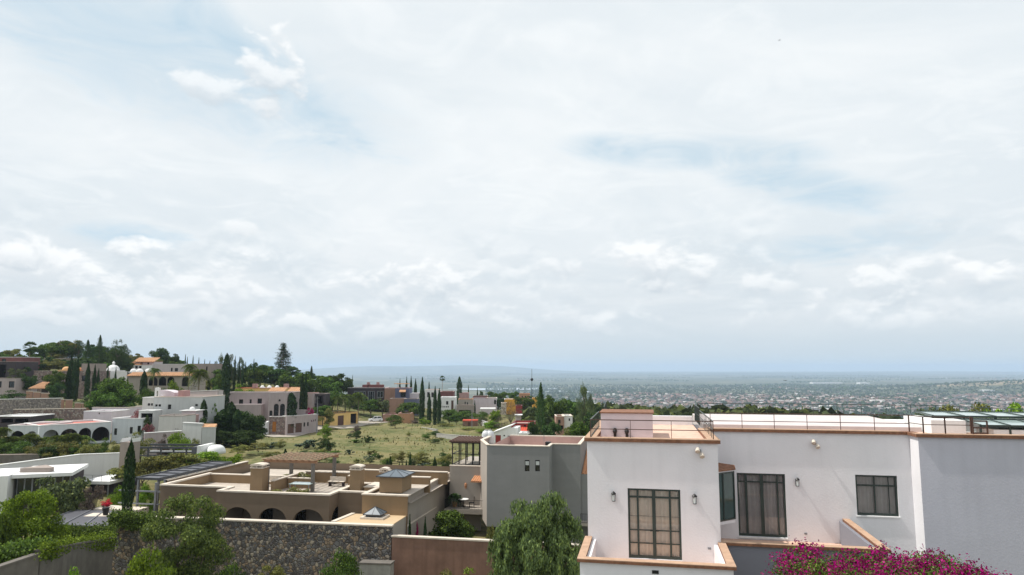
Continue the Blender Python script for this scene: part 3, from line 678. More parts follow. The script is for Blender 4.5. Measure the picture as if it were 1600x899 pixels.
# glazed doors and windows
def glazed(h, y, nvs, nhs, cur, name, fw=.07):
    x0, x1, z0, z1 = h; f = MB(); yy = y + .10
    for a, b, c_, d in [(x0 + .003, x0 + fw, z0, z1 - .003), (x1 - fw, x1 - .003, z0, z1 - .003), (x0 + fw, x1 - fw, z0, z0 + .09), (x0 + fw, x1 - fw, z1 - fw, z1 - .003)]: f.box(a, b, yy - .04, yy + .03, c_, d)
    for px, wd in nvs:
        x = x0 + (x1 - x0) * px; f.box(x - wd / 2, x + wd / 2, yy - .035, yy + .025, z0 + .09, z1 - fw)
    for pz, wd in nhs:
        z = z0 + (z1 - z0) * pz; f.box(x0 + fw, x1 - fw, yy - .03, yy + .02, z - wd / 2, z + wd / 2)
    fo = f.build(name, M['green'], W)
    g = MB(); g.quad((x0 + .02, yy, z0 + .02), (x1 - .02, yy, z0 + .02), (x1 - .02, yy, z1 - .02), (x0 + .02, yy, z1 - .02)); g.build('pane', M['glass'], fo)
    curtain(fo, x0 - .1, x1 + .1, yy + .11, z0, z1 + .1, cur)
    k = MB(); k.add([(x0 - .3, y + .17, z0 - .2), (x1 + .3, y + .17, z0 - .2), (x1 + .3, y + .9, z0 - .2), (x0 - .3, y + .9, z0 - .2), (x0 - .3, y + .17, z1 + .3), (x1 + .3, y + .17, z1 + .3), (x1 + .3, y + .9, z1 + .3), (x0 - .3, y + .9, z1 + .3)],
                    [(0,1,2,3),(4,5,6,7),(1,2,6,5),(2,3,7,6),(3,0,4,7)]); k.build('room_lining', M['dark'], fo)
    return fo
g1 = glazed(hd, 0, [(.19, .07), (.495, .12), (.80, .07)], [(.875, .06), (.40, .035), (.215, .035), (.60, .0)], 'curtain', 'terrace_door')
xm = hd[0] + (hd[1] - hd[0]) * .495
for s in (-1, 1): b = MB(); b.bar((xm + s * .05, .02, hd[2] + .95), (xm + s * .05, -.01, hd[2] + .95), .03); b.bar((xm + s * .05, -.01, hd[2] + .95), (xm + s * .15, -.01, hd[2] + .95), .022); b.build('handle', M['black'], g1)
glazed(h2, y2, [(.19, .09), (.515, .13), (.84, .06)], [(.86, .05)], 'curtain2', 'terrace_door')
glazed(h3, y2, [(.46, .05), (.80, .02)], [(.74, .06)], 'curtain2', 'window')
b = MB(); b.box(h3[0] - .03, h3[1] + .03, y2 - .05, y2 - .002, h3[2] - .05, h3[2]); b.build('sill', M['white2'], W); b = MB(); b.box(h2[0], h2[1], y2 - .06, y2 - .002, h2[2] - .06, h2[2] - .002); b.build('sill', M['white2'], W)
# corner bay with the green casement
zt, zb_ = N.front(1134, 737, y2 - 1.2)[1], N.front(1134, 812, y2 - 1.2)[1]
b = MB(); pts = [(w1 + .002, y2 - 1.95), (w1 + .92, y2 - 1.05), (w1 + .92, y2 - .75), (w1 + .002, y2 - .75)]
b.prism(pts, zb_ - .12, zb_); bo = b.build('bay_window', M['white'], W)
b = MB(); b.prism(pts, zt, zt + .06); b.build('lintel', M['white'], bo)
b = MB(); b.prism([(w1 + .002, y2 - 2.05), (w1 + 1.0, y2 - 1.08), (w1 + 1.0, y2 - .75), (w1 + .002, y2 - .75)], zt + .06, [zt + .10, zt + .10, zt + .2, zt + .32]); b.build('tile_hood', M['cap'], bo)
b = MB(); b.prism([(w1 + .004, y2 - 1.92), (w1 + .90, y2 - 1.04), (w1 + .90, y2 - .76), (w1 + .004, y2 - .76)], zb_, zt); b.build('pane', M['gpane'], bo)
b = MB()
for p in (pts[0], pts[1], ((pts[0][0] + pts[1][0]) / 2, (pts[0][1] + pts[1][1]) / 2)): b.bar((p[0], p[1] + .01, zb_), (p[0], p[1] + .01, zt), .05)
for z in (zb_ + .03, zt - .03): b.bar((*pts[0], z), (*pts[1], z), .05)
b.build('casement_frame', M['green'], bo)
# balconies
zf = N.front(1020, 878)[1]; zp = N.front(925, 839)[1]; yb_ = -2.85
lx = N.front(906, 874, yb_)[0]; rx = N.front(1146, 886, yb_)[0]
def balcony(x0, x1, y0, y1, zf, zp, left=True, right=True, zbot=ZB, mat='white'):
    b = MB(); b.quad((x0, y0, zf), (x1, y0, zf), (x1, y1, zf), (x0, y1, zf)); b.build('balcony_floor', M['floor'], W)
    b = MB(); t = .30
    b.box(x0, x1, y0, y0 + t, zbot, zp - .085)
    if left: b.box(x0, x0 + t, y0 + t, y1 - .002, zbot, zp - .085)
    if right: b.box(x1 - t, x1, y0 + t, y1 - .002, zbot, zp - .085)
    b.build('balcony_wall', M[mat], W)
    b = MB(); b.box(x0 - .08, x1 + .08, y0 - .09, y0 + .2, zp - .085, zp)
    if left: b.box(x0 - .08, x0 + .17, y0 + .2, y1 - .003, zp - .085, zp)
    if right: b.box(x1 - .17, x1 + .08, y0 + .2, y1 - .003, zp - .085, zp)
    o = b.build('brick_cap', M['cap'], W)
    b = MB(); b.box(x0 - .08, x1 + .08, y0 - .09, y0 + .2, zp + .001, zp + .022)
    if left: b.box(x0 - .08, x0 + .17, y0 + .2, y1 - .003, zp + .001, zp + .022)
    if right: b.box(x1 - .17, x1 + .08, y0 + .2, y1 - .003, zp + .001, zp + .022)
    b.build('sunlit_cap_tiles', M['captop'], o)
balcony(lx, rx, yb_, 0, zf, zp)
zp2 = zp; zf2 = N.front(1190, 842, y2)[1]
bx_r = N.front(1313, 812, y2)[0] + .25
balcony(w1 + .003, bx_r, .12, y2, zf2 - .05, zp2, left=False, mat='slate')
x, z = N.front(1024, 894, yb_); b = MB(); b.box(x - .1, x + .1, yb_ - .02, yb_ - .002, z - .05, z + .05); b.build('vent', M['black'], W)
for px, py in ((959, 776), (1085, 780)): x, z = N.front(px, py); wall_lamp(W, x, 0, z)
x, z = N.front(1245, 753.5, y2); wall_lamp(W, x, y2, z)
x, z = N.front(1092, 705); floodlight(W, x, 0, z)
x, z = N.front(1272, 692, y2); floodlight(W, x, y2, z)
for px, py, y in ((1259, 834, y2), (1108.5, 857, 0)): x, z = N.front(px, py, y); b = MB(); b.box(x - .05, x + .05, y - .03, y - .002, z - .035, z + .035); b.build('wall_socket', M['steel2'], W)
# ================================================================ houses traced from the photograph, each at its own distance
def H(name, label, pxL, pyT, Y, pxR, pyB, depth, mats, ang=11, wins=(), par=.4, sink=2.0, cat='house', group=None, cope=.10, over=.05, extra_l=(), extra_r=()):
    """wins: (x0, y0, x1, y1, kind[, nv, nh]) in photo pixels on the facade; kind: w window, a arched window, d door, o opening, ao arched opening"""
    F = Frame(pxL, pyT, Y, ang); w = F.front(pxR, pyT)[0]
    z1 = F.front(pxR, pyT)[1]
    # keep to the left corner's height; the width is where that plane meets the right-hand pixel
    h = -F.front(pxL, pyB)[1] + sink
    holes = []; todo = []
    for q in wins:
        x0, za = F.front(q[0], q[1]); x1, zb = F.front(q[2], q[3]); x0 = max(x0, .12); x1 = min(x1, w - .12)
        za = min(za, -cope - .08)
        k = q[4]; hl = (x0, x1, zb, za, k in ('a', 'ao')); holes.append(hl); todo.append((hl, q))
    deep = any(q[4] in ('o', 'ao') for q in wins)
    t = box_house(F, w, depth, h, mats, holes, extra_l, extra_r, par, name, label, cat, group, cope, over)
    for hl, q in todo:
        k = q[4]; fr = max(.05, .028 * Y * .04 * 10 / 10); nv = q[5] if len(q) > 5 else 1; nh = q[6] if len(q) > 6 else 0
        if k in ('w', 'a'): window(t, pf(0), hl, nv=nv, nh=nh, fr=fr, arch=(k == 'a'))
        elif k == 'g': window(t, pf(0), hl, ('steel2', 'pane'), nv=nv, nh=nh, fr=fr)
        elif k == 'd': doorpart(t, pf(0), hl)
        elif k == 'D': doorpart(t, pf(0), hl, 'odoor')
    if deep:                              # space behind the openings, its shade put into dark wall colour
        ua = min(h_[0] for h_, q in todo if q[4] in ('o', 'ao')) - .3; ub = max(h_[1] for h_, q in todo if q[4] in ('o', 'ao')) + .3
        za = min(h_[2] for h_, q in todo if q[4] in ('o', 'ao')); zb = max(h_[3] for h_, q in todo if q[4] in ('o', 'ao')) + .05
        ua = max(ua, .3); ub = min(ub, w - .3)
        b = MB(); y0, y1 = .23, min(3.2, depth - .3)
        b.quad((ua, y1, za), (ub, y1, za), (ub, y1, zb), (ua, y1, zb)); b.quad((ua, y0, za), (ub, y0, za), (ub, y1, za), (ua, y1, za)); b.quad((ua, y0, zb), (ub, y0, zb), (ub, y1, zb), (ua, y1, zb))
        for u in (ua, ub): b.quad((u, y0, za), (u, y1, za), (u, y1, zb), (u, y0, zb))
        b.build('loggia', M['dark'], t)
        n = max(1, int((ub - ua) / 2.6)); 
        for i in range(n):
            u = ua + (ub - ua) * (i + .5) / n; hh = (u - .55, u + .55, za + .02, min(zb - .2, za + 2.2)); window(t, pf(y1 - .2), hh, nv=1, fr=.07, depth=.13, name='glazed_door')
    return t, F, w
def dome(parent, x, y, z, r, mat='white2', lantern=True, sq=1.35):
    b = MB(); b.box(x - r * sq, x + r * sq, y - r * sq, y + r * sq, z, z + r * .35)
    prof = [(r, z + r * .35)] + [(r * math.cos(a), z + r * .35 + r * .95 * math.sin(a)) for a in [i * math.pi / 16 for i in range(1, 8)]]
    b.lathe(x, y, prof, 14); o = b.build('dome', M[mat], parent)
    if lantern: b = MB(); b.lathe(x, y, [(r * .2, z + r * 1.2), (r * .2, z + r * 1.6), (r * .26, z + r * 1.62), (.02, z + r * 1.95)], 8); b.build('lantern', M[mat], o)
    return o
def block(parent, name, x0, x1, y0, y1, z0, z1, mat): b = MB(); b.box(x0, x1, y0, y1, z0, z1); return b.build(name, M[mat], parent)
def tiled(parent, x0, x1, y0, y1, z0, z1, mat='tile', name='tile_roof', th=.12, pitch=.24):
    """sloping roof of half-round tiles: z0 at y0 (eave), z1 at y1 (ridge)"""
    b = MB(); b.add([(x0, y0, z0 - th), (x1, y0, z0 - th), (x1, y1, z1 - th), (x0, y1, z1 - th), (x0, y0, z0), (x1, y0, z0), (x1, y1, z1), (x0, y1, z1)], [(3,2,1,0),(4,5,6,7),(0,1,5,4),(1,2,6,5),(2,3,7,6),(3,0,4,7)])
    n = int((x1 - x0) / pitch)
    for i in range(n):
        x = x0 + (i + .5) * (x1 - x0) / n; r = pitch * .3
        vs = []; 
        for (y, z) in ((y0 - .03, z0), (y1, z1)): vs += [(x - r, y, z - .01), (x - r * .6, y, z + r * .7), (x + r * .6, y, z + r * .7), (x + r, y, z - .01)]
        b.add(vs, [(0, 1, 5, 4), (1, 2, 6, 5), (2, 3, 7, 6), (0, 3, 2, 1)])
    return b.build(name, M[mat], parent)
WC = ('offwhite', 'cope', 'white2'); TP = ('taupe', 'taupe', 'taupe')

# ---------------------------------------------------------------- the brown beige house with the arcade
B = Frame(340, 766, 56.0, 11.0)
BH = femp('courtyard_house', B, 'low brown and beige house with arches and a roof terrace behind the stone wall', 'house')
wA = B.front(515, 770)[0]; hB = 3.7
holes = []
for a, b_, t_ in ((349.5, 392.4, 792.6), (403.5, 447, 794), (458, 505, 796)):
    x0, _ = B.front(a, 812); x1, _ = B.front(b_, 812); zt_ = B.front((a + b_) / 2, t_)[1]; holes.append((x0, x1, -hB + .02, zt_, .95))
hr = [(.5, 2.6, -hB + .02, holes[2][3], .95)]
y_rec = 1.6; xB0 = B.front(251, 758.5, 1.6)[0]; xBox0, zbx = B.front(566, 772, .2); xBox1 = B.front(637.3, 773, .2)[0]
mb = MB(); zt = -.12
mb.skin(0, wA, -hB, zt, pf(0), holes, .3); mb.skin(0, 4.2, -hB, zt, pr(wA), hr, .3); mb.skin(0, y_rec, -hB, zt, pl(0))
mb.skin(xB0, 0, -hB, zt, pf(y_rec)); mb.skin(wA, xBox0, -hB, zt, pf(y_rec)); mb.skin(y_rec, 15, -hB, zt, pl(xB0)); mb.skin(xB0, xBox1, -hB, zt, lambda u, z, d: (u, 17, z))
mb.build('wall', M['brownf'], BH)
# behind the arches
b = MB(); y1_ = 3.2
b.quad((.3, y1_, -hB + .01), (wA - .3, y1_, -hB + .01), (wA - .3, y1_, -.6), (.3, y1_, -.6)); b.quad((.3, .31, -.75), (wA - .3, .31, -.75), (wA - .3, y1_, -.75), (.3, y1_, -.75)); b.quad((.3, .31, -hB + .015), (wA - .3, .31, -hB + .015), (wA - .3, y1_, -hB + .015), (.3, y1_, -hB + .015)); b.quad((.3, .31, -hB), (.3, y1_, -hB), (.3, y1_, -.7), (.3, .31, -.7))
b.build('arcade_wall', M['greige'], BH)
for h_ in holes:
    c_ = (h_[0] + h_[1]) / 2 + .5; window(BH, pf(y1_ - .2), (c_ - .7, c_ + .7, -hB + .05, -hB + 2.2), ('black', 'pane'), nv=3, nh=2, fr=.05, name='glazed_door')
# terrace floors and parapets
FZ = -.80
b = MB(); b.quad((.3, .3, FZ), (wA - .3, .3, FZ), (wA - .3, 16.7, FZ), (.3, 16.7, FZ)); b.quad((wA - .3, y_rec + .3, FZ), (xBox1 - .3, y_rec + .3, FZ), (xBox1 - .3, 16.7, FZ), (wA - .3, 16.7, FZ)); b.build('roof_terrace', M['roofw'], BH)
b = MB(); b.quad((xB0 + .3, y_rec + .3, -.85), (.3, y_rec + .3, -.85), (.3, 16.7, -.85), (xB0 + .3, 16.7, -.85)); b.build('roof', M['roofw'], BH)
b = MB()   # parapet inner faces and inner walls (warm brown)
for (x0, x1, y0, y1, z0, z1) in [(xB0 + .003, xB0 + .3, y_rec + .003, 8.2, -.9, zt), (xB0 + .3, 2.2, 7.9, 8.2, -.9, zt), (xB0 - 1.2, xB0 - .9, 3.6, 16, -hB, zt + .05),
                                 (2.7, 7.6, 9.4, 9.7, FZ, .12), (7.6, 7.9, 7.8, 9.7, FZ, .12), (7.9, xBox1, 10.6, 10.9, FZ, .25), (9.6, 10.9, 4.6, 4.85, FZ, .05), (2.2, 2.5, 4.2, 8.2, FZ, .10), (2.6, 4.9, 6.3, 6.55, FZ, .02),
                                 (11.0, 12.6, 3.4, 5.6, FZ, .0), (11.6, xBox1 - .3, 6.4, 6.7, FZ, .42)]:
    b = MB(); b.box(x0, x1, y0, y1, z0, z1); b.build('parapet', M['brown'], BH)
    c = MB(); c.box(x0 - .05, x1 + .05, y0 - .05, y1 + .05, z1 + .001, z1 + .075); c.build('coping', M['cope'], BH)
c = MB()
for x0, x1, y0, y1 in [(-.06, wA + .06, -.06, .3), (-.06, .3, .3, y_rec + .3), (wA - .3, wA + .06, .3, 5.4), (xB0 - .06, -.06, y_rec - .06, y_rec + .3), (wA + .06, xBox0 - .06, y_rec - .06, y_rec + .3), (xB0 - .06, xB0 + .3, y_rec + .3, 8.2)]:
    c.box(x0, x1, y0, y1, zt, 0)
c.build('coping', M['cope'], BH)
# box block with the pyramid lights, low tan roof in front
zbt = B.front(600, 772.6, .2)[1]
b = MB(); b.skin(xBox0, xBox1, -hB, zbt - .1, pf(.2)); b.skin(.2, 8, -hB, zbt - .1, pl(xBox0)); b.build('wall', M['brown'], BH)
c = MB(); c.box(xBox0 - .06, xBox1 + .04, .14, .5, zbt - .1, zbt); c.box(xBox0 - .06, xBox0 + .3, .5, 3.0, zbt - .1, zbt); c.build('coping', M['cope'], BH)
b = MB(); b.quad((xBox0 + .3, .5, zbt - .25), (xBox1 - .3, .5, zbt - .25), (xBox1 - .3, 7, zbt - .25), (xBox0 + .3, 7, zbt - .25)); b.build('roof', M['roofw'], BH)
SWz = P(611.5, 821.5, 49.8).z - B.o.z; yF = B.loc(P(611.5, 821.5, 49.8)).y + .42; xR0 = B.loc(P(611.5, 821.5, 49.8)).x - .1                              # top of the stone wall and the low roof
b = MB(); xl_ = B.front(551, 802, .2)[0]; b.prism([(xl_ - .2, yF), (xR0, yF), (xBox1 - .1, .198), (xl_ + .1, .198)], -hB, SWz - .1); b.build('wall', M['greige'], BH); b = MB(); b.prism([(xl_ - .2, yF), (xR0, yF), (xBox1 - .1, .198), (xl_ + .1, .198)], SWz - .099, SWz - .04); b.build('low_roof', M['tanroof'], BH)
c = MB(); xs_ = B.flat(519, 815, SWz)[0]; c.prism([(xs_ - .1, yF), (xs_ + .22, yF), (xl_ + .22, .19), (xl_ - .1, .19)], SWz - .1, SWz + .02); c.build('coping', M['cope'], BH)
def pyramid(parent, x0, x1, y0, y1, z0, hbody, hroof, body='brown', roof='skylg', over=.12):
    o = None
    if hbody: b = MB(); b.box(x0, x1, y0, y1, z0, z0 + hbody); o = b.build('skylight_box', M[body], parent)
    z = z0 + hbody; cx, cy = (x0 + x1) / 2, (y0 + y1) / 2; b = MB()
    b.add([(x0 - over, y0 - over, z + .08), (x1 + over, y0 - over, z + .08), (x1 + over, y1 + over, z + .08), (x0 - over, y1 + over, z + .08), (cx, cy, z + hroof)], [(0,1,4),(1,2,4),(2,3,4),(3,0,4),(3,2,1,0)])
    g = b.build('pyramid_skylight', M[roof], o or parent)
    f = MB()
    for a, c_ in (((x0-over, y0-over), (x1+over, y0-over)), ((x1+over, y0-over), (x1+over, y1+over)), ((x1+over, y1+over), (x0-over, y1+over)), ((x0-over, y1+over), (x0-over, y0-over))):
        f.bar((*a, z + .05), (*c_, z + .05), .07); f.bar((*a, z + .09), (cx, cy, z + hroof + .01), .04)
        m_ = ((a[0] + c_[0]) / 2, (a[1] + c_[1]) / 2); f.bar((*m_, z + .09), (cx, cy, z + hroof), .03); f.bar((*m_, z), (*m_, z + .06), .06)
    f.build('frame', M['steel'], g); return g
xp0, _ = B.front(593, 745, 2.0); xp1, zp_ = B.front(628, 745, 2.0); pyramid(BH, xp0, xp1, 2.0, 4.3, zbt - .2, zp_ - zbt + .12, .48, over=.2)
ys_ = B.flat(580, 811, SWz)[1]; xp0 = B.front(565, 812, ys_)[0]; xp1 = B.front(597, 812, ys_)[0]; b = MB(); b.box(xp0 - .1, xp1 + .1, ys_ - .1, ys_ + 1.3, SWz - .08, SWz + .10); b.build('skylight_curb', M['cope'], BH); pyramid(BH, xp0 + .25, xp1 - .25, ys_ + .15, ys_ + 1.05, SWz + .1, .12, .55, 'steel', over=.14)
xp0 = B.front(640, 748, 8.2)[0]; pyramid(BH, xp0 - 1.6, xp0 - .1, 8.6, 10.0, FZ, .55, .5, over=.15)
def chimney(px0, px1, pyt, pyb, yl):
    x0, z1 = B.front(px0, pyt, yl); x1 = B.front(px1, pyt, yl)[0]; z1 = z1 - .05; w_ = x1 - x0
    b = MB(); b.box(x0, x1, yl, yl + w_ * .9, FZ, z1 - .34); o = b.build('chimney', M['brown'], BH)
    b = MB(); b.box(x0 - .05, x1 + .05, yl - .05, yl + w_ * .9 + .05, z1 - .34, z1 - .28)
    for i in (0, .5, 1): x = x0 + .05 + (w_ - .1) * i; b.box(x - .05, x + .05, yl, yl + .1, z1 - .28, z1 - .12)
    b.box(x0 + .1, x1 - .1, yl + .2, yl + w_ * .8, z1 - .28, z1 - .12)
    n = 8; pts = [(x0 - .07 + (w_ + .14) * (1 - math.cos(math.pi * i / n)) / 2, z1 - .12 + .17 * math.sin(math.pi * i / n)) for i in range(n + 1)]
    b.add([(x, yl - .06, z) for x, z in pts] + [(x, yl + w_ * .9 + .06, z) for x, z in pts], [tuple(range(n, -1, -1)), tuple(range(n + 1, 2 * n + 2))] + [(i, i + 1, n + 2 + i, n + 1 + i) for i in range(n)] + [(n, 0, n + 1, 2 * n + 1)])
    b.build('chimney_cap', M['cope'], o)
chimney(392, 410.5, 724.5, 760, 3.6); chimney(547, 563.5, 727, 757, 3.2); chimney(593.5, 605, 731, 745, 7.5)
# steel railing strip on the outer left wall

# roof pergola: a thing standing on the terrace
xa, za = B.front(410, 721, 4.6); xb = B.front(493, 721, 4.6)[0]; zpg = B.front(493, 721, 4.6)[1]; yA, yB = 4.6, 9.3
PG = empty('roof_pergola', B.wor((xa + xb) / 2, (yA + yB) / 2, FZ), R(-11), 'weathered wooden pergola on four posts on the roof terrace of the brown house', 'pergola')
hw, hd_, hp = (xb - xa) / 2, (yB - yA) / 2, zpg - FZ
for sx in (-1, 1):
    for sy in (-1, 1):
        b = MB(); b.box(sx * (hw - .35) - .13, sx * (hw - .35) + .13, sy * (hd_ - .3) - .13, sy * (hd_ - .3) + .13, .002, hp - .22); b.build('post', M['concrete'], PG)
for sy in (-1, 1): b = MB(); b.box(-hw, hw, sy * (hd_ - .3) - .09, sy * (hd_ - .3) + .09, hp - .22, hp); b.build('beam', M['wood'], PG)
b = MB()
for i in range(9): x = -hw + .1 + (2 * hw - .2) * i / 8; b.box(x - .04, x + .04, -hd_ - .15, hd_ + .15, hp, hp + .08)
o = b.build('rafters', M['wood'], PG); tag(o, kind=None)
b = MB()
for i in range(8): y = -hd_ + (2 * hd_) * i / 7; b.box(-hw - .12, hw + .12, y - .045, y + .045, hp + .081, hp + .11)
b.build('slats', M['slat'], PG)
def table(loc, w_, d_, h_, top, leg, label, name='terrace_table', round_=False):
    t = empty(name, loc, R(-11), label, 'table')
    b = MB()
    if round_: b.lathe(0, 0, [(w_ / 2, h_ - .04), (w_ / 2, h_)], 20); b.build('tabletop', M[top], t); b = MB(); b.lathe(0, 0, [(.2, 0), (.2, .03), (.05, .06), (.04, h_ - .04)], 10); b.build('pedestal', M[leg], t)
    else:
        b.box(-w_ / 2, w_ / 2, -d_ / 2, d_ / 2, h_ - .04, h_); b.build('tabletop', M[top], t)
        for sx in (-1, 1):
            for sy in (-1, 1): b = MB(); b.box(sx * (w_ / 2 - .1) - .03, sx * (w_ / 2 - .1) + .03, sy * (d_ / 2 - .1) - .03, sy * (d_ / 2 - .1) + .03, 0, h_ - .04); b.build('leg', M[leg], t)
    return t
x, y = B.flat(472, 755, FZ + .75); table(B.wor(x, y, FZ), 1.9, 1.1, .75, 'skyl', 'steel2', 'glass topped table under the roof pergola')
def bench(loc, w_, label, mat='dark'):
    t = empty('roof_bench', loc, R(-11), label, 'bench', 'benches on the roof terrace')
    for z in (.45,): b = MB(); b.box(-w_ / 2, w_ / 2, -.25, .25, z - .05, z); b.build('seat', M['cope'], t)
    for s in (-1, 1): b = MB(); b.box(s * (w_ / 2 - .12) - .06, s * (w_ / 2 - .12) + .06, -.2, .2, 0, .4); b.build('leg', M[mat], t)
    b = MB(); b.box(-w_ / 2, w_ / 2, .2, .26, .45, .8); b.build('backrest', M['cope'], t)
x, y = B.flat(424, 760, FZ); bench(B.wor(x, y, FZ), 1.3, 'pale bench beside the left post of the roof pergola'); x, y = B.flat(526, 760, FZ); bench(B.wor(x, y, FZ), 1.5, 'pale bench beside the right post of the roof pergola')
x, y = B.flat(441, 770, FZ)
# boundary walls
def longwall(name, label, pxL, pyL, YL, pxR, YR=None, pyR=None, h=4, th=.35, wall='stone', cop='cope', ch=.10, cat='wall', zl=0.0, sub=None):
    a = P(pxL, pyL, YL); b_ = P(pxR, pyR, YR) if pyR else None
    if b_ is None: F_ = Frame(pxL, pyL, YL, 11); b_ = F_.wor(F_.front(pxR, pyL)[0], 0, 0)
    d = b_ - a; ln = math.hypot(d.x, d.y); t = empty(name, a, math.atan2(d.y, d.x), label, cat)
    dz_ = d.z; b = MB()
    b.add([(0,0,-h),(ln,0,-h+dz_),(ln,th,-h+dz_),(0,th,-h),(0,0,-ch),(ln,0,dz_-ch),(ln,th,dz_-ch),(0,th,-ch)], [(3,2,1,0),(4,5,6,7),(0,1,5,4),(1,2,6,5),(2,3,7,6),(3,0,4,7)]); b.build('wall', M[wall], t)
    o_ = .05; b = MB(); b.add([(-o_,-o_,-ch),(ln+o_,-o_,dz_-ch),(ln+o_,th+o_,dz_-ch),(-o_,th+o_,-ch),(-o_,-o_,0),(ln+o_,-o_,dz_),(ln+o_,th+o_,dz_),(-o_,th+o_,0)], [(3,2,1,0),(4,5,6,7),(0,1,5,4),(1,2,6,5),(2,3,7,6),(3,0,4,7)]); b.build('coping', M[cop], t)
    return t, ln
longwall('fieldstone_wall', 'tall dark fieldstone wall with pale coping in front of the brown house', 172, 805, 53.3, 611.5, YR=49.8, pyR=821.5, h=5.5, th=.4)
longwall('rendered_wall', 'pinkish brown rendered boundary wall to the right of the fieldstone wall', 612.5, 837, 49.7, 905, h=5, wall='terra', th=.3)
a_ = P(637.8, 772.8, 55.4)
# grey wall that runs away along the right side of the brown house
longwall('side_wall', 'grey wall with pale coping running back along the right side of the brown house', 638, 773, 55.3, 702.5, YR=67.5, pyR=738.2, h=6.5, wall='greige', th=.3)
longwall('garden_wall', 'low grey garden wall sloping back below the side wall of the brown house', 615.5, 834.5, 51.9, 694, YR=66, pyR=783, h=4, wall='greige', th=.25)

# ---------------------------------------------------------------- grey modern house in the middle
G = Frame(761, 695, 60.0, 11.0)
GH = femp('grey_house', G, 'tall grey modern house with two slit windows left of the white house', 'house')
wg1 = G.front(858, 695)[0]; xg2 = G.front(906.5, 691, 2.0)[0]; zbot = G.front(800, 824.5)[1]
hw_ = [(*sorted((G.front(820, 719)[0], G.front(827.3, 719)[0])), G.front(820, 736.7)[1], G.front(820, 719)[1]), (G.front(836.2, 719)[0], G.front(843.4, 719)[0], G.front(836, 736.7)[1], G.front(836, 719)[1])]
mb = MB(); mb.skin(0, wg1, zbot, -.08, pf(0), hw_, .15); mb.skin(0, 2, zbot, -.08, pr(wg1)); mb.skin(wg1, xg2, zbot, -.08, pf(2)); mb.skin(2, 9, zbot, -.08, pr(xg2)); mb.skin(0, xg2, zbot, -.08, lambda u, z, d: (u, 9, z))
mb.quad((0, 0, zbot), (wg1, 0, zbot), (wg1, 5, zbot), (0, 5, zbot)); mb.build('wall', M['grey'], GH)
# side face turned to the sun
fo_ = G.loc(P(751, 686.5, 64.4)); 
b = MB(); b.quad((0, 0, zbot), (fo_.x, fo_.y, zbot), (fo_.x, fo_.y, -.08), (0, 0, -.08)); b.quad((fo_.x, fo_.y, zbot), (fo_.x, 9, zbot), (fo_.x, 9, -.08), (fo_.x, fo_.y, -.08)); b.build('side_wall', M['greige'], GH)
b = MB(); b.quad((0, .3, -.9), (wg1 - .1, .3, -.9), (wg1 - .1, 8.9, -.9), (fo_.x, 8.9, -.9)); b.quad((wg1 - .1, 2.1, -.9), (xg2 - .1, 2.1, -.9), (xg2 - .1, 8.9, -.9), (wg1 - .1, 8.9, -.9)); b.build('roof', M['cope'], GH)
b = MB(); b.skin(.3, xg2 - .3, -.9, -.08, lambda u, z, d: (u, 8.7, z)); b.skin(.3, 8.7, -.9, -.08, pl(.3)); b.build('parapet_inner', M['rose'], GH)
c = MB()
for x0, x1, y0, y1 in [(-.04, wg1 + .04, -.05, .28), (wg1 - .2, wg1 + .05, .28, 2.2), (wg1 + .05, xg2 + .04, 1.95, 2.25), (xg2 - .25, xg2 + .04, 2.25, 9.0), (.3, xg2 - .25, 8.7, 9.0)]: c.box(x0, x1, y0, y1, -.08, 0)
c.prism([(-.04, -.05), (.28, -.05), (fo_.x + .28, fo_.y), (fo_.x + .3, 9.0), (fo_.x - .04, 9.0), (fo_.x - .04, fo_.y)], -.079, .001); c.build('coping', M['cope'], GH)
for h_ in hw_:
    w_o = window(GH, pf(0), h_, ('black', 'pane'), nv=0, nh=0, fr=.04, depth=.1)
    b = MB(); zm = h_[2] + (h_[3] - h_[2]) * .55; b.box(h_[0] + .05, h_[1] - .05, .03, .09, zm, zm + (h_[3] - h_[2]) * .33); b.build('blind', M['frost'], w_o)
# undercroft, ground floor in shade
block(GH, 'ground_floor', .6, xg2, 1.2, 9, zbot - 4.5, zbot, 'grey')
for px0, px1 in ((762, 776), (790, 802)): x0 = G.front(px0, 832, 1.2)[0]; x1 = G.front(px1, 832, 1.2)[0]; block(GH, 'opening_shade', x0, x1, 1.14, 1.198, zbot - 2.6, zbot - .2, 'black')  # thin black blocks put the shade of the openings on the wall
b = MB(); b.box(wg1 - .7, wg1 - .25, 2.5, 3.1, -.9, -.05 + .1); b.build('roof_box', M['black'], GH)
x, z = G.front(850, 680, 3); b = MB(); b.bar((x, 3, -.9), (x, 3, z), .04); b.bar((x - .12, 3, z - .3), (x + .12, 3, z - .3), .02); b.build('antenna', M['steel2'], GH)
# lower right part with tiled roof and little balcony
xr0 = G.front(905, 741, 2.2)[0]; b = MB(); b.skin(xg2 + .002, xg2 + 3.2, -9.5, G.front(905, 741, 2.2)[1], pf(2.2)); b.build('wing_wall', M['grey'], GH)
z_l = G.front(912, 740, 2.4)[1]; tiled(GH, xg2 + .05, xg2 + 3.2, 2.5, 8.2, z_l - .05, z_l + 1.5, pitch=.28)
x, z = G.front(911, 816, 1.6); b = MB(); b.box(x - .2, x + 2.5, 1.2, 2.198, z - .25, z); b.build('balcony_slab', M['greige'], GH); railing(GH, [(x - .15, 1.25, z), (x + 2.4, 1.25, z)], .75, 'black', spacing=.14)
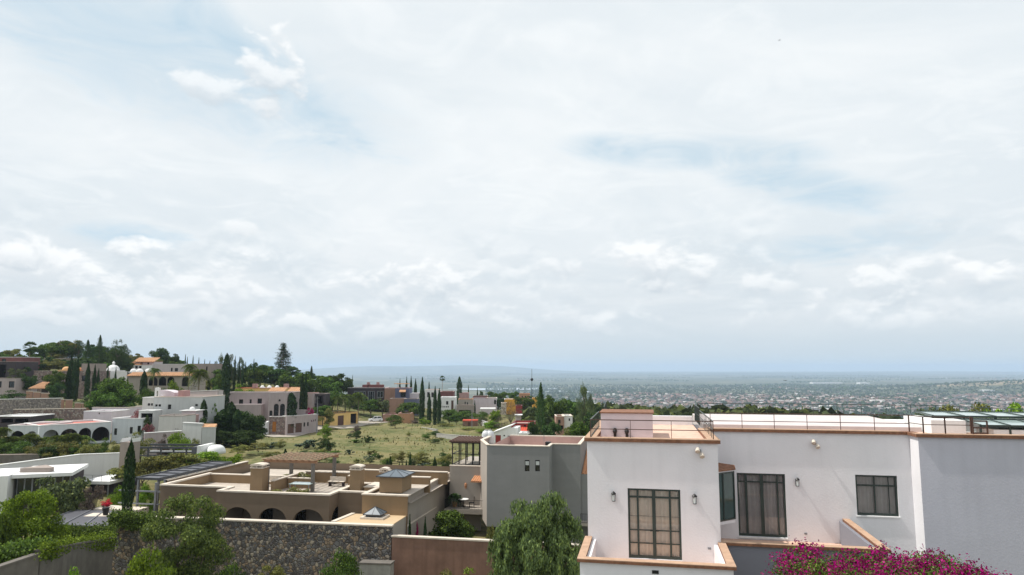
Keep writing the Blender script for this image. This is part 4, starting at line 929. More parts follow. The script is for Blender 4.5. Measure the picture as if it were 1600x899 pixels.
# left wing with balcony and glass room
xt0 = G.front(703, 727, 4.6)[0]; zt_ = G.front(703, 727, 4.6)[1]
b = MB(); b.skin(xt0, fo_.x, -9.5, zt_ - .08, pf(4.6)); b.skin(4.6, 12, -9.5, zt_ - .08, pl(xt0)); b.quad((xt0, 4.6, zt_ - .1), (fo_.x, 4.6, zt_ - .1), (fo_.x, 12, zt_ - .1), (xt0, 12, zt_ - .1)); b.build('wing_wall', M['greige'], GH)
b = MB(); b.box(xt0 - .04, fo_.x, 4.55, 4.85, zt_ - .08, zt_); b.build('coping', M['cope'], GH)
x1, za = G.front(751, 726, 4.9); x0 = G.front(704, 726, 4.9)[0]; zc = G.front(704, 689, 4.9)[1]
b = MB()
for i in range(5):
    x = x0 + .15 + (x1 - x0 - .3) * i / 4
    for y in (5.0, 8.0): b.bar((x, y, zt_), (x, y, zc - .15), .09)
for z in (zt_ + .05, zt_ + 1.0, zc - .2): b.bar((x0 + .1, 5.0, z), (x1 - .1, 5.0, z), .07); b.bar((x0 + .15, 5.0, z), (x0 + .15, 8, z), .07)
for y in (5.0, 8.0): b.bar((x0, y, zc - .1), (x1, y, zc - .1), .14, .2)
b.build('glass_room_frame', M['black'], GH)
tiled(GH, x0 - .15, x1, 4.8, 8.3, zc, zc + .1, 'door', pitch=.3, name='glass_room_roof')
b = MB(); b.quad((x0 + .2, 5.03, zt_), (x1 - .1, 5.03, zt_), (x1 - .1, 5.03, zt_ + 1.0), (x0 + .2, 5.03, zt_ + 1.0)); b.build('pane', M['glass'], GH)
# awning of tiles, balcony
xa0 = G.front(736, 752, 3.4)[0]; xa1 = -.02; z0_, z1_ = G.front(748, 752, 3.4)[1], G.front(748, 744, 4.5)[1]; tiled(GH, xa0, xa1, 3.3, 4.59, z0_, z1_, pitch=.2, name='tile_awning')
zb0 = G.front(720, 796, 2.6)[1]; xb0 = G.front(694, 796, 2.6)[0]
b = MB(); b.box(xb0, -.003, 2.6, 4.598, zb0 - .4, zb0); b.build('balcony_slab', M['greige'], GH)
railing(GH, [(xb0 + .05, 4.5, zb0), (xb0 + .05, 2.66, zb0), (-.06, 2.66, zb0)], .8, 'black', spacing=.13)
x, z = G.front(728, 759, 4.6); b = MB(); b.lathe(x, 4.5, [(.06, z - .25), (.12, z), (.1, z + .2), (.03, z + .26)], 10); b.build('wall_lamp', M['tile'], GH)
hh = (G.front(757, 752, 4.6)[0] - .5, G.front(760, 752, 4.6)[0] - .02, zb0, zb0 + 2.1)
x = G.front(724.5, 790, 3.7)[0]; table(G.wor(x, 3.6, zb0), .95, .95, .72, 'white2', 'black', 'round white table on the balcony of the grey house', 'balcony_table', True)
def chair(loc, rz, label):
    t = empty('balcony_chair', loc, rz, label, 'chair', 'chairs round the balcony table')
    b = MB(); b.box(-.23, .23, -.23, .23, .40, .45); b.build('seat', M['black'], t)
    b = MB(); [b.box(-.23 + i * .1, -.17 + i * .1, .2, .23, .45, .9) for i in range(5)]; b.box(-.24, .24, .195, .235, .86, .93); b.build('backrest', M['black'], t)
    for sx in (-1, 1):
        for sy in (-1, 1): b = MB(); b.bar((sx * .2, sy * .2, 0), (sx * .2, sy * .2, .4), .035); b.build('leg', M['black'], t)
xx = G.front(737.5, 790, 3.7)[0]; chair(G.wor(xx, 3.6, zb0), R(-90), 'black balcony chair to the right of the round white table')
xx = G.front(718, 790, 4.0)[0]; chair(G.wor(xx, 4.05, zb0), R(30), 'black balcony chair behind the round white table, beside the potted plant')
for px in (759.5, 765.5):
    t = empty('water_tank', P(px, 685, 68), 0, ('left' if px < 762 else 'right') + ' one of the two grey water tanks on the roof of the grey house', 'water tank', 'water tanks on the grey house')
    t.location.z = G.o.z - .9 
    b = MB(); k_ = 1.4; b.lathe(0, 0, [(.42, 0), (.42, k_ * .3), (.40, k_ * .32), (.42, k_ * .36), (.42, k_ * .75), (.30, k_ * .92), (.14, k_)], 16); b.build('tank', M['plastic'], t, True); b = MB(); b.lathe(0, 0, [(.16, k_), (.16, k_ + .06)], 12); b.build('lid', M['steel2'], t)
# ---------------------------------------------------------------- steel pergola and dark roofs left of the brown house
F = Frame(214, 747.5, 61, 11); t = femp('panel_roof', F, 'long dark panelled roof on steel posts along the left side of the brown house', 'carport')
w_ = F.front(262, 750)[0]; y_ = F.flat(330, 722)[1]; b = MB()
b.box(0, w_ - .9, 0, y_, -.12, 0); b.build('roof_panel', M['panel'], t); b = MB()
for i in range(8): y = y_ * i / 7; b.box(-.1, w_ - .85, y - .06, y + .06, .001, .09)
b.box(-.12, 0, -.1, y_ + .1, -.2, .1); b.box(w_ - .9, w_ - .8, -.1, y_ + .1, -.2, .1); b.build('roof_frame', M['steel'], t)
b = MB(); b.box(w_ - .45, w_ - .40, .3, y_, -.75, -.1); b.build('clerestory_glass', M['pane'], t)
for i in range(8): b = MB(); y = .2 + (y_ - .3) * i / 7; b.box(w_ - .5, w_ - .38, y - .05, y + .05, -.8, -.05); b.build('mullion', M['steel2'], t)
for x in (.1, w_ - .95):
    for y in (.1, y_ / 2, y_ - .2): b = MB(); b.bar((x, y, -4.6), (x, y, -.12), .16); b.build('post', M['steel2'], t)
b = MB(); b.bar((-1.2, -.6, -.95), (w_ + .2, -.6, -.95), .12, .12); b.bar((w_ - .6, -.6, -4.2), (w_ - .6, -.6, -.2), .18); b.bar((-1.2, -.6, -2.0), (w_ - .2, -.6, -2.0), .1); b.build('side_frame', M['steel2'], t)
# lower dark roof behind the ivy, flower pot on its rear wall
F = Frame(63, 818, 54.5, 11); t = femp('dark_roof', F, 'low dark metal roof with seams behind the ivy covered wall', 'roof')
xr_ = F.front(175, 820)[0]; zz0 = 0; yb1 = F.flat(160, 798)[1]; xb1 = F.front(118, 800, yb1)[0]; xb2 = F.front(192, 800, yb1)[0]
b = MB(); b.prism([(0, 0), (xr_, 0), (xb2, yb1), (xb1, yb1)], -.1, 0); b.build('roof_panel', M['panel'], t)
b = MB(); [b.bar((xr_ * k, 0, .03), (xb1 + (xb2 - xb1) * k, yb1, .03), .07) for k in (0, .33, .62, 1)]; b.bar((0, -.04, .02), (xr_, -.04, .02), .08); b.build('seam', M['steel2'], t)
b = MB(); b.box(.1, xr_ - .1, .1, yb1 - .1, -4.5, -.1); b.build('wall', M['dark'], t)
b = MB(); b.box(xb1 + 1.6, xb2 + 1.2, yb1 + .1, yb1 + 1.6, -4.5, .12); b.build('ledge', M['cope'], t)
# ---------------------------------------------------------------- flat white modern house at the left edge
F = Frame(-60, 736, 74, -32)
longwall('white_wall', 'long white garden wall behind the flat white modern house, its left half', -60, 734, 70, 126, YR=84, pyR=709.8, h=4.5, wall='whitew', cop='white2', th=.3)
longwall('white_wall', 'white garden wall behind the terrace of the modern house, its right half', 126, 709.8, 84.1, 189, YR=87.5, pyR=707.6, h=5.2, wall='whitew', cop='white2', th=.3)
F = Frame(18, 742.7, 66, -20); t = femp('modern_house', F, 'flat roofed white house with dark glass front at the left edge', 'house')
x1 = F.front(114, 731.5)[0]; b = MB(); b.box(0, x1, 0, 6.5, -.32, 0); b.build('roof_slab', M['white2'], t)
b = MB(); b.box(.3, x1 - .3, .8, 6.2, -4.2, -.33); b.build('wall', M['dark'], t)
for i in range(7): hh = (.3 + (x1 - .6) * i / 7, .3 + (x1 - .6) * (i + 1) / 7, -3.2, -.4); window(t, pf(.66), hh, ('steel2', 'pane'), nv=0, fr=.06, depth=.06, name='glazed_door')
b = MB(); x0 = F.front(28, 735, 1)[0]; x2 = F.front(83, 735, 1)[0]; b.prism([(x0, 1.6), (x2 - .3, .9), (x2, 1.3), (x2 - 1.2, 3.5)], .002, .42); b.build('roof_light', M['taupe'], t)
b = MB(); b.box(-7, -.02, -.8, 5, -4.2, .05); b.build('side_block', M['white2'], t)
F = Frame(127, 752, 72, 5); t = femp('garden_pavilion', F, 'white roofed garden room with dark opening beside the white wall', 'garden room')
x1 = F.front(172, 752)[0]; b = MB(); b.box(0, x1, 0, 5.5, -.3, 0); b.build('roof_slab', M['white2'], t); b = MB(); b.box(.2, x1 - .2, 1, 5.3, -3.4, -.3); b.build('wall', M['dark'], t)
for x in (.2, x1 / 2, x1 - .3): b = MB(); b.bar((x, .2, -3.4), (x, .2, -.3), .1); b.build('post', M['steel2'], t)
railing(t, [(.1, .1, 0), (x1, .1, 0)], .6, 'steel2', mids=(), bal=False, postgap=1.2, r=.02, post=.03)
F = Frame(188, 691, 82, 8); t = femp('brown_tower', F, 'square brown chimney block with white corner horns behind the cypress', 'chimney'); x1 = F.front(207, 691)[0]
b = MB(); b.box(0, x1, 0, 1.4, -5, 0); b.build('stack', M['taupe'], t)
for x in (.06, x1 - .2): b = MB(); b.prism([(x - .05, -.04), (x + .2, -.04), (x + .2, 1.44), (x - .05, 1.44)], .001, [.15, .45, .45, .15]); b.build('horn', M['white2'], t)
F = Frame(211, 699.5, 86, 3); t = femp('garden_pergola', F, 'dark steel beam pergola above the olive trees', 'pergola'); x1 = F.front(313, 694)[0]
for z, hh in ((0, .22), (-.95, .12)):
    for y in (0, 3.2): b = MB(); b.bar((0, y, z), (x1, y, z + .6 * 0), .16, hh); b.build('beam', M['steel'], t)
b = MB(); b.box(0, x1 - .6, 3.3, 3.4, -1.0, -.75); b.build('rail_band', M['white2'], t)
for i in range(6): b = MB(); x = .1 + (x1 - .2) * i / 5; b.bar((x, 0, -3.4), (x, 0, 0), .15); b.build('post', M['steel'], t)
b = MB(); b.box(x1 - 1.0, x1 - .35, -.1, 3.3, -1.9, .1); b.build('panel', M['panel'], t); b = MB(); b.box(x1 - .34, x1 + .1, -.1, 3.3, -3, .25); b.build('end_wall', M['white2'], t)
F = Frame(331, 708, 86, 0); t = femp('canopy', F, 'white humped canopy at the right end of the dark steel pergola', 'canopy')
b = MB(); n = 10; R_ = 1.05
for k in range(n): pass
b.lathe(0, 1.2, [(1.15, -.2), (1.12, .15), (1.0, .45), (.8, .68), (.5, .82), (.05, .88)], 18); b.build('cover', M['white2'], t, True)
# ---------------------------------------------------------------- white arcade house and its neighbours
w_ar = [(68, 672.5, 91, 692, 'ao'), (94.5, 671, 121, 690, 'ao'), (123.5, 669.5, 142, 689, 'ao'), (144.6, 668, 171, 688, 'ao')]
H('arcade_house', 'long white house with dark arches and a red roof terrace, left hillside', 62, 665, 105, 173.5, 690, 7.5, ('palewhite', 'white2', 'pinkroof'), -50, w_ar, par=.25)
H('arcade_wing', 'white wing with two arches at the left end of the arcade house', 13, 664.6, 105.5, 61.5, 690, 8, ('palewhite', 'white2', 'pinkroof'), 0, [(16, 673.5, 38, 692, 'ao'), (41, 674, 58, 692, 'ao')], par=.25)
H('white_annexe', 'white block with narrow windows at the right end of the arcade house', 176, 653.5, 113, 223.5, 684, 8, ('palewhite', 'white2', 'white2'), 3, [(178.5, 669.5, 182.5, 680, 'w', 0), (203, 667.5, 207, 678, 'w', 0), (215, 665.5, 219.5, 676, 'w', 0)])
H('roof_block', 'pinkish white upper block behind the arcade house roof', 131, 642.6, 121, 174, 660, 5, ('lilac', 'white2', 'white2'), 5, [(154, 645, 156, 647.5, 'w', 0)])
H('slot_block', 'pale block with a tall dark slot window above the white annexe', 144, 636.5, 127, 198, 656, 6, ('lilac', 'cope', 'white2'), 5, [(174.5, 642, 179.5, 655.5, 'w', 0)])
H('flat_roof_shed', 'low dark carport with a pale flat roof at the left edge', -10, 650.5, 113, 47, 662, 6, ('dark', 'white2', 'white2'), 0, [(2, 654.5, 20, 661, 'o'), (23, 654.5, 44, 661, 'o')], par=.15)
longwall('retaining_wall', 'upper pinkish stone retaining wall with white coping on the left hillside', -40, 624.5, 142, 96, YR=140, pyR=622, h=4.2, wall='stone2', cop='white2')
longwall('retaining_wall', 'lower reddish stone retaining wall above the arcade house', 21, 639.7, 126, 132, YR=125, pyR=638, h=4, wall='stone3', cop='cope')
for i, (a, b_, c_, d_) in enumerate(((96, 101, 624, 643), (102.5, 113.5, 624.5, 637), (117, 127, 629.5, 643), (128, 142, 630, 643))):
    longwall('fence_panel', 'brick red fence panel by the stone retaining wall, ' + ('leftmost', 'second from left', 'third from left', 'rightmost')[i] + ' of four', a, c_, 133, b_, YR=133.3, pyR=c_ + .2, h=2.6, th=.15, wall='peachd', cop='cope', cat='fence panel')
longwall('garden_wall', 'weathered brown grey garden wall below the palms, left edge', -30, 711, 92, 62, YR=93, pyR=709.5, h=3, wall='concrete', cop='taupe'); longwall('garden_wall', 'dark garden wall running up from the palms to the white wall', 62, 709, 93.2, 124, YR=97, pyR=700, h=3, wall='concrete', cop='taupe')
# hill top houses
H('dark_house', 'dark house with red upper wall at the far left edge of the hill', -25, 565, 190, 25, 592, 9, ('dark', 'taupe', 'taupe'), 0, [(-5, 570, 8, 590, 'o')])
H('red_house', 'dark red upper storey at the far left edge of the hill', -20, 558, 196, 33, 567, 8, ('redd', 'white2', 'taupe'), 0, [(3, 561, 9, 566, 'w', 0)])
H('low_house', 'low mauve house with pale door at the left edge of the hill', -20, 591, 172, 25, 610, 8, ('mauve', 'taupe', 'taupe'), 0, [(-4, 596, 2, 606, 'w', 1), (14, 588 + 8, 22, 606, 'w', 1)])
H('hill_house', 'grey flat house among trees near the hill top', 69, 559.5, 232, 103, 572, 8, ('taupe', 'greige', 'taupe'), 0, [(75, 563, 80, 571, 'w')])
H('stone_house', 'mauve stone house behind the orange awning, left of the tall cypresses', 53, 579.5, 188, 80, 612, 8, ('stone3', 'taupe', 'taupe'), 0, [(65, 588, 67.5, 594, 'w', 0)])
t, F, w = H('domed_house', 'mauve stone house with small domes behind the dark cypresses', 99, 580, 185, 142, 612, 9, ('stone3', 'taupe', 'taupe'), 0, [(128, 587, 136, 596, 'w', 1), (107, 589, 111, 597, 'w', 0)])
x, z = F.front(103.5, 578, 2); dome(t, x, 2, -.1, 1.0, 'ochre2', False); x, z = F.front(125, 578, 2); dome(t, x, 2, -.1, .8, 'tile', False)
block(t, 'upper_floor', w * .52, w, 1.5, 7, .01, 2.0, 'taupe')
t, F, w = H('chapel', 'white building with a white dome and lantern near the hill top', 157, 580.5, 200, 181, 590, 6, ('white2', 'white2', 'white2'), 0)
dome(t, w / 2, 2.5, -.3, 1.7, 'white2', True)
F = Frame(44, 607, 166, 3); t = femp('awning', F, 'sloping orange tiled awning over a dark patio on the left hillside', 'awning'); x1 = F.front(77, 607)[0]
tiled(t, 0, x1, 0, 4.5, 0, 1.4, 'tileb', pitch=.4); [b.build('post', M['taupe'], t) for b in [MB().bar((x, y, -3.5), (x, y, -.1 + y * .28), .2) for x in (.2, x1 - .3) for y in (.3, 4.2)]]
b = MB(); b.box(.3, x1 - .2, 4.0, 4.3, -3.4, .4); b.build('back_wall', M['dark'], t)
for i, (a, c_) in enumerate(((41, 51), (52.5, 63), (64.5, 77))): longwall('fence_panel', 'peach fence panel below the orange awning, ' + ('left', 'middle', 'right')[i] + ' of three', a, 611 + i * 1.5, 160, c_, YR=160.2, pyR=611.5 + i * 1.5, h=2.2, th=.2, wall='peachd', cop='cope', cat='fence panel')
# house with white domes and arches
t, F, w = H('arched_villa', 'hill villa with a tiled eave, dark arches and three white domes', 201, 587, 186, 297, 606, 9, ('greige', 'tile', 'taupe'), 2, [(219, 589, 230, 603, 'ao'), (232.5, 589, 246, 603, 'ao'), (248, 589, 259.5, 603, 'ao'), (261.5, 589, 272, 603, 'ao'), (284.5, 589, 295.5, 604, 'ao')], par=.1)
tiled(t, -.3, w + .3, -.6, 2.4, -.05, .85, 'tileb', pitch=.5)
for px in (211, 220.7, 234): x, _ = F.front(px, 585, 4); dome(t, x, 3.2, .75, .85, 'white2', False, 1.1)
H('upper_villa', 'long pale grey flat house above the arched villa', 238, 569, 204, 292, 584, 8, ('mauvel', 'white2', 'white2'), 0, [(267, 575, 269.5, 580.5, 'w', 0), (273, 575.5, 278, 580.5, 'w')])
H('upper_block', 'grey block with a chimney above the palms, right of the long pale house', 293, 568.5, 206, 335, 584, 8, ('taupe', 'greige', 'taupe'), 0, [(322, 573, 324, 580, 'w', 0)]); 
t, F, w = H('gabled_house', 'small pink house with orange tiled gable near the skyline', 212, 565, 228, 240, 573, 6, ('lilac', 'tile', 'tile'), 0, [(219, 566.5, 223, 569.5, 'w'), (230, 566.5, 233, 569.5, 'w')], par=.05)
tiled(t, -.6, w + .6, -.7, 3, -.1, 1.3, 'tileb', pitch=.6)
F = Frame(198, 571, 226, 0); t = femp('tiled_roof', F, 'orange tiled roof corner left of the pink gabled house', 'roof'); tiled(t, -2, 4, 0, 4, 0, 1, 'tileb', pitch=.6); block(t, 'wall', -1.6, 3.6, .4, 4, -4, -.1, 'lilac')
H('arch_block', 'lower white wing with dark openings under the pink gabled house', 209, 570.2, 222, 232, 580, 5, ('white2', 'tile', 'tile'), 0, [(211, 571.8, 215, 576, 'o'), (217, 571.8, 221, 576, 'o')])
# large pale grey house, centre left
t, F, w = H('pale_house', 'large pale grey house with small square windows and a white bell arch, centre left', 241, 620, 118, 317, 657, 8, ('offwhite', 'cope', 'rose'), 3,
  [(242.5, 632, 246, 635.5, 'w', 0), (247.5, 632, 251.4, 635.5, 'w', 0), (262.4, 632.3, 267.3, 639.6, 'w', 1, 1), (305, 631.6, 309, 635.3, 'w', 0)])
H('pale_wing', 'left wing of the large pale grey house with two small windows', 223, 621, 118.3, 240.6, 655, 7, ('offwhite2', 'white2', 'white2'), 3, [(230.6, 630.4, 234.5, 634.2, 'w', 0), (235.7, 630.4, 239.8, 634.2, 'w', 0)])
x, _ = F.front(245, 618, 1); b = MB(); b.skin(x - .4, x + .4, -.2, 1.35, pf(1), [(x - .2, x + .2, 0, 1.0, True)], .4); b.skin(x - .4, x + .4, -.2, 1.35, pf(1.4), [(x - .2, x + .2, 0, 1.0, True)], .01); b.box(x - .4, x + .4, 1.0, 1.4, 1.35, 1.45); b.prism([(x - .42, 1), (x + .42, 1), (x, 1.4)], 1.45, [1.45, 1.45, 1.5]); b.quad((x-.4,1,-.2),(x-.4,1.4,-.2),(x-.4,1.4,1.35),(x-.4,1,1.35)); b.quad((x+.4,1,-.2),(x+.4,1.4,-.2),(x+.4,1.4,1.35),(x+.4,1,1.35)); b.build('bell_arch', M['white2'], t)
x0, _ = F.front(249, 619, 3); x1, _ = F.front(272, 619, 3); n = 8; b = MB(); pts = [(x0, -.1)] + [(x0 + (x1 - x0) * i / n, 1.0 - .45 * (i / n) ** 3) for i in range(n + 1)] + [(x1, -.1)]; m_ = len(pts)
b.add([(x, 3, z) for x, z in pts] + [(x, 5.5, z) for x, z in pts], [tuple(range(m_ - 1, -1, -1)), tuple(range(m_, 2 * m_))] + [(i, (i + 1) % m_, m_ + (i + 1) % m_, m_ + i) for i in range(m_)]); b.build('vaulted_roof', M['lilac'], t)
x0, _ = F.front(278, 619, 2.5); x1, _ = F.front(287.5, 619, 2.5); block(t, 'roof_block', x0, x1, 2.5, 4.5, -.1, .95, 'rose')
t, F, w = H('portico', 'small white roofed portico left of the pale grey house', 217, 641.5, 114, 240, 660, 2.6, ('offwhite', 'white2', 'white2'), 3, [(220, 646, 239, 662, 'o')], par=.1)
t, F, w = H('domed_block', 'small pale block topped by a flat slab and a tiny white dome', 284, 641.5, 113, 305, 656, 3, ('lilac', 'white2', 'white2'), 3, over=.3, par=.1); dome(t, w / 2, 1.2, -.02, .42, 'white2', False, 1.1)
H('rose_block', 'low rose coloured parapet block below the tiny white dome', 286, 649.5, 110, 298.5, 665, 2.5, ('rose', 'rose', 'rose'), 3)
H('blank_block', 'blank pale block with two small vents in front of the pale grey house', 248.5, 649.5, 107, 285.5, 680, 4, ('offwhite2', 'taupe', 'taupe'), 3, [(273.5, 670, 275, 671.4, 'w', 0), (276.8, 670, 278.3, 671.4, 'w', 0)], par=.5)
longwall('garden_wall', 'pale grey stepped garden wall right of the blank pale block', 286, 660, 105, 315.5, YR=104, pyR=661.5, h=4.5, wall='offwhite', cop='white2')
t_, _ = longwall('garden_wall', 'pale garden wall with an orange tiled cap beside the dark trees', 316, 667.5, 104, 336, YR=104, pyR=667.5, h=4, wall='offwhite', cop='white2'); b = MB(); b.prism([(0, -.1), (2.0, -.1), (2.0, .5), (0, .5)], .002, [.02, .02, .45, .45]); b.build('tile_cap', M['tileb'], t_)
longwall('garden_wall', 'mauve garden wall below the blank pale block', 226, 676.5, 101, 284, YR=104, pyR=673, h=3.5, wall='mauve', cop='white2')
longwall('garden_wall', 'tall mauve brown wall above and right of the pale grey house', 293, 611.5, 150, 340, YR=146, pyR=609.5, h=7, wall='mauve', cop='white2'); longwall('garden_wall', 'pale end wall joining the stone house on its left', 341, 609, 147, 349, YR=165, pyR=610, h=8, wall='mauvel', cop='mauvel')
# stone house with arched windows
t, F, w = H('stone_villa', 'mauve stone villa with a row of windows above the dark trees', 347, 613.5, 178, 426, 650, 8, ('mauve', 'mauvel', 'taupe'), 0, [(352, 624.5, 354.5, 631.5, 'w', 0), (373.5, 624.3, 379.7, 631.5, 'w'), (390, 624.3, 393, 630.5, 'w', 0), (402.5, 623, 409, 631, 'w')])
block(t, 'lower_terrace', 1, w * .85, -2.2, -.002, -9, F.front(380, 632, -2.2)[1], 'mauve')
t, F, w = H('arched_wing', 'projecting wing of the stone villa with two tall arched windows and a round one', 420, 613.5, 173, 448.5, 655, 9, ('mauve', 'mauvel', 'taupe'), 6, [(428, 631, 435, 650, 'a', 1, 2), (437.7, 631, 444.7, 650, 'a', 1, 2), (435.2, 624, 438.3, 627.5, 'a', 0), (421, 641.5, 425.5, 650, 'a', 0)])
H('garage_wing', 'stone garage building with two brown doors beside the road', 448, 650, 171.5, 497, 677.5, 6, ('mauve', 'white2', 'taupe'), -50, [(449.7, 663, 459, 677, 'd'), (462, 661.7, 471.4, 675.5, 'd'), (474.4, 660.4, 476.9, 666.7, 'w', 0), (480, 660, 482.4, 666, 'w', 0), (486.2, 656.6, 487.4, 659.5, 'w', 0), (489.4, 656, 490.6, 659, 'w', 0), (492.2, 655.4, 493.4, 658.4, 'w', 0)])
H('gate_wing', 'reddish stone entrance wall with an orange wooden door by the road', 421, 651, 172, 447.5, 679, 5, ('stone3', 'white2', 'taupe'), 2, [(425.5, 659, 431, 675, 'D')])
longwall('curved_wall', 'white side wall left of the orange wooden door', 410, 663, 166, 420.5, YR=171.5, pyR=658, h=5, wall='whitew', cop='white2')
t, F, w = H('ochre_house', 'low ochre house with rose chimneys and little domes behind the stone villa', 368, 606.5, 200, 452, 616, 9, ('yellow', 'red', 'rose'), 0)
for px, wp, mt in ((397, 6, 'rose'), (446, 6, 'rose')): x0 = F.front(px - wp / 2, 606, 1)[0]; x1 = F.front(px + wp / 2, 606, 1)[0]; block(t, 'chimney', x0, x1, 1, 2.5, -.1, 1.15, mt)
for px in (410, 421, 433): x = F.front(px, 606, 3)[0]; dome(t, x, 3, -.1, .6, 'white2', False, 1.2)
F = Frame(418, 612, 190, 0); t = femp('tiled_roof', F, 'sloping orange tiled roof between the stone villa and the ochre house', 'roof'); tiled(t, 0, 4.6, 0, 3, 0, 1.0, 'tileb', pitch=.5); block(t, 'wall', .2, 4.4, .3, 2.9, -2, -.1, 'yellow')
t, F, w = H('tiled_house', 'small yellow house with an orange tiled roof left of the twin cypresses', 450, 613, 188, 467, 636, 6, ('yellow', 'tile', 'tile'), 0, [(455, 622, 458, 630, 'w', 0)], par=.05); tiled(t, -.3, w + .3, -.5, 3.5, 0, 1.2, 'tileb', pitch=.5)
H('grey_block', 'plain grey block behind the twin cypresses', 467, 614.5, 192, 489, 636, 6, ('mauve', 'rose', 'taupe'), 0); H('dark_pergola_house', 'dark brown block right of the twin cypresses', 489.5, 615.5, 194, 507, 634, 6, ('dark', 'taupe', 'taupe'), 0, [(492, 619, 504, 631, 'o')])
longwall('garden_wall', 'grey garden wall in front of the twin cypresses', 449, 639, 176, 487, YR=178, pyR=641, h=3, wall='mauve', cop='mauvel')
H('yellow_house', 'low mustard yellow house with two brown garage doors beside the road', 498, 648.5, 190, 559, 668, 6, ('yellow', 'ochre2', 'taupe'), -62, [(528, 650, 537, 664.5, 'd'), (548, 647, 557, 662, 'o')])
t, F, w = H('black_house', 'modern black house with red roof blocks on the ridge', 543, 606, 250, 601.5, 632, 10, ('dark', 'white2', 'rose'), 0, [(553, 611, 571, 630, 'g', 5), (575, 611, 585, 630, 'g', 2), (589, 611, 599, 622, 'g', 1)])
for a, c_ in ((566, 574), (576, 598)): x0 = F.front(a, 605, 2)[0]; x1 = F.front(c_, 605, 2)[0]; block(t, 'roof_block', x0, x1, 2, 5, -.1, 1.0, 'redd')
for px in (575, 590): x = F.front(px, 605, 3)[0]; block(t, 'chimney', x - .5, x + .5, 3.2, 4.2, 1.001, 1.9, 'rose')
# cluster beyond the field
H('brick_house', 'plain peach brown house right of the black house', 601, 607, 248, 617.5, 634, 8, ('peachd', 'rose', 'rose'), 0)
t, F, w = H('blue_house', 'slate blue house with an orange tiled awning over its window', 617.5, 606.5, 240, 639, 630, 8, ('blue', 'rose', 'rose'), 0, [(626, 613, 634, 621, 'w', 1)])
x0 = F.front(624.5, 612)[0]; x1 = F.front(634.5, 612)[0]; z_ = F.front(630, 612)[1]; tiled(t, x0, x1, -1.2, -.01, z_ - .1, z_ + .6, 'tileb', pitch=.4, name='tile_awning')
for x in (0.4, w - .4): b = MB(); b.bar((x, 3, 0), (x, 3, 1.3), .25); b.build('roof_post', M['white2'], t)
b = MB(); b.box(-.8, w * .9, 2, 5.5, 1.3, 1.5); b.build('roof_canopy', M['tileb'], t)
H('white_lean_house', 'pale house with grey roof right of the slate blue house', 640, 615, 242, 657, 634, 8, ('lilac', 'white2', 'mauvel'), 0); H('terrace_house', 'tan terrace wall below the slate blue house', 609, 623, 232, 631, 640, 5, ('peachd', 'taupe', 'taupe'), 0); H('terrace_house', 'dark blue grey terrace wall below the pale house', 631.5, 623.5, 231, 652, 640, 5, ('blue', 'taupe', 'taupe'), 0)
H('arch_front_house', 'cream house with two tall windows behind the cypress row', 664, 609, 262, 685, 630, 8, ('white2', 'cope', 'rose'), 0, [(667.5, 613, 671, 621, 'w', 0), (674, 613.5, 677.5, 621, 'w', 0)])
H('rose_house', 'dark house with rose roof under the fan palm', 688, 612, 262, 708, 630, 8, ('redd', 'rose', 'rose'), 0)
H('white_cube_house', 'white house with a row of four tiny windows right of the cypress row', 688, 621, 246, 711, 648, 8, ('white2', 'white2', 'white2'), 0, [(697, 627, 700.5, 632.5, 'w', 0), (691.5, 634.8, 693, 637, 'w', 0), (694.3, 634.8, 695.8, 637, 'w', 0), (697, 634.8, 698.5, 637, 'w', 0), (699.6, 634.8, 701.1, 637, 'w', 0), (705, 626, 708.5, 644, 'd')])
H('rose_roof_house', 'house with a dark rose roof behind the mauve houses', 717.5, 614.5, 282, 731, 630, 8, ('rose', 'rose', 'rose'), 0); H('greige_house', 'greige house with two small windows beyond the field', 716, 624, 258, 738, 645, 7, ('greige', 'tile', 'taupe'), 0, [(726, 628, 727.6, 632, 'w', 0), (729.5, 629, 731.2, 632.4, 'w', 0)])
H('mauve_house', 'wide mauve grey house on the ridge, left half', 738, 622, 268, 760, 645, 7, ('lilac', 'redd', 'taupe'), 0); H('mauve_house', 'mauve grey house on the ridge with a dark window at its right end', 760, 622, 268.5, 776, 645, 7, ('lilac', 'cope', 'taupe'), 0, [(772, 625, 775, 632, 'w', 0)])
H('dark_top_block', 'dark upper block on the mauve ridge houses', 739, 619, 280, 762, 630, 6, ('redd', 'taupe', 'taupe'), 0); H('grey_low_house', 'low grey wall house in front of the greige house', 713, 633.5, 244, 741, 650, 5, ('taupe', 'taupe', 'taupe'), 0, [(717, 641, 736, 646, 'o')])
F = Frame(750, 638.5, 236, 0); t = femp('patio_roof', F, 'flat white patio roof on thin posts beyond the field', 'patio roof'); x1 = F.front(774, 638)[0]; b = MB(); b.box(0, x1, 0, 5, -.3, 0); b.build('roof_slab', M['white2'], t); [b.build('post', M['white2'], t) for b in [MB().bar((x, y, -4), (x, y, -.3), .2) for x in (.1, x1 - .2) for y in (.2, 4.8)]]
H('ochre_tower', 'bright ochre block with white top on the ridge', 788, 624, 286, 808, 640, 7, ('ochre', 'white2', 'cope'), 0); H('orange_house', 'distant peach house with orange roof above the ochre block', 811, 615.5, 330, 828, 626, 7, ('peach', 'tile', 'tileb'), 0, [(815, 619, 817, 622, 'w', 0), (820, 619, 822, 622, 'w', 0)]); H('ochre_house', 'small ochre house half hidden in trees right of the bright ochre block', 832, 621.5, 300, 840, 632, 6, ('ochre', 'cope', 'cope'), 0)
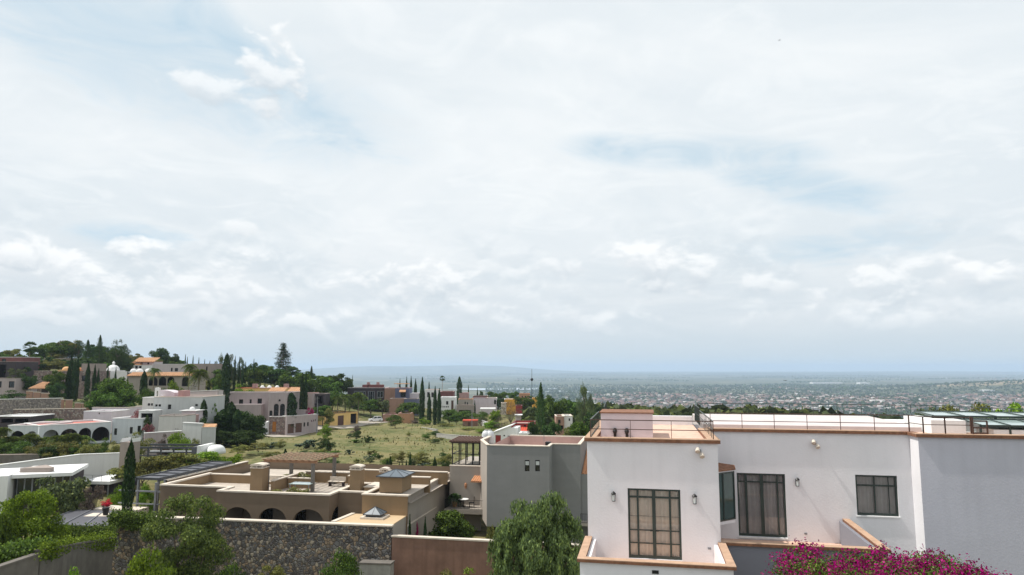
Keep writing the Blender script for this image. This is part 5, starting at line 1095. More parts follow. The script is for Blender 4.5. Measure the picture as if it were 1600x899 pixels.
H('tan_house', 'small cream house left of the bright ochre block', 783, 630, 268, 791, 645, 6, ('cope', 'cope', 'cope'), 0); H('red_cube_house', 'plain dark red house among bare trees', 806, 634, 236, 816, 655, 6, ('red', 'redd', 'redd'), 0); H('red_wing', 'dark red wall with white trims left of the big conifer', 821, 645, 214, 830, 665, 5, ('redd', 'white2', 'rose'), 0, [(824, 649, 826, 653, 'w', 0)])
F = Frame(804, 648.5, 210, 0); t = femp('patio_roof', F, 'white slab roof in front of the plain dark red house', 'patio roof'); x1 = F.front(821, 648)[0]; b = MB(); b.box(0, x1, 0, 4, -.4, 0); b.build('roof_slab', M['white2'], t); b = MB(); b.box(.3, x1 - .3, .5, 4, -4, -.4); b.build('wall', M['lilac'], t)
H('red_roof_shed', 'low brown shed with a bright red roof edge beyond the field', 723, 657, 196, 746, 670, 4, ('terra', 'redb', 'redb'), 0, [(731, 660, 735, 668, 'd')], cope=.25, par=.05)
longwall('angled_wall', 'white slanting wall right of the bright red shed', 752, 656.5, 205, 764, YR=188, pyR=661, h=3, wall='whitew', cop='white2')
t, F, w = H('peach_house', 'plain peach walled building at the edge of the field', 622, 646, 213, 641.5, 671, 8, ('peach', 'rose', 'rose'), 0); H('peach_wall_house', 'lower peach wall building right of the parked car', 598, 648, 215, 621.8, 671, 8, ('peachd', 'rose', 'rose'), 0)
longwall('block_wall', 'grey concrete block wall at the right edge of the field, upper stretch', 641.5, 665, 206, 682, YR=178, pyR=671, h=3.2, wall='block', cop='block'); longwall('block_wall', 'grey concrete block wall at the right edge of the field, lower stretch', 682, 677.5, 165, 756, YR=140, pyR=683, h=2.2, wall='block', cop='block')
# white and red houses behind the grey house
F = Frame(771.5, 677, 128, 8); t = femp('white_gabled_house', F, 'white house with a slanting roof line and a dark red door behind the water tanks', 'house'); x1 = F.front(799, 677)[0]; x2 = F.front(808, 677)[0]; z1 = F.front(799, 665.6)[1]; zb1 = -3.5; zt2 = F.front(804, 669)[1]
hd1 = (F.front(774, 677)[0], F.front(782.5, 677)[0], F.front(778, 686)[1], F.front(778, 677.6)[1]); hw1 = (F.front(786.6, 675)[0], F.front(789, 675)[0], F.front(788, 682)[1], F.front(788, 675)[1])
b = MB(); b.skin(0, x1, zb1, 0, pf(0), [(hd1[0], hd1[1], zb1 + .4, -.35), (hw1[0], hw1[1], hw1[2], -.3)], .15, ztop=lambda u: u / x1 * z1); b.skin(x1, x2, zb1, 0, pf(0), ztop=lambda u: zt2); b.skin(0, 5, zb1, zt2, pr(x2)); b.quad((0, 0, 0), (x1, 0, z1), (x1, 5, z1), (0, 5, 0)); b.quad((x1, 0, zt2), (x2, 0, zt2), (x2, 5, zt2), (x1, 5, zt2)); b.build('wall', M['white2'], t)
b = MB(); b.prism([(-.2, -.2), (x1 + .1, -.2), (x1 + .1, 5), (-.2, 5)], [-.0, z1, z1, 0], [.18, z1 + .18, z1 + .18, .18]); b.build('roof', M['white2'], t); doorpart(t, pf(0), (hd1[0], hd1[1], zb1 + .4, -.35), 'red'); window(t, pf(0), (hw1[0], hw1[1], hw1[2], -.3), nv=0)
t, F, w = H('dark_red_house', 'dark red house with an orange awning behind the white gabled house', 799, 661.5, 142, 833, 685, 8, ('red', 'redd', 'rose'), 6, [(818.5, 664, 822, 668, 'w', 0)]); x0 = F.front(812, 673)[0]; x1 = F.front(832, 673)[0]; z_ = F.front(820, 674)[1]; tiled(t, x0, x1, -2, -.01, z_, z_ + .8, 'redb', pitch=.4, name='tile_awning')
H('white_low_house', 'low white flat house in front of the dark red house', 811, 677, 124, 832, 690, 4, ('white2', 'white2', 'white2'), 6)
H('white_red_house', 'white box house with one window among trees left of the white house', 881.5, 650, 160, 894.5, 672, 6, ('white2', 'cope', 'white2'), 0, [(888.5, 654, 891, 658, 'w', 0)]); H('peach_small_house', 'small peach house with dark window beside the white box house', 869, 650.5, 159, 881.2, 674, 6, ('peachd', 'cope', 'rose'), 0, [(872, 656, 876, 662, 'w', 0), (875, 665, 880, 671, 'o')])
# ---------------------------------------------------------------- concrete wall with ivy, bottom left
longwall('concrete_wall', 'weathered concrete retaining wall sloping up behind the ivy, bottom left, left stretch', -60, 905, 34, 62, YR=37.5, pyR=864, h=4, wall='concrete', cop='concrete', th=.3); longwall('concrete_wall', 'weathered concrete retaining wall joining the fieldstone wall, right stretch', 65, 858, 37.6, 178, YR=47.5, pyR=839, h=5.5, wall='concrete', cop='concrete', th=.3)
longwall('stone_pier', 'concrete footing ledge at the foot of the fieldstone wall', 562, 879, 48.6, 610, YR=48.2, pyR=880.5, h=2, wall='block', cop='concrete', th=.7)
# road beside the field
def road(pts, wdt, dz=.06):
    b = MB(); L_, R_ = [], []
    for i, (px, py, Y) in enumerate(pts):
        p = P(px, py, Y); q = P(*pts[min(i + 1, len(pts) - 1)]) - P(*pts[max(i - 1, 0)]); q.z = 0; n = q.normalized().cross(Vector((0, 0, 1)))
        for s, A in ((-1, L_), (1, R_)): c = p + n * (s * wdt / 2); A.append((c.x, c.y, gz(c.x, c.y) + dz))
    k = len(pts); b.add(L_ + R_, [(i, i + 1, k + i + 1, k + i) for i in range(k - 1)]); return b
rp = [(405 + i * (600 - 405) / 24, 692 - 33.5 * (i / 24) ** .8, 160 + 57 * (i / 24)) for i in range(25)]
o = road(rp, 7, .12).build('road', M['road']); o['kind'] = 'structure'
o = road(rp, .5, .16).build('path', M['taupe']); o['kind'] = 'structure'
# parked car
def car(loc, rz, label):
    t = empty('parked_car', loc, rz, label, 'car'); b = MB()
    sec = [(-2.1, .45, .62, .80), (-2.05, .35, .85, .86), (-1.0, .3, .98, .88), (-.45, .3, 1.02, .88), (1.5, .3, 1.05, .88), (2.0, .35, 1.0, .84), (2.12, .5, .8, .80)]
    vs = []; 
    for x, z0, z1, w in sec: vs += [(x, -w, z0), (x, w, z0), (x, w, z1 - .12), (x, w * .93, z1), (x, -w * .93, z1), (x, -w, z1 - .12)]
    b.add(vs, [(i*6+j, i*6+(j+1) % 6, (i+1)*6+(j+1) % 6, (i+1)*6+j) for i in range(6) for j in range(6)] + [(5,4,3,2,1,0), tuple(range(36, 42))]); b.build('body', M['carwhite'], t)
    b = MB(); b.add([(-.95,-.8,1.0),(1.9,-.8,1.03),(1.9,.8,1.03),(-.95,.8,1.0),(-.35,-.66,1.58),(1.6,-.66,1.6),(1.6,.66,1.6),(-.35,.66,1.58)], [(4,5,6,7),(0,1,5,4),(1,2,6,5),(2,3,7,6),(3,0,4,7)]); b.build('window_band', M['pane'], t)
    b = MB(); b.box(-.36, 1.62, -.68, .68, 1.585, 1.65); [b.bar((x0, s * .80, 1.0), (x1, s * .665, 1.6), .08) for s in (-1, 1) for x0, x1 in ((-.95, -.35), (.35, .45), (1.9, 1.6))]; b.build('roof', M['carwhite'], t)
    for x in (-1.35, 1.3):
        for s in (-1, 1):
            b = MB(); b.tube([(x, s * .70, .34), (x, s * .90, .34)], .34, 16); w_ = b.build('wheel', M['rubber'], t); b = MB(); b.tube([(x, s * .89, .34), (x, s * .915, .34)], .19, 12); b.build('rim', M['chrome'], w_)
    for s in (-1, 1): b = MB(); b.box(-2.13, -2.06, s * .62 - .18, s * .62 + .18, .62, .78); b.build('headlight', M['frost'], t)
    b = MB(); b.box(-2.115, -2.07, -.4, .4, .55, .75); b.build('grille', M['black'], t)
p = P(586.5, 659.5, 214); car((p.x, p.y, gz(p.x, p.y) + .14), R(22), 'white car parked on the dusty road between the yellow house and the peach wall')
# mast, street poles
def pole(px, pyt, Y, r, label, cat, ball=False, name='utility_pole'):
    p = P(px, pyt, Y); z = gz(p.x, p.y); t = empty(name, (p.x, p.y, z), 0, label, cat); h = p.z - z
    b = MB(); b.tube([(0, 0, -.5), (0, 0, h)], [r, r * .6], 8); b.build('shaft', M['steel2' if not ball else 'black'], t)
    if ball: b = MB(); hh = h - .30 * (h - 4) ; b.lathe(0, 0, [(.1, hh - .8), (.55, hh - .5), (.75, hh), (.55, hh + .5), (.1, hh + .8)], 12); b.build('ball', M['black'], t, True)
    else: b = MB(); b.bar((-.5, 0, h - .4), (.5, 0, h - .4), .1); b.build('arm', M['steel2'], t)
    return t
pole(831, 577, 330, .14, 'thin mast with a dark ball rising above the trees in front of the lake', 'mast', True, 'mast'); pole(737.5, 640, 190, .12, 'pale utility pole beside the bright red shed', 'utility pole'); pole(496.5, 620, 176, .12, 'utility pole beside the garage building', 'utility pole'); pole(679, 640, 208, .12, 'utility pole at the end of the cypress row', 'utility pole')
# birds
for px, py, Y, lb in ((1227, 595, 130, 'dark bird gliding low over the town'), (1218, 63, 150, 'tiny dark bird high in the cloudy sky')):
    t = empty('bird', P(px, py, Y), R(30), lb, 'bird'); b = MB(); b.tube([(-.22, 0, 0), (-.1, 0, .02), (.1, 0, .02), (.26, 0, 0)], [.01, .05, .06, .02], 8); b.build('body', M['black'], t)
    for s in (-1, 1): b = MB(); b.prism([(-.08, s * .03), (.08, s * .03), (.02, s * .32), (-.06, s * .5)][::s], [0, 0, .09, .04][::s], [.02, .02, .10, .05][::s]); b.build('wing', M['black'], t)
# ---------------------------------------------------------------- far white sheds on the plain
for px0, px1, py, lb in ((1270, 1316, 599.6, 'longest far white factory roof on the plain'), (1344, 1359, 600.3, 'short far white roof right of the longest factory roof'), (1538, 1557, 618, 'white warehouse roof at the foot of the dry hill'), (1430, 1442, 607, 'small far white roof left of the dry hill')):
    d = ray(px0, py); p = d * (-129.5 / d.z); z = gz(p.x, p.y); F = Frame(px0, py, p.y, 0); F.o.z = z; w = (px1 - px0) * S(p.y); t = femp('warehouse', F, lb, 'warehouse')
    hh = S(p.y) * 2.2; b = MB(); b.box(0, w, 0, 60, -2, hh); b.build('wall', M['white2'], t); b = MB(); b.prism([(-1, -1), (w + 1, -1), (w + 1, 61), (-1, 61)], hh, hh + .8); b.build('roof', M['white2'], t)
# ================================================================ vegetation
def leaf_mesh(name, c, nrm, size, asp=.55, seed=0, droop=None):
    """one small four-sided leaf or leaf tuft per centre c, facing roughly along nrm"""
    rg = np.random.default_rng(seed); n = len(c)
    nrm = nrm + rg.normal(0, .55, (n, 3)); nrm /= np.linalg.norm(nrm, axis=1, keepdims=True) + 1e-9
    t = rg.normal(0, 1, (n, 3)) if droop is None else droop + rg.normal(0, .35, (n, 3))
    t -= (t * nrm).sum(1, keepdims=True) * nrm; t /= np.linalg.norm(t, axis=1, keepdims=True) + 1e-9
    b = np.cross(nrm, t); s = np.broadcast_to(np.asarray(size, float), (n,)) * rg.uniform(.6, 1.35, n); s = s[:, None]
    bend = nrm * s * .25
    v = np.stack([c - t * s, c + b * s * asp - bend * .3, c + t * s - bend, c - b * s * asp - bend * .3], 1).reshape(-1, 3)
    f = np.arange(4 * n).reshape(-1, 4); return v, f
def mesh_of(name, parts):
    vs, fs, k = [], [], 0
    for v, f in parts: vs.append(v); fs.append(f + k); k += len(v)
    me = bpy.data.meshes.new(name); np_mesh(me, np.concatenate(vs), np.concatenate(fs)); return me
def crown_broad(seed, n, leaf, K=22, z0=.28, flat=1.0, cr=(.10, .19), inner=.35, lean=0):
    """unit tree: height 1, width 1; leaf clumps spread through an uneven volume"""
    rg = np.random.default_rng(seed); cs = []
    while len(cs) < K:
        p = rg.uniform(-1, 1, 3)
        r = np.linalg.norm(p)
        if r > 1 or r < inner or (p[2] < -.75): continue
        cs.append(p)
    cs = np.array(cs); R0 = rg.uniform(*cr, K); c0 = np.empty((K, 3)); hz_ = (1 - z0) / 2
    c0[:, 0] = cs[:, 0] * (.5 - R0 * .8); c0[:, 1] = cs[:, 1] * (.5 - R0 * .8); c0[:, 2] = z0 + hz_ + cs[:, 2] * (hz_ - R0 * .62) * flat
    c0[:, 0] += lean * (c0[:, 2] - z0)
    w = R0 ** 2; k = rg.choice(K, n, p=w / w.sum()); d = rg.normal(0, 1, (n, 3)); d /= np.linalg.norm(d, axis=1, keepdims=True); d[:, 2] = np.abs(d[:, 2]) * np.where(rg.random(n) < .8, 1, -.6)
    rr = (R0[k] * rg.uniform(.45, 1.12, n) ** .8)[:, None]
    c = c0[k] + d * rr * np.array([1, 1, .72])
    return c, d, c0
def trunk_mesh(seed, tips, z0, r=.022, n=6):
    rg = random.Random(seed); b = MB(); b.tube([(0, 0, -.12), (rg.uniform(-.01, .01), 0, z0 * .5), (rg.uniform(-.02, .02), rg.uniform(-.02, .02), z0 + .08)], [r * 1.3, r, r * .7], 8)
    for p in list(tips)[:n]:
        p = Vector(p); st = Vector((0, 0, z0 * rg.uniform(.7, 1.1))); m_ = st.lerp(p, .5) + Vector((rg.uniform(-.03, .03), rg.uniform(-.03, .03), .02)); b.tube([st, m_, p], [r * .6, r * .4, r * .12], 5)
    me = bpy.data.meshes.new('trunk'); me.from_pydata(b.v, [], b.f); me.update(); return me
PROTO = {}
def proto(kind, i):
    key = (kind, i)
    if key in PROTO: return PROTO[key]
    sd = hash(kind) % 1 + i * 17 + sum(map(ord, kind)); rg = np.random.default_rng(sd); bark = 'bark'
    if kind == 'broad': c, d, c0 = crown_broad(sd, 4200, 1, K=24, cr=(.09, .18)); v = leaf_mesh('', c, d, .026, .62, sd); tr = trunk_mesh(sd, c0, .3)
    elif kind == 'airy': c, d, c0 = crown_broad(sd, 3600, 1, K=22, z0=.22, cr=(.07, .15), inner=.3); v = leaf_mesh('', c, d, .021, .5, sd); tr = trunk_mesh(sd, c0, .25, .016, 9)
    elif kind == 'dense': c, d, c0 = crown_broad(sd, 6000, 1, K=34, z0=.08, cr=(.11, .20), inner=.15); v = leaf_mesh('', c, d, .025, .65, sd); tr = trunk_mesh(sd, c0, .12)
    elif kind == 'bush': c, d, c0 = crown_broad(sd, 4200, 1, K=22, z0=-.05, cr=(.12, .22), inner=.1); v = leaf_mesh('', c, d, .022, .6, sd); tr = trunk_mesh(sd, c0, .1, .018)
    elif kind == 'big': c, d, c0 = crown_broad(sd, 24000, 1, K=64, z0=.05, cr=(.07, .14), inner=.3); v = leaf_mesh('', c, d, .0125, .55, sd); tr = trunk_mesh(sd, c0, .15, .02, 14)
    elif kind == 'bare':
        c, d, c0 = crown_broad(sd, 2600, 1, K=24, z0=.1, cr=(.1, .2), inner=.2); d[:, 2] += .6; v = leaf_mesh('', c, np.cross(d, rg.normal(0, 1, d.shape)), .028, .07, sd, droop=d * 2); tr = trunk_mesh(sd, c0, .12, .014, 14)
    elif kind in ('cypress', 'column'):
        n = 4200; z = rg.random(n) ** .85; th = rg.uniform(0, 2 * np.pi, n); wv = 1 + .13 * np.sin(z * 23 + th * 2 + i) + .09 * np.sin(z * 51 + th * 3)
        prof = np.minimum(1, (1 - z) * (3.4 if kind == 'cypress' else 6)) ** .75 * np.minimum(1, .62 + z * 1.1) if kind == 'cypress' else np.minimum(1, (1 - z) * 5) ** .6 * np.minimum(1, .75 + z)
        prof = prof * (1 - .45 * z) if kind == 'cypress' else prof
        r = .5 * prof * wv * rg.uniform(.72, 1.05, n); c = np.stack([r * np.cos(th), r * np.sin(th), z * .995], 1)
        d = np.stack([np.cos(th), np.sin(th), np.full(n, .35)], 1); up = np.stack([np.cos(th) * .5, np.sin(th) * .5, np.full(n, 1.6)], 1)
        v = leaf_mesh('', c, d, .02, .32, sd, droop=up); v = (v[0] * [1, 1, 1], v[1]); tr = trunk_mesh(sd, [], .3, .05)
        # leaves are placed in a unit column; widen them so that they keep their shape once scaled
        cc = np.repeat(c, 4, 0); dv = v[0] - cc; dv[:, :2] *= 5.5; v = (cc + dv, v[1])
    elif kind == 'pine':
        P_, D_ = [], []; c0 = []
        for L_ in range(13):
            z = .30 + .66 * L_ / 12; rad = .5 * (1 - (L_ / 12.5) ** 1.4) * rg.uniform(.7, 1.12); nb = 7 if L_ < 10 else 4
            for k in range(nb):
                a = rg.uniform(0, 2 * np.pi); tip = np.array([rad * np.cos(a), rad * np.sin(a), z + rg.uniform(-.02, .03)]); c0.append(tip * [.8, .8, 1]); m_ = 95
                t = rg.uniform(.25, 1.0, m_)[:, None]; q = tip * t * [1, 1, 0] + [0, 0, z] + (t * [0, 0, rg.uniform(-.01, .05)]) + rg.normal(0, 1, (m_, 3)) * [.045, .045, .013]; P_.append(q); D_.append(np.tile([0, 0, 1.0], (m_, 1)))
        c = np.concatenate(P_); d = np.concatenate(D_); v = leaf_mesh('', c, d, .018, .3, sd); tr = trunk_mesh(sd, c0[::4], .9, .02, 20)
    elif kind == 'spruce':
        n = 7500; z = .06 + .94 * rg.random(n) ** .9; th = rg.uniform(0, 2 * np.pi, n); tier = .72 + .28 * np.abs(np.sin(z * 34 + 2 * np.sin(th * 2)))
        r = .5 * (1.02 - z) ** .8 * tier * rg.uniform(.35, 1.05, n) * (1 + .3 * np.sin(th * 5 + z * 9)); c = np.stack([r * np.cos(th), r * np.sin(th), z - .05 * r], 1); d = np.stack([np.cos(th) * .4, np.sin(th) * .4, np.ones(n)], 1)
        v = leaf_mesh('', c, d, .016, .4, sd, droop=np.stack([np.cos(th), np.sin(th), -.3 * np.ones(n)], 1)); tr = trunk_mesh(sd, [], .9, .02)
    elif kind == 'gum':
        c, d, c0 = crown_broad(sd, 5200, 1, K=40, z0=.08, cr=(.09, .17), inner=.1); sc = .55 + .45 * np.sin(np.clip(c[:, 2], 0, 1) * np.pi * .8 + .5); c[:, :2] *= sc[:, None]; c0[:, :2] *= .6
        v = leaf_mesh('', c, d, .019, .35, sd, droop=np.tile([0, 0, 1.5], (len(c), 1))); tr = trunk_mesh(sd, c0, .5, .018, 16)
    elif kind == 'weep':
        c, d, c0 = crown_broad(sd, 900, 1, K=54, z0=.12, cr=(.07, .13), inner=.45); P_, D_ = [], []
        for q, dd in zip(c, d):
            L_ = int(rg.integers(26, 60)); s_ = rg.uniform(.04, .11); t = np.linspace(0, 1, L_)[:, None]; out = np.array([q[0], q[1], 0]); out = out / (np.linalg.norm(out) + .05)
            p = q + out * .045 * np.sqrt(t) + np.array([0, 0, -1]) * s_ * t ** 1.4 + rg.normal(0, .0085, (L_, 3)); P_.append(p); D_.append(np.tile(out + [0, 0, .5], (L_, 1)))
        c2, d2, _ = crown_broad(sd + 1, 30000, 1, K=54, z0=.1, cr=(.09, .15), inner=.25); P_.append(c2); D_.append(d2)
        c = np.concatenate(P_); d = np.concatenate(D_); v = leaf_mesh('', c, d, .0135, .42, sd, droop=np.tile([0, 0, -1.0], (len(c), 1))); tr = trunk_mesh(sd, c0, .3, .03, 14)
    elif kind == 'agave':
        b = []; K = 26
        for j in range(K):
            o = np.array([rg.uniform(-.32, .32), rg.uniform(-.32, .32), 0]); o[2] = .02 + rg.uniform(0, .5) * (1 - np.hypot(o[0], o[1]))
            m_ = 46; a = rg.uniform(0, 2 * np.pi, m_); e = rg.uniform(.1, 1.3, m_); dr = np.stack([np.cos(a) * np.cos(e), np.sin(a) * np.cos(e), np.sin(e)], 1); L_ = rg.uniform(.09, .2, m_)[:, None]
            side = np.cross(dr, [0, 0, 1.0]); side /= np.linalg.norm(side, axis=1, keepdims=True) + 1e-6
            q = np.stack([o + side * .016, o + dr * L_ * .5 + side * .020, o + dr * L_, o + dr * L_ * .5 - side * .020], 1).reshape(-1, 3); b.append((q, np.arange(4 * m_).reshape(-1, 4)))
        vs = np.concatenate([q for q, _ in b]); v = (vs, np.arange(len(vs)).reshape(-1, 4)); tr = trunk_mesh(sd, [], .2, .03)
    elif kind in ('palm', 'fan'):
        b = []; K = 48 if kind == 'fan' else 46; top = .84 if kind == 'fan' else .78
        for j in range(K):
            a = j * 2.399 + rg.uniform(-.2, .2); e = rg.uniform(-.75, 1.35) if kind == 'fan' else rg.uniform(-.75, 1.35); ax = np.array([np.cos(a) * np.cos(e), np.sin(a) * np.cos(e), np.sin(e)]); o = np.array([0, 0, top])
            if kind == 'fan':
                hub = o + ax * .27; side = np.cross(ax, [0, 0, 1.0]); side /= np.linalg.norm(side); up = np.cross(side, ax); q = []
                for m_ in range(11):
                    t = (m_ - 5) / 5 * 1.25; dr = ax * math.cos(t) + side * math.sin(t); dr = dr + np.array([0, 0, -.25]); pr_ = np.cross(dr, up); q += [hub, hub + dr * .12 + pr_ * .024, hub + dr * .22, hub + dr * .12 - pr_ * .024]
                q += [o, o + side * .008, hub, hub - side * .008]
            else:                                                   # feather leaf, arched over
                side = np.cross(ax, [0, 0, 1.0]); side /= np.linalg.norm(side) + 1e-6; L_ = .56; q = []; N_ = 15
                pt = lambda t: o + ax * [1, 1, .75] * L_ * t + np.array([0, 0, -.42]) * t ** 2.0
                for m_ in range(1, N_):
                    t = m_ / N_; p = pt(t); l_ = .13 * math.sin(math.pi * (.15 + .8 * t))
                    for s_ in (-1, 1):
                        dr = side * s_ + ax * .6 + np.array([0, 0, -.30]); dr = dr * [1, 1, .5]; q += [p, p + dr * l_ * .5 + np.array([0, 0, .006]) - ax * .01, p + dr * l_, p + dr * l_ * .5 + ax * .034]
            q = np.array(q); b.append(q)
        vs = np.concatenate(b); v = (vs, np.arange(len(vs)).reshape(-1, 4)); bk = MB(); bk.tube([(0, 0, -.1), (.01, 0, .4), (0, 0, top)], [.035, .026, .03], 8)
        tr = bpy.data.meshes.new('trunk'); tr.from_pydata(bk.v, [], bk.f); tr.update(); bark = 'palebark'
    me = mesh_of('crown', [v]); tr.materials.append(M[bark]); PROTO[key] = (me, tr); return PROTO[key]
NAMES = {'broad': 'broadleaf_tree', 'airy': 'mesquite_tree', 'dense': 'leafy_tree', 'bush': 'bush', 'big': 'leafy_tree', 'bare': 'bare_tree', 'cypress': 'cypress_tree', 'column': 'column_cypress', 'pine': 'pine_tree', 'spruce': 'conifer_tree', 'gum': 'eucalyptus_tree', 'weep': 'pepper_tree', 'agave': 'agave_clump', 'palm': 'palm_tree', 'fan': 'fan_palm'}
MESHMAT = {}
def T(kind, px, pyt, pyb, Y, wpx, leaf, label, group=None, var=None, cat=None, base=None, name=None):
    """a tree: its top at (px, pyt), width wpx at distance Y, standing on the ground; pyb = lowest visible foliage (unused for tall kinds)"""
    i = var if var is not None else rnd.randrange(3); cm, tm = proto(kind, i); p = P(px, pyt, Y); z = gz(p.x, p.y) if base is None else base
    low = P(px, pyb, Y).z
    H_ = p.z - z; w = wpx * S(Y)
    if kind in ('broad', 'airy', 'dense', 'big', 'weep', 'gum', 'bare') and H_ > (p.z - low) * 1.9: H_ = min(H_, max((p.z - low) * 1.9, H_ * .55)); 
    z0 = p.z - H_
    t = empty(name or NAMES[kind], (p.x, p.y, z0), rnd.uniform(0, 6.28), label, cat or ('bush' if kind == 'bush' else 'plant' if kind == 'agave' else 'tree'), group)
    k = (cm.name, leaf)
    if k not in MESHMAT: m_ = cm.copy(); m_.materials.clear(); m_.materials.append(L[leaf]); MESHMAT[k] = m_
    c = bpy.data.objects.new('foliage' if kind in ('bush', 'agave') else 'crown', MESHMAT[k]); COL.objects.link(c); c.parent = t; c.scale = (w, w, H_)
    tk = bpy.data.objects.new('trunk' if kind not in ('bush', 'agave') else 'stem', tm); COL.objects.link(tk); tk.parent = t; tk.scale = (min(w, H_) if kind not in ('cypress', 'column') else w * .6,) * 2 + (H_,)
    if kind in ('palm', 'fan'): tp = .84 if kind == 'fan' else .78; hub = H_ - w * (.42 if kind == 'fan' else (1 - tp) * .8); c.scale = (w, w, w); c.location.z = hub - w * tp; tk.scale = (w, w, hub / tp)
    if z0 - z > .3: st = MB(); st.tube([(0, 0, z - z0 - .4), (0, 0, .05 * H_)], [.028 * min(w, H_), .022 * min(w, H_)], 7); st.build('lower_trunk', M['bark'], t)
    return t
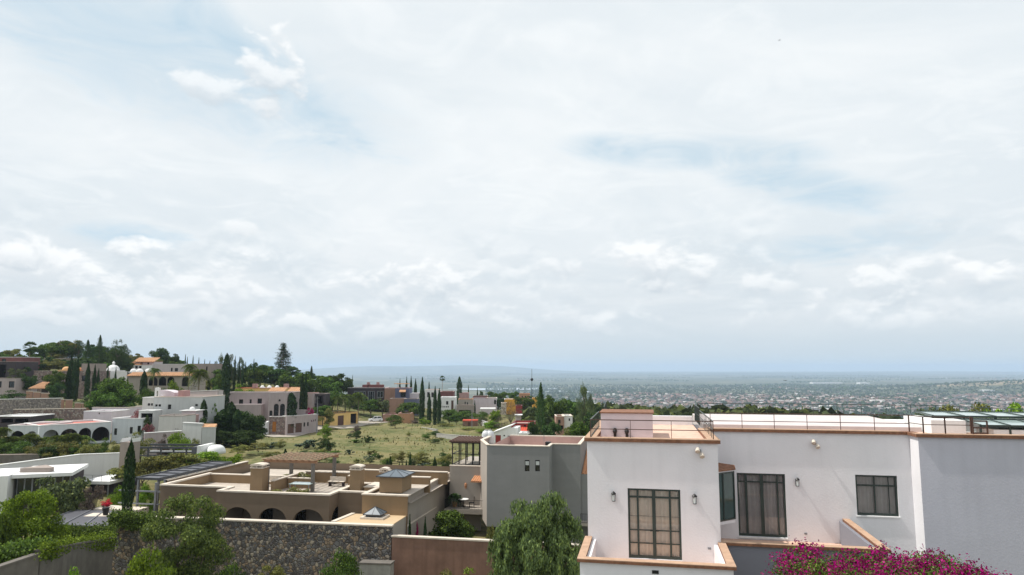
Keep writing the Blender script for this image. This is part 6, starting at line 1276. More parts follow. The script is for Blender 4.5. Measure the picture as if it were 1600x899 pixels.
SEEDLIST = [
# --- foreground
('weep', 842, 764, 899, 31.5, 152, 'pepper', 'big drooping pepper tree in front of the grey house'),
('big', 296, 768, 899, 45, 142, 'airy', 'airy green tree in front of the fieldstone wall'),
('bush', 240, 842, 905, 41, 78, 'lime', 'yellow green bush left of the airy tree, bottom left'),
('bush', 535, 856, 905, 45, 66, 'green', 'rounded bush at the foot of the fieldstone wall by the footing ledge'),
('bush', 360, 872, 915, 44, 60, 'green', 'low green shrub at the bottom edge right of the airy tree'),
('airy', 425, 880, 915, 43, 50, 'olive', 'small olive shrub at the bottom edge below the fieldstone wall'),
('bush', 745, 882, 915, 44, 70, 'lime', 'yellow green bush at the foot of the rendered wall'),
('bush', 690, 888, 915, 45, 46, 'olive', 'dry olive bush at the foot of the rendered wall, bottom edge'),
('bush', 105, 880, 915, 34, 70, 'lime', 'yellow green bush at the foot of the concrete wall, bottom left'),
('big', 38, 758, 860, 47, 128, 'lime', 'large yellow green tree in front of the modern house, left edge'),
('broad', 96, 734, 800, 60, 86, 'grey', 'grey green rounded tree in front of the modern house'),
('dense', -5, 800, 899, 44, 70, 'vine', 'dark green tree at the lower left edge'),
('dense', 40, 843, 880, 43, 90, 'vine', 'dense hedge like shrub behind the concrete wall, bottom left'),
('broad', 116, 766, 815, 66, 56, 'green', 'mid green tree between the grey green tree and the dark roof'),
('column', 205.5, 689, 806, 55.5, 16, 'cyp', 'tall lone cypress rising behind the fieldstone wall'),
('bush', 184, 757, 785, 64, 36, 'lime', 'bright yellow green bush left of the tall lone cypress'),
('bush', 232, 752, 790, 64, 30, 'lime', 'bright yellow green bush right of the tall lone cypress'),
('airy', 150, 752, 800, 60, 40, 'dry', 'dry brownish tree beside the white garden room'),
('dense', 706, 796, 840, 57, 78, 'green', 'green garden tree below the balcony of the grey house'),
('cypress', 640.5, 804, 838, 53, 7, 'cyp', 'small cypress against the low garden wall, left of the pair'), ('cypress', 664.5, 808, 838, 54, 8, 'cyp', 'small cypress against the low garden wall, right of the pair'),
('bush', 767, 818, 840, 56, 18, 'olive', 'thin shrub below the grey house wall'),
('bush', 653, 812, 838, 55, 8, 'magenta', 'slim shrub with magenta flowers between the two small cypresses'),
# --- behind the brown house
('cypress', 641, 707, 748, 84, 6.5, 'cyp', 'slim young cypress behind the brown house, tallest'), ('cypress', 679.5, 714, 747, 84, 9, 'cyp', 'bushy young cypress behind the side wall end'), ('cypress', 635, 719, 746, 85, 5, 'cyp', 'young cypress just left of the tallest slim one'), ('cypress', 624, 722, 745, 88, 4, 'cyp', 'tiny cypress left of the tallest slim one'), ('cypress', 628.5, 722, 745, 88, 4, 'cyp', 'second tiny cypress left of the tallest slim one'),
('cypress', 610, 713, 738, 88, 8, 'cyp', 'dark young cypress behind the pyramid skylight'), ('cypress', 605, 718, 738, 89, 6, 'cyp', 'dark young cypress left of the pyramid skylight apex'), ('column', 446, 702, 740, 80, 9, 'cyp', 'dark cypress seen behind the roof pergola, left'), ('cypress', 472, 722, 742, 80, 5, 'cyp', 'dark cypress seen behind the roof pergola, middle'), ('cypress', 499, 724, 742, 80, 6, 'cyp', 'dark cypress seen behind the roof pergola, right'), ('cypress', 540, 728, 742, 80, 4, 'cyp', 'dark cypress left of the right chimney'),
('bush', 522, 715, 742, 96, 24, 'dark', 'dark bush behind the right post of the roof pergola'), ('airy', 404, 692, 730, 108, 56, 'olive', 'olive green tree left behind the roof pergola'), ('airy', 430, 705, 735, 96, 46, 'olive', 'olive bush directly behind the roof pergola'),
('airy', 372, 694, 725, 104, 40, 'olive', 'pale olive tree behind the left chimney'), ('dense', 322, 705, 730, 82, 60, 'lime', 'bright green low tree right of the dark steel pergola'), ('dense', 360, 706, 728, 84, 46, 'lime', 'bright green low tree behind the panel roof end'),
('broad', 262, 706, 745, 76, 78, 'olive', 'olive brown tree in front of the dark steel pergola'), ('broad', 300, 707, 740, 78, 60, 'olive', 'second olive brown tree right of the first, by the panel roof'), ('broad', 195, 722, 765, 74, 50, 'olive', 'olive brown tree below the brown chimney block'), ('broad', 225, 716, 760, 73, 44, 'olive', 'olive brown tree right behind the tall lone cypress'),
('bush', 475, 738, 760, 66, 40, 'olive', 'low planting on the far edge of the roof terrace'),
# --- field
('agave', 479, 674, 704, 122, 42, 'blue', 'large blue green cactus clump at the left end of the field'), ('bush', 507, 662, 680, 150, 24, 'lime', 'yellow green bush beside the road at the yellow house'), ('agave', 425, 683, 700, 126, 26, 'blue', 'dark cactus clump left of the large one'), ('bush', 437, 686, 702, 122, 24, 'olive', 'olive bush left of the large cactus clump'),
('bush', 502, 683, 697, 118, 24, 'dark', 'dark bush right of the large cactus clump'), ('bush', 517, 684, 700, 114, 22, 'dark', 'second dark bush right of the large cactus clump'), ('agave', 547, 696, 708, 112, 18, 'blue', 'small cactus clump in the middle of the field'), ('bush', 557, 672, 684, 142, 17, 'dark', 'dark bush near the top of the field, left of a pair'), ('agave', 575, 672, 691, 136, 24, 'dark', 'dark spiky shrub near the top of the field'),
('bush', 617.5, 647, 672, 192, 31, 'green', 'round green bush in front of the peach walls'), ('agave', 577, 706, 722, 104, 22, 'blue', 'blue green agave clump in the lower field'), ('bush', 594, 708, 722, 104, 14, 'dark', 'dark bush right of the blue green agave clump'), ('agave', 536, 714, 734, 92, 30, 'blue', 'dark agave clump behind the right post of the pergola'), ('bush', 622, 704, 722, 102, 30, 'olive', 'olive bush in the lower field, left'), ('bush', 655, 704, 724, 102, 34, 'olive', 'olive bush in the lower field, middle'),
('agave', 662, 714, 732, 94, 34, 'blue', 'grey green agave clump above the young cypresses'), ('bush', 675, 720, 738, 90, 26, 'olive', 'olive bush left of the bushy young cypress'), ('agave', 583, 718, 735, 94, 30, 'dark', 'dark agave clump left of the pyramid skylight'), ('bush', 603, 716, 734, 96, 24, 'green', 'green bush behind the pyramid skylight'), ('bush', 698, 708, 724, 98, 22, 'olive', 'olive bush left of the glass roof room'), ('bush', 697, 718, 736, 90, 20, 'dark', 'dark bush left of the glass roof room'), ('bush', 676, 674, 684, 172, 15, 'green', 'small green bush against the block wall'), ('bush', 690, 683, 692, 150, 14, 'olive', 'small olive bush at the foot of the block wall'),
('bush', 556, 664, 676, 165, 18, 'dry', 'dry grey bush beside the road'), ('bush', 478, 706, 722, 100, 30, 'olive', 'olive scrub just behind the roof pergola'), ('bush', 500, 705, 720, 100, 26, 'green', 'green scrub just behind the roof pergola'), ('bush', 560, 722, 740, 88, 26, 'olive', 'olive scrub behind the right chimney'), ('bush', 645, 728, 744, 87, 24, 'grey', 'grey green scrub between the young cypresses'),
('bush', 700, 662, 674, 196, 40, 'olive', 'yellowish scrub strip above the block wall, left'), ('bush', 735, 668, 680, 185, 40, 'olive', 'yellowish scrub strip above the block wall, middle'), ('bush', 755, 670, 684, 176, 34, 'lime', 'light green scrub at the right end of the block wall'),
# --- middle left trees
('dense', 372, 640, 712, 124, 62, 'dark', 'big dark leafy tree in front of the stone villa'), ('dense', 400, 645, 705, 122, 44, 'dark', 'dark leafy tree at the right of the dark clump'), ('column', 362, 628, 700, 121, 17, 'cyp', 'dark cypress with the highest tip in the dark clump'), ('column', 349, 640, 705, 120, 22, 'cyp', 'broad dark cypress at the left of the dark clump'), ('column', 372, 640, 700, 120, 14, 'cyp', 'dark cypress in the middle of the dark clump'), ('column', 388, 650, 706, 119, 22, 'cyp', 'broad dark cypress at the right of the dark clump'), ('dense', 345, 672, 710, 116, 40, 'dark', 'dark low tree at the foot of the dark clump'), ('dense', 385, 672, 712, 117, 60, 'dark', 'wide dark shrubbery at the foot of the dark clump'),
('column', 319, 625, 660, 116, 11, 'cyp', 'dark cypress at the right corner of the pale grey house'), ('bush', 322, 650, 668, 112, 26, 'dark', 'dark bush right of the pale grey house'), ('airy', 333, 628, 660, 122, 26, 'lime', 'yellowish tree right of the pale grey house'), ('bush', 342, 624, 632, 160, 14, 'yflower', 'yellow flowering bush on the stone villa terrace'), ('agave', 328, 674, 700, 103, 22, 'blue', 'dark blue agave in front of the pale wall with tiled cap'),
('bush', 222, 672, 700, 98, 44, 'olive', 'olive green bush below the white annexe'), ('bush', 255, 676, 700, 96, 24, 'dry', 'dark brown bush behind the dark steel pergola'), ('bush', 284, 672, 698, 97, 44, 'lime', 'yellow green bush below the blank pale block'), ('bush', 205, 680, 702, 95, 36, 'green', 'green bush left of the dark steel pergola'), ('bush', 308, 682, 698, 94, 22, 'olive', 'small olive bush at the pergola right end'),
('bush', 212, 638, 656, 116, 26, 'mauvef', 'faded magenta bougainvillea left of the portico'), ('bush', 232, 660, 672, 108, 22, 'mauvef', 'faded magenta bougainvillea below the portico'), ('bush', 228, 646, 664, 112, 18, 'dark', 'dark shrub in the shade of the portico'),
('dense', 178, 586, 640, 135, 72, 'green', 'large round green tree above the white annexe'), ('dense', 162, 605, 642, 130, 56, 'green', 'green tree in front of the large round one'), ('dense', 196, 602, 638, 133, 48, 'green', 'green tree left of the pale grey house'), ('broad', 84, 652, 668, 116, 34, 'green', 'small green tree behind the red roof terrace'), ('bush', 228, 604, 622, 150, 30, 'green', 'green bush under the arched villa, left'), ('bush', 275, 592, 616, 152, 34, 'lime', 'light green tree in front of the arched villa'), ('bush', 250, 602, 618, 150, 30, 'dark', 'dark bush under the arched villa, middle'), ('column', 226, 580, 618, 152, 10, 'cyp', 'dark cypress in front of the arched villa'),
('palm', 312, 575, 616, 155, 40, 'palm', 'feather palm right of the arched villa'), ('palm', 297, 568, 612, 158, 26, 'palm', 'tall feather palm at the right end of the arched villa'), ('palm', 241, 574, 612, 182, 24, 'palm', 'feather palm in front of the white domes'), ('column', 355, 553, 615, 175, 13, 'cyp', 'tall dark cypress above the stone villa'), ('bush', 335, 600, 618, 165, 26, 'green', 'green bush right of the feather palm'), ('bush', 380, 598, 608, 190, 40, 'lime', 'bright green hedge above the stone villa'), ('dense', 345, 580, 612, 180, 30, 'green', 'green tree beside the tall dark cypress'),
# tall cypresses on the left slope
('cypress', 112.5, 553, 622, 168, 9, 'cyp', 'tallest dark cypress of the left hillside row'), ('cypress', 107, 575, 622, 166, 8, 'cyp', 'dark cypress at the left end of the left hillside row'), ('cypress', 118, 563, 622, 166, 8, 'cyp', 'dark cypress right of the tallest in the left hillside row'), ('cypress', 123, 557, 622, 170, 7, 'cyp', 'slim dark cypress in the left hillside row'), ('cypress', 139, 564, 610, 165, 9, 'cyp', 'lone dark cypress in front of the domed house'), ('cypress', 149, 570, 598, 178, 7, 'cyp', 'short cypress right of the domed house'), ('cypress', 154.5, 576, 598, 178, 6, 'cyp', 'smaller short cypress right of the domed house'), ('cypress', 169.5, 567, 592, 184, 4, 'cyp', 'thin cypress in front of the white dome'), ('cypress', 181.5, 573, 592, 186, 4, 'cyp', 'thin cypress right of the white dome'),
('broad', 88, 575, 615, 165, 36, 'green', 'green tree left of the hillside cypresses'), ('dense', 88, 596, 622, 155, 30, 'dark', 'dark bush left of the hillside cypresses'), ('airy', 27, 572, 595, 178, 34, 'grey', 'grey green tree at the left edge of the hill'), ('dense', 46, 580, 600, 176, 30, 'dark', 'dark tree beside the mauve stone house'), ('bush', 10, 608, 624, 150, 60, 'dark', 'dark flowering hedge above the retaining wall'), ('bush', 130, 618, 632, 136, 40, 'grey', 'trailing shrub above the fence panels'),
# skyline, left
('fan', 48, 533, 560, 222, 24, 'dark', 'palm on the skyline at the left'), ('broad', 22, 543, 565, 230, 36, 'olive', 'pale olive tree on the left skyline'), ('broad', 45, 552, 580, 205, 46, 'green', 'green tree below the skyline palm'), ('broad', 92, 530, 560, 236, 48, 'green', 'green tree on the skyline, first of the tall group'), ('broad', 112, 527, 562, 240, 40, 'olive', 'olive tree on the skyline with an open top'), ('gum', 124, 531, 566, 238, 34, 'dark', 'dark eucalyptus on the skyline'), ('spruce', 138, 531, 572, 225, 26, 'dark', 'dark pointed conifer on the left skyline'), ('spruce', 157, 524, 575, 220, 28, 'dark', 'highest dark conifer of the left skyline'), ('gum', 186, 527, 578, 218, 42, 'dark', 'broad dark eucalyptus at the right of the skyline group'), ('broad', 170, 540, 575, 224, 28, 'green', 'green tree between the conifer and the broad eucalyptus'), ('broad', 78, 558, 580, 210, 50, 'olive', 'olive tree above the mauve stone house'), ('dense', 130, 558, 585, 212, 50, 'dark', 'dark tree behind the domed house'), ('broad', 5, 548, 568, 235, 24, 'dark', 'dark tree at the far left skyline'), ('broad', 200, 560, 582, 222, 24, 'dark', 'dark tree left of the pink gabled house'),
('dense', 250, 541, 568, 245, 34, 'dark', 'round dark tree behind the pink gabled house'), ('broad', 268, 550, 570, 250, 28, 'dark', 'dark tree right of the round dark one'), ('spruce', 279, 556, 570, 250, 10, 'dark', 'small pointed tree on the skyline'),
('gum', 345, 551, 590, 215, 22, 'grey', 'grey eucalyptus on the skyline, left one'), ('gum', 361, 551, 588, 216, 26, 'grey', 'grey eucalyptus on the skyline, second'), ('gum', 377, 556, 588, 218, 20, 'grey', 'grey eucalyptus on the skyline, third'), ('broad', 396, 562, 592, 220, 34, 'dark', 'dark tree right of the skyline eucalyptuses'), ('broad', 400, 572, 600, 215, 40, 'green', 'green tree below the skyline eucalyptuses'), ('broad', 345, 575, 600, 205, 40, 'green', 'green tree under the grey eucalyptuses'),
('pine', 443.5, 537, 580, 235, 42, 'pine', 'big layered pine standing alone on the skyline'), ('broad', 432, 574, 604, 228, 54, 'dark', 'dark bushy tree below the big layered pine'), ('broad', 460, 576, 606, 224, 56, 'green', 'green tree right below the big layered pine'), ('spruce', 487, 572, 600, 232, 18, 'dark', 'small pointed conifer right of the big pine'), ('broad', 490, 582, 612, 220, 44, 'green', 'green tree under the small pointed conifer'), ('broad', 408, 566, 596, 225, 24, 'dark', 'dark tree left of the big layered pine'),
('broad', 528, 581, 610, 245, 42, 'dark', 'dark tree at the right end of the wooded ridge'), ('broad', 516, 590, 625, 222, 44, 'green', 'green tree on the ridge above the yellow house'), ('broad', 545, 590, 612, 260, 26, 'green', 'green tree behind the black house'), ('spruce', 551, 586, 600, 262, 5, 'dark', 'tiny conifer behind the black house'),
('broad', 520, 606, 640, 205, 42, 'green', 'bright tree above the yellow house'), ('palm', 540, 614, 645, 203, 34, 'palm', 'feather palm above the yellow house, left'), ('palm', 560, 612, 650, 205, 32, 'palm', 'feather palm above the yellow house, right'), ('palm', 528, 618, 645, 200, 22, 'palm', 'small feather palm above the yellow house'), ('broad', 580, 622, 652, 218, 34, 'green', 'mixed tree above the parked car'), ('broad', 598, 620, 648, 220, 30, 'grey', 'grey green tree in front of the brick house'), ('broad', 505, 632, 650, 188, 40, 'green', 'round shrub on the yellow house roof side'), ('bush', 510, 636, 650, 186, 26, 'olive', 'grey green round shrub behind the yellow house'), ('bush', 484.5, 634, 642, 178, 16, 'magenta', 'magenta bougainvillea beside the twin cypresses'),
('cypress', 473, 583, 637, 178, 9, 'cyp', 'left one of the twin cypresses by the stone villa'), ('cypress', 478.5, 583, 637, 178.5, 9, 'cyp', 'right one of the twin cypresses by the stone villa'), ('column', 455.5, 614, 642, 174, 17, 'cyp', 'short rounded cypress between the arched wing and the twin cypresses'),
# centre
('cypress', 625, 592, 610, 262, 4.5, 'cyp', 'leftmost of the small cypresses behind the slate blue house'), ('cypress', 635.5, 589, 612, 262, 5, 'cyp', 'second of the small cypresses behind the slate blue house'), ('cypress', 642.5, 588, 614, 258, 5.5, 'cyp', 'tallest of the small cypresses behind the slate blue house'), ('cypress', 649.5, 592, 614, 258, 7, 'cyp', 'wide cypress right of the tallest small one'), ('cypress', 670.5, 597, 612, 275, 5, 'cyp', 'short cypress behind the cream house'),
('cypress', 660, 590, 652, 212, 10.5, 'cyp', 'tallest cypress of the row at the end of the field'), ('cypress', 671, 614, 652, 210, 8.5, 'cyp', 'short broad cypress in the row at the end of the field'), ('cypress', 680, 604, 654, 208, 8, 'cyp', 'third cypress of the row at the end of the field'), ('cypress', 686.5, 607, 655, 206, 8.5, 'cyp', 'rightmost cypress of the row at the end of the field'),
('fan', 691.3, 587, 612, 268, 11, 'dark', 'tall fan palm on a bare trunk above the roofs'), ('column', 718, 589, 620, 285, 8, 'cyp', 'dark full cypress right of the tall fan palm'), ('cypress', 732, 602, 618, 300, 3, 'cyp', 'needle thin cypress on the ridge, left one'), ('cypress', 746, 605, 618, 310, 3, 'cyp', 'needle thin cypress on the ridge, right one'), ('cypress', 741.8, 626, 648, 245, 4, 'cyp', 'slim cypress in front of the mauve houses'), ('broad', 752, 610, 620, 330, 8, 'dark', 'small round dark tree on the ridge'),
('dense', 640, 628, 650, 222, 48, 'green', 'green hedge trees below the slate blue house'), ('dense', 702, 638, 665, 214, 42, 'green', 'green tree in front of the white cube house'), ('dense', 714, 646, 665, 208, 26, 'green', 'bright green tree right of the white cube house'), ('bush', 665, 652, 668, 200, 22, 'lime', 'yellow green bush under the cypress row'), ('bush', 692, 657, 668, 200, 16, 'grey', 'pale bush under the rightmost cypress of the row'), ('bush', 648, 655, 665, 208, 14, 'dry', 'brownish bush right of the peach wall'),
('broad', 768, 610, 634, 300, 24, 'green', 'green tree on the ridge above the mauve house'), ('broad', 785, 611, 636, 305, 30, 'green', 'green tree above the bright ochre block'), ('broad', 803, 610, 632, 320, 26, 'green', 'green tree right above the bright ochre block'), ('broad', 778, 622, 645, 270, 20, 'dark', 'dark tree beside the small cream house'), ('broad', 820, 616, 645, 270, 40, 'green', 'green tree right of the bright ochre block'), ('broad', 850, 614, 640, 260, 34, 'green', 'green tree behind the big conifer, left'),
('dense', 775, 640, 668, 190, 26, 'lime', 'yellow green tree in front of the patio roof'), ('dense', 768, 655, 680, 178, 30, 'lime', 'lower yellow green tree behind the water tanks'), ('bush', 752, 642, 660, 205, 26, 'green', 'green bush under the flat patio roof'), ('bush', 728, 640, 655, 226, 36, 'green', 'green bush in front of the greige house'),
('bare', 798, 625, 665, 200, 46, 'dry', 'grey bare tree in front of the dark red cube'), ('bare', 752, 652, 672, 190, 34, 'dry', 'grey bare bush right of the bright red shed'), ('bare', 785, 648, 676, 172, 34, 'dry', 'grey bare bush behind the white gabled house'), ('bush', 815, 655, 668, 190, 18, 'lime', 'light bush under the white slab roof'),
('spruce', 845, 598, 690, 118, 34, 'dark', 'tall dark narrow conifer left of the white house'), ('dense', 862, 655, 690, 114, 36, 'dark', 'dark low tree at the right foot of the tall conifer'), ('dense', 832, 655, 690, 117, 20, 'dark', 'dark low tree at the left foot of the tall conifer'), ('gum', 913, 596, 672, 150, 34, 'grey', 'tall feathery grey tree left of the white house'), ('broad', 868, 616, 660, 175, 46, 'green', 'green tree right of the tall narrow conifer'), ('broad', 893, 622, 660, 180, 42, 'green', 'round green tree left of the feathery tree'), ('dense', 925, 640, 690, 140, 40, 'dark', 'dark tree under the feathery tree'), ('dense', 905, 655, 700, 110, 40, 'green', 'green tree in front of the feathery tree'), ('dense', 905, 681, 715, 82, 34, 'green', 'clipped green hedge behind the grey house'), ('broad', 890, 665, 690, 125, 24, 'olive', 'olive tree below the small white box house'), ('spruce', 889, 618, 636, 240, 5, 'dark', 'small distant conifer above the round green tree'), ('broad', 938, 628, 660, 190, 24, 'dark', 'dark tree right of the feathery tree'),
# right, behind the white roofs
('broad', 1508, 618, 690, 60, 84, 'olive', 'olive green tree above the right roof railing'), ('broad', 1549, 630, 690, 58, 70, 'lime', 'yellow green tree above the skylights, left'), ('broad', 1590, 620, 690, 62, 90, 'lime', 'yellow green tree above the skylights, right'), ('airy', 1446, 633, 690, 72, 70, 'grey', 'grey green bushy top behind the roof railing'), ('spruce', 1318, 639, 660, 80, 8, 'green', 'small pointed green treetop behind the roof'), ('spruce', 1360, 646, 660, 85, 6, 'green', 'tiny pointed green treetop behind the roof'), ('airy', 1478, 630, 690, 68, 44, 'grey', 'grey green treetop left of the olive tree'),
]
for e in SEEDLIST: T(*e)
# palms in front of the arcade house
for k, (px, py, w_) in enumerate(((18, 682, 42), (48, 678, 42), (70, 683, 38), (92, 680, 42), (112, 677, 40), (130, 681, 38), (2, 668, 40))):
    T('palm', px, py - 2, 708, 97 + (k % 3), w_, 'palm', 'palm with arching leaves in the dense row before the white arcade house', 'palms in front of the arcade house')
for k, (px, py, w_) in enumerate(((140, 688, 38), (158, 686, 34), (178, 690, 30), (30, 692, 40), (84, 693, 42), (-5, 686, 36), (58, 692, 38), (10, 694, 36), (108, 692, 38), (124, 694, 34), (196, 690, 28))):
    T('bush', px, py - 4, 712, 94 + (k % 2), w_, 'green' if k % 2 else 'olive', 'green shrub between the palms of the white arcade house', 'shrubs in front of the arcade house')
for px, pt, Y, w_, k_, lf in ((65, 538, 240, 40, 'broad', 'green'), (80, 533, 243, 38, 'broad', 'green'), (103, 530, 246, 40, 'broad', 'green'), (148, 536, 236, 34, 'broad', 'dark'), (176, 536, 232, 36, 'broad', 'dark'), (194, 536, 228, 30, 'gum', 'dark'),
    (415, 572, 236, 40, 'broad', 'green'), (450, 570, 244, 46, 'broad', 'dark'), (474, 578, 240, 40, 'broad', 'dark'), (505, 585, 238, 44, 'broad', 'green'), (535, 586, 252, 36, 'broad', 'dark'), (380, 576, 232, 40, 'broad', 'dark'), (355, 570, 224, 34, 'broad', 'dark')):
    T(k_, px, pt, pt + 34, Y, w_, lf, 'bushy evergreen tree closing the wooded skyline of the left hill', 'evergreens along the wooded skyline')
fs = random.Random(8)
for k in range(34):
    px = fs.uniform(470, 705); Y = fs.uniform(84, 116) if k % 3 else fs.uniform(116, 185); x = (px - CX) / FPX * Y; z = gz(x, Y); h_ = fs.uniform(.5, 1.5); py = CY - FPX * math.tan(math.atan2(z + h_, Y) - PITCH)
    T('bush' if k % 4 else 'agave', px, py, py + 9, Y, fs.uniform(1.2, 3.2) / S(Y), fs.choice(['olive', 'dark', 'olive', 'grey', 'green']), 'low scrubby bush scattered in the dry field behind the brown house', 'scrub bushes scattered in the field')
# thin cypresses along the skyline
for px in (118, 123, 131, 136, 291, 303, 311, 320, 328, 336, 391): pass
for px, py in ((290, 554), (293, 558), (302, 556), (311, 559), (320, 562), (328, 564), (336, 565), (368, 557), (374.5, 558), (380, 564), (384, 566), (397, 561)):
    T('cypress', px, py, 575, 208 + (px % 7), 4.6, 'cyp', 'slim dark cypress in the broken row along the hilltop skyline', 'cypresses along the hilltop')
# extra greenery filling the wooded slope
sl = random.Random(5)
for k in range(95):
    px = sl.uniform(-10, 570); Y = sl.uniform(160, 255); 
    if 200 < px < 345 and Y < 215: continue
    if px < 150 and Y < 185: continue
    if 345 < px < 500 and Y < 195: continue
    if px > 500 and Y < 212: continue
    x = (px - CX) / FPX * Y; z = gz(x, Y); h_ = sl.uniform(4, 7.5); d = Vector((x, Y, z + h_)); py = CY - FPX * math.tan(math.atan2(d.z, Y) - PITCH)
    T('broad', px, py, py + 30, Y, sl.uniform(5, 9) / S(Y), sl.choice(['green', 'dark', 'green', 'olive']), 'ordinary green tree of the wooded left hillside among the houses', 'trees filling the wooded hillside')
# flower pot, potted plant
p = P(165.5, 795, 57.5); t = empty('flower_pot', p, 0, 'dark pot with pink flowers on the ledge behind the dark roof', 'flower pot'); b = MB(); b.lathe(0, 0, [(.18, -.5), (.28, .05), (.30, .08), (.24, .08)], 14); b.build('pot', M['black'], t)
cm, _ = proto('bush', 1); mm = cm.copy(); mm.materials.clear(); mm.materials.append(L['pinkf']); o = bpy.data.objects.new('flowers', mm); COL.objects.link(o); o.parent = t; o.scale = (.95, .95, .75); o.location = (0, 0, .05)
b = MB(); b.box(-1.5, 2.2, -.5, .8, -5, -.5); o = b.build('pot_ledge', M['cope'], None); o.location = p; tag(o, 'pale ledge under the pot with pink flowers', 'ledge')
xx = G.front(709.5, 790, 3.4)[0]; q = G.wor(xx, 3.6, zb0); t = empty('potted_plant', q, 0, 'leafy potted plant at the left end of the grey house balcony', 'potted plant'); b = MB(); b.lathe(0, 0, [(.16, 0), (.24, .4), (.26, .43), (.2, .43)], 14); b.build('pot', M['tile'], t)
cm, _ = proto('palm', 1); mm = cm.copy(); mm.materials.clear(); mm.materials.append(L['dark']); o = bpy.data.objects.new('foliage', mm); COL.objects.link(o); o.parent = t; o.scale = (1.5, 1.5, 1.4); o.location = (0, 0, -.1)
# bougainvillea at the foot of the right wing: foliage with flowers
def bougainvillea():
    p = P(1385, 871, 19.4); z = gz(p.x, p.y); t = empty('bougainvillea', (p.x, p.y, z), R(-8), 'magenta flowering bougainvillea in front of the white house, bottom right', 'shrub')
    rg = np.random.default_rng(3); K = 150; cs = []
    W_, D_, Hh = 2.85, 1.5, 2.4; top = p.z - z
    prof = lambda u: np.clip(1 - np.abs(u) ** 4.5, .0, 1)
    c0 = []
    while len(c0) < K:
        u = rg.uniform(-1, 1); h = prof(u) * (.92 + .1 * np.sin(u * 9 + 1)); zz_ = rg.uniform(-1.3, 1) if len(c0) % 2 else h * rg.uniform(.9, 1); 
        if zz_ > h: continue
        c0.append((u * W_, rg.uniform(-1, 1) * D_, top - Hh * .42 + (zz_ - 1) * Hh * .42 + .8))
    c0 = np.array(c0); c0[:, 2] = np.minimum(c0[:, 2], top - .33)
    def cloud(n, r, sd):
        g = np.random.default_rng(sd); k = g.integers(0, K, n); d = g.normal(0, 1, (n, 3)); d /= np.linalg.norm(d, axis=1, keepdims=True); rr = (r * g.uniform(.5, 1.15, n))[:, None]; return c0[k] + d * rr * [1.2, 1, .8], d
    c, d = cloud(34000, .40, 1); me = mesh_of('foliage', [leaf_mesh('', c, d, .036, .55, 2)]); o = link_mesh('foliage', me, L['vine'], t)
    g = np.random.default_rng(9); nb = 520; c1, d1 = cloud(nb, .46, 5); d1[:, 2] = np.abs(d1[:, 2]); k = g.integers(0, nb, 26000); q = c1[k] + g.normal(0, 1, (len(k), 3)) * .11
    me = mesh_of('flowers', [leaf_mesh('', q, d1[k], .036, .75, 8)]); link_mesh('flowers', me, L['magenta'], t)
    b = MB()
    for i in range(9): a = g.uniform(-1, 1); b.tube([(a * .5, g.uniform(-.3, .3), -.3), (a * 1.2, 0, top * .5), (a * 2.5, g.uniform(-.6, .6), top - 1.0)], [.07, .05, .02], 6)
    b.build('stem', M['bark'], t)
bougainvillea()
# ivy over the walls bottom left
def ivy(name, pts, wd, hh, n, label, leaf='vine', sd=1, size=.07):
    rg = np.random.default_rng(sd); A = [P(*q) for q in pts]; c, d = [], []
    seg = rg.integers(0, len(A) - 1, n); t = rg.random(n)
    for i, tt in zip(seg, t):
        a = A[i].lerp(A[i + 1], tt); ph = a.x * 1.7; drop = hh * (.45 + .55 * abs(math.sin(ph) * math.cos(ph * .37 + 1))); u = rg.random() ** 1.3
        c.append((a.x + rg.normal(0, .12), a.y + rg.normal(0, wd), a.z + .22 * abs(rg.normal()) * (1 - u) - u * drop)); d.append((rg.normal(0, .3), -1, .6))
    t_ = empty(name, A[0], 0, label, 'climbing plant'); c = np.array(c) - np.array(A[0]); me = mesh_of('foliage', [leaf_mesh('', c, np.array(d), size, .7, sd)]); link_mesh('foliage', me, L[leaf], t_)
    b = MB(); b.tube([Vector(q) - A[0] - Vector((0, -.1, .15)) for q in A], [.04] * len(A), 6); b.build('stem', M['bark'], t_)
ivy('ivy', [(172, 806, 53.0), (205, 806.5, 52.6), (242, 808, 52.2)], .12, 1.6, 5200, 'dark ivy hanging over the left end of the fieldstone wall', 'vine', 2)
ivy('ivy', [(62, 829, 51), (110, 831, 50.8), (178, 828, 50.6)], .2, 1.9, 11000, 'thick ivy hanging below the low dark roof', 'vine', 3)
ivy('ivy', [(65, 856, 37.4), (110, 848, 41.5), (178, 838, 47.3)], .18, .9, 5200, 'sunlit ivy creeping along the top of the concrete wall', 'lime', 4, .055)
ivy('ivy', [(-30, 870, 36.5), (30, 858, 37.6), (75, 850, 38.4)], .35, 1.2, 6500, 'dark ivy behind the left stretch of the concrete wall', 'vine', 5)
ivy('ivy', [(62, 704, 92.8), (95, 700, 94.5), (124, 697, 96.8)], .2, 1.2, 2600, 'dry ivy on the garden wall below the palms', 'dark', 6, .1)
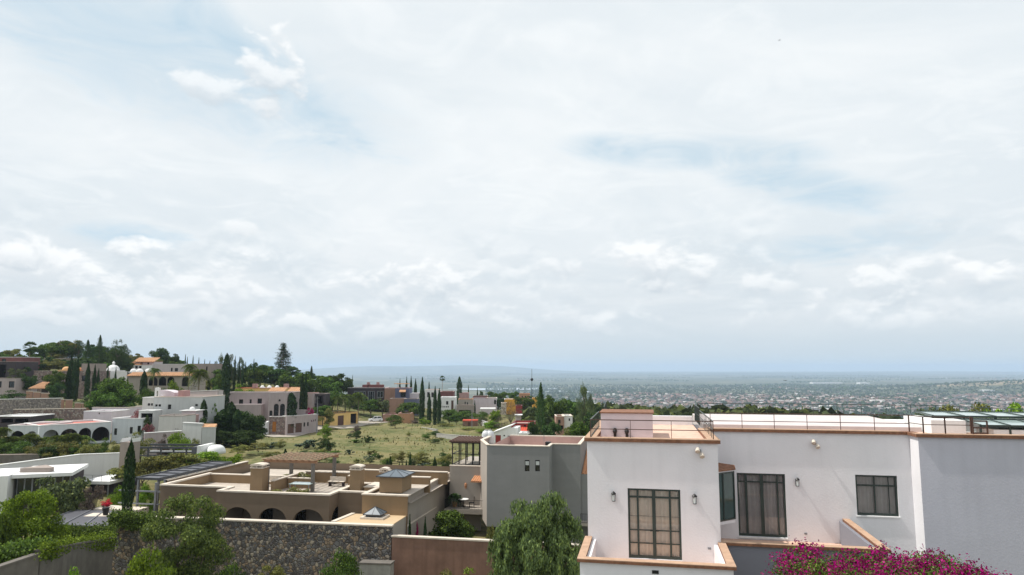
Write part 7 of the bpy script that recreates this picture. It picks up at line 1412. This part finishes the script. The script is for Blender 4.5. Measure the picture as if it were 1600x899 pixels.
# terrace planting on the brown house
def hedge(F_, x0, x1, y0, y1, z0, z1, leaf, label, n, size=.05):
    t_ = empty('planter_hedge', F_.wor((x0 + x1) / 2, (y0 + y1) / 2, z0), R(-F_.ang), label, 'hedge'); rg = np.random.default_rng(n); w_, d_, h_ = (x1 - x0) / 2, (y1 - y0) / 2, z1 - z0
    c = np.stack([rg.uniform(-w_, w_, n), rg.uniform(-d_, d_, n), h_ * (.45 + .55 * rg.random(n) ** .6)], 1); c[:, 2] *= .75 + .3 * np.sin(c[:, 0] * 3.1) * np.cos(c[:, 0] * 1.3)
    link_mesh('foliage', mesh_of('foliage', [leaf_mesh('', c, np.tile([0, -.3, 1.0], (n, 1)), size, .6, n)]), L[leaf], t_); b = MB(); b.box(-w_, w_, -d_, d_, .002, h_ * .45); b.build('planter', M['brown'], t_)
x0 = B.flat(460, 765, FZ)[0]; x1 = B.flat(523, 765, FZ)[0]; hedge(B, x0, x1, 1.2, 1.9, FZ, FZ + .95, 'olive', 'low olive hedge in a planter before the roof pergola', 2600)
x0 = B.front(444, 745, 8.8)[0]; x1 = B.front(489, 745, 8.8)[0]; hedge(B, x0, x1, 8.2, 8.9, FZ, FZ + 1.05, 'olive', 'olive hedge on the far side of the roof terrace', 2200)
# low grass tufts and weeds over the field: nobody could count them
def tufts():
    rg = np.random.default_rng(11); N_ = 3500; c = []
    Y = rg.uniform(70, 225, N_); px = rg.uniform(395, 800, N_); x = (px - CX) / FPX * Y; k = ((x > -60)); Y2 = rg.uniform(38, 47.5, 5000); px2 = rg.uniform(330, 900, 5000); x2 = (px2 - CX) / FPX * Y2
    X_ = np.concatenate([x, x2]); Yy = np.concatenate([Y, Y2]); m_ = np.sin(X_ * .21) * np.cos(Yy * .13) + np.sin(X_ * .07 + 2) * .6 + rg.normal(0, .5, len(X_)) > -.1; X_, Yy = X_[m_], Yy[m_]
    keep = ~((Yy > 50) & (Yy < 76)); X_, Yy = X_[keep], Yy[keep]; Z_ = ground_h(X_, Yy); sz = np.where(Yy < 50, .16, .08 + Yy * .0006) * rg.uniform(.6, 1.6, len(X_))
    c = np.stack([X_, Yy, Z_ + sz * .5], 1); n_ = np.tile([0, -1.0, .35], (len(c), 1)); v = leaf_mesh('', c, n_, sz, .5, 12, droop=np.tile([0, 0, 1.6], (len(c), 1)))
    o = link_mesh('grass', mesh_of('grass', [v]), L['straw']); tag(o, 'tufts of dry grass and weeds over the field', 'grass', kind='stuff')
tufts()
# ================================================================ the town on the plain
TC = [(.25,.21,.19),(.19,.11,.09),(.38,.35,.33),(.22,.14,.12),(.10,.09,.09),(.28,.18,.145),(.15,.08,.06),(.20,.18,.17),(.20,.14,.10),(.52,.50,.48),(.12,.11,.11),(.21,.13,.11),(.16,.12,.10)]
def townmat(name, src):
    m, nt, b = mat_new(name)
    s = nt.nodes.new('ShaderNodeNewGeometry').outputs['Random Per Island'] if src == 'island' else nt.nodes.new('ShaderNodeObjectInfo').outputs['Random']
    r = nt.nodes.new('ShaderNodeValToRGB'); r.color_ramp.interpolation = 'CONSTANT'; e = r.color_ramp.elements; e[0].color = (*TC[0], 1); e[1].position = 1 / len(TC); e[1].color = (*TC[1], 1)
    for i, c in enumerate(TC[2:]): x = e.new((i + 2) / len(TC)); x.color = (*c, 1)
    nt.links.new(s, r.inputs[0]); nt.links.new(r.outputs[0], b.inputs['Base Color']); b.inputs['Roughness'].default_value = .9; return m
tm1, tm2 = townmat('town_walls', 'island'), townmat('town_house_walls', 'object')
rg = np.random.default_rng(21)
def town_ok(x, y):
    px = CX + FPX * x / y; d = np.sin(x / 170 + 1.3) * np.cos(y / 230) + .6 * np.sin(x / 61 + y / 83) + .5 * np.sin(x / 420 - y / 500)
    edge = sst(y, 1650, 2050) * (1 - sst(y, 2850, 3650)) * (sst(px, 880, 990)); hl = np.exp(-((x - (1585 - CX) / FPX * 3750) / 520) ** 2 - ((y - 3750) / 420) ** 2); return d * .5 + edge * 1.45 - .55 - 2.2 * hl, px
def scatter(n, y0, y1, x0, x1):
    y = (rg.uniform(y0 ** .5, y1 ** .5, n)) ** 2; x = (rg.uniform(x0, x1, n) - CX) / FPX * y; return x, y
cand_x, cand_y = scatter(17000, 1650, 4400, 780, 1720); sc_v, pxs = town_ok(cand_x, cand_y); k = sc_v > rg.uniform(0, .9, len(cand_x)); hx_, hy_ = cand_x[k], cand_y[k]
# keep houses apart on a loose street grid
cell = np.round(np.stack([hx_ / 17, hy_ / 17], 1)).astype(int); _, idx = np.unique(cell, axis=0, return_index=True); hx_, hy_ = cell[idx, 0] * 17.0 + rg.uniform(-3.5, 3.5, len(idx)), cell[idx, 1] * 17.0 + rg.uniform(-3.5, 3.5, len(idx))
pxs = CX + FPX * hx_ / hy_; vis = (pxs > 925) & (pxs < 1615) & (hy_ > 1780); order = np.argsort(hy_ + np.where(vis, 0, 1e6)); near_i = order[:300]; rest = order[300:]
def town_variant(s):
    r = random.Random(s); b = MB(); w, d, h = r.uniform(4.5, 7), r.uniform(4.5, 7), r.choice([3.2, 5.8, 6.2, 8.6]); b.box(-w, w, -d, d, -3, h)
    o = MB(); ring(b, (-w - .15, w + .15, -d - .15, d + .15), (-w + .4, w - .4, -d + .4, d - .4), h + .001, h + .55)
    if r.random() < .7: a = r.uniform(-w + 1, w - 4); b.box(a, a + 3, -1, 2.4, h + .002, h + 2.5)
    if r.random() < .5: b.box(-w * .6, w * .8, -d - 3.5, -d - .01, -3, h * .5)
    me = bpy.data.meshes.new('town_house'); me.from_pydata(b.v, [], b.f); me.update(); me.materials.append(tm2)
    w_ = MB()
    for fz in range(int(h // 2.9)):
        for i in range(3): x = -w + w * (.4 + i * .55); w_.box(x - .6, x + .6, -d - .03 - (0), -d + .02, fz * 2.9 + .9, fz * 2.9 + 2.2)
    return me
tv = [town_variant(40 + i) for i in range(9)]
for i in near_i:
    o = bpy.data.objects.new('town_house', tv[int(rg.integers(0, 9))]); COL.objects.link(o); o.location = (hx_[i], hy_[i], gz(hx_[i], hy_[i])); o.rotation_euler.z = rg.choice([0, .3, -.25]) + rg.normal(0, .1)
    tag(o, 'small flat roofed house at the near edge of the hazy town', 'house', 'houses at the near edge of the town')
def town_mesh(xs, ys):
    n = len(xs); w, d = rg.uniform(4, 10, n), rg.uniform(4, 9, n); h = rg.choice([3.2, 3.4, 6, 6.3, 8.5], n); big = rg.random(n) < .02; w[big] *= 2.4; z = ground_h(xs, ys); a = rg.normal(0, .25, n) + .15 * np.sin(xs / 300)
    c, s = np.cos(a), np.sin(a); V = []
    for zz_ in (z - 3, z + h):
        for sx, sy in ((-1, -1), (1, -1), (1, 1), (-1, 1)): V.append(np.stack([xs + sx * w * c - sy * d * s, ys + sx * w * s + sy * d * c, zz_], 1))
    V = np.stack(V, 1).reshape(-1, 3); base = (np.arange(n) * 8)[:, None, None]; F_ = np.array([(4,5,6,7),(0,1,5,4),(1,2,6,5),(2,3,7,6),(3,0,4,7)])[None] + base; return V, F_.reshape(-1, 4)
o = link_mesh('town', mesh_of('town', [town_mesh(hx_[rest], hy_[rest])]), tm1); tag(o, 'far houses of the hazy town on the plain', 'town', kind='stuff')
# villages and farms further out
vx, vy = scatter(5000, 4200, 13000, 640, 1700); kk = np.sin(vx / 900 + 2) * np.cos(vy / 1300) + .4 * np.sin(vx / 210) > .85 + rg.random(len(vx)) * .5; V, F_ = town_mesh(vx[kk], vy[kk]); o = link_mesh('villages', mesh_of('villages', [(V, F_)]), tm1); tag(o, 'scattered villages far out on the plain', 'villages', kind='stuff')
def blobs(xs, ys, r0, r1, nq=9, sd=0, hs=.75):
    g = np.random.default_rng(sd); n = len(xs); r = g.uniform(r0, r1, n); z = ground_h(xs, ys); c = np.repeat(np.stack([xs, ys, z + r * .5], 1), nq, 0); d = g.normal(0, 1, (n * nq, 3)); d /= np.linalg.norm(d, axis=1, keepdims=True); d[:, 2] = np.abs(d[:, 2]); rr = np.repeat(r, nq)
    return leaf_mesh('', c + d * rr[:, None] * [.8, .8, hs], d, rr * .55, .8, sd)
tx, ty = scatter(15000, 1500, 5200, 760, 1740); o = link_mesh('town_trees', mesh_of('town_trees', [blobs(tx, ty, 3, 7.5, sd=31)]), L['dark']); tag(o, 'trees between the houses of the hazy town', 'trees', kind='stuff')
sx_, sy_ = scatter(11000, 150, 1750, 820, 1780); k2 = (np.hypot(sx_, sy_) > 170); sx_, sy_ = sx_[k2], sy_[k2]; o = link_mesh('scrub', mesh_of('scrub', [blobs(sx_, sy_, 1.2, 3.6, sd=33)]), L['scrub']); tag(o, 'low scrub and bushes on the slope below the houses', 'scrub', kind='stuff')
lx_, ly_ = [], []
for k in range(46):                       # hedgerows and tree lines across the fields
    y0 = rg.uniform(3900, 13500); x0 = (rg.uniform(600, 1650) - CX) / FPX * y0; n = int(rg.integers(30, 110)); a = rg.normal(0, .35); t = np.arange(n) * rg.uniform(10, 20); lx_.append(x0 + t * math.cos(a) + rg.normal(0, 6, n)); ly_.append(y0 + t * math.sin(a) + rg.normal(0, 14, n))
o = link_mesh('tree_lines', mesh_of('tree_lines', [blobs(np.concatenate(lx_), np.concatenate(ly_), 5, 12, 6, 35)]), L['dark']); tag(o, 'dark lines of trees between the far fields', 'tree lines', kind='stuff')
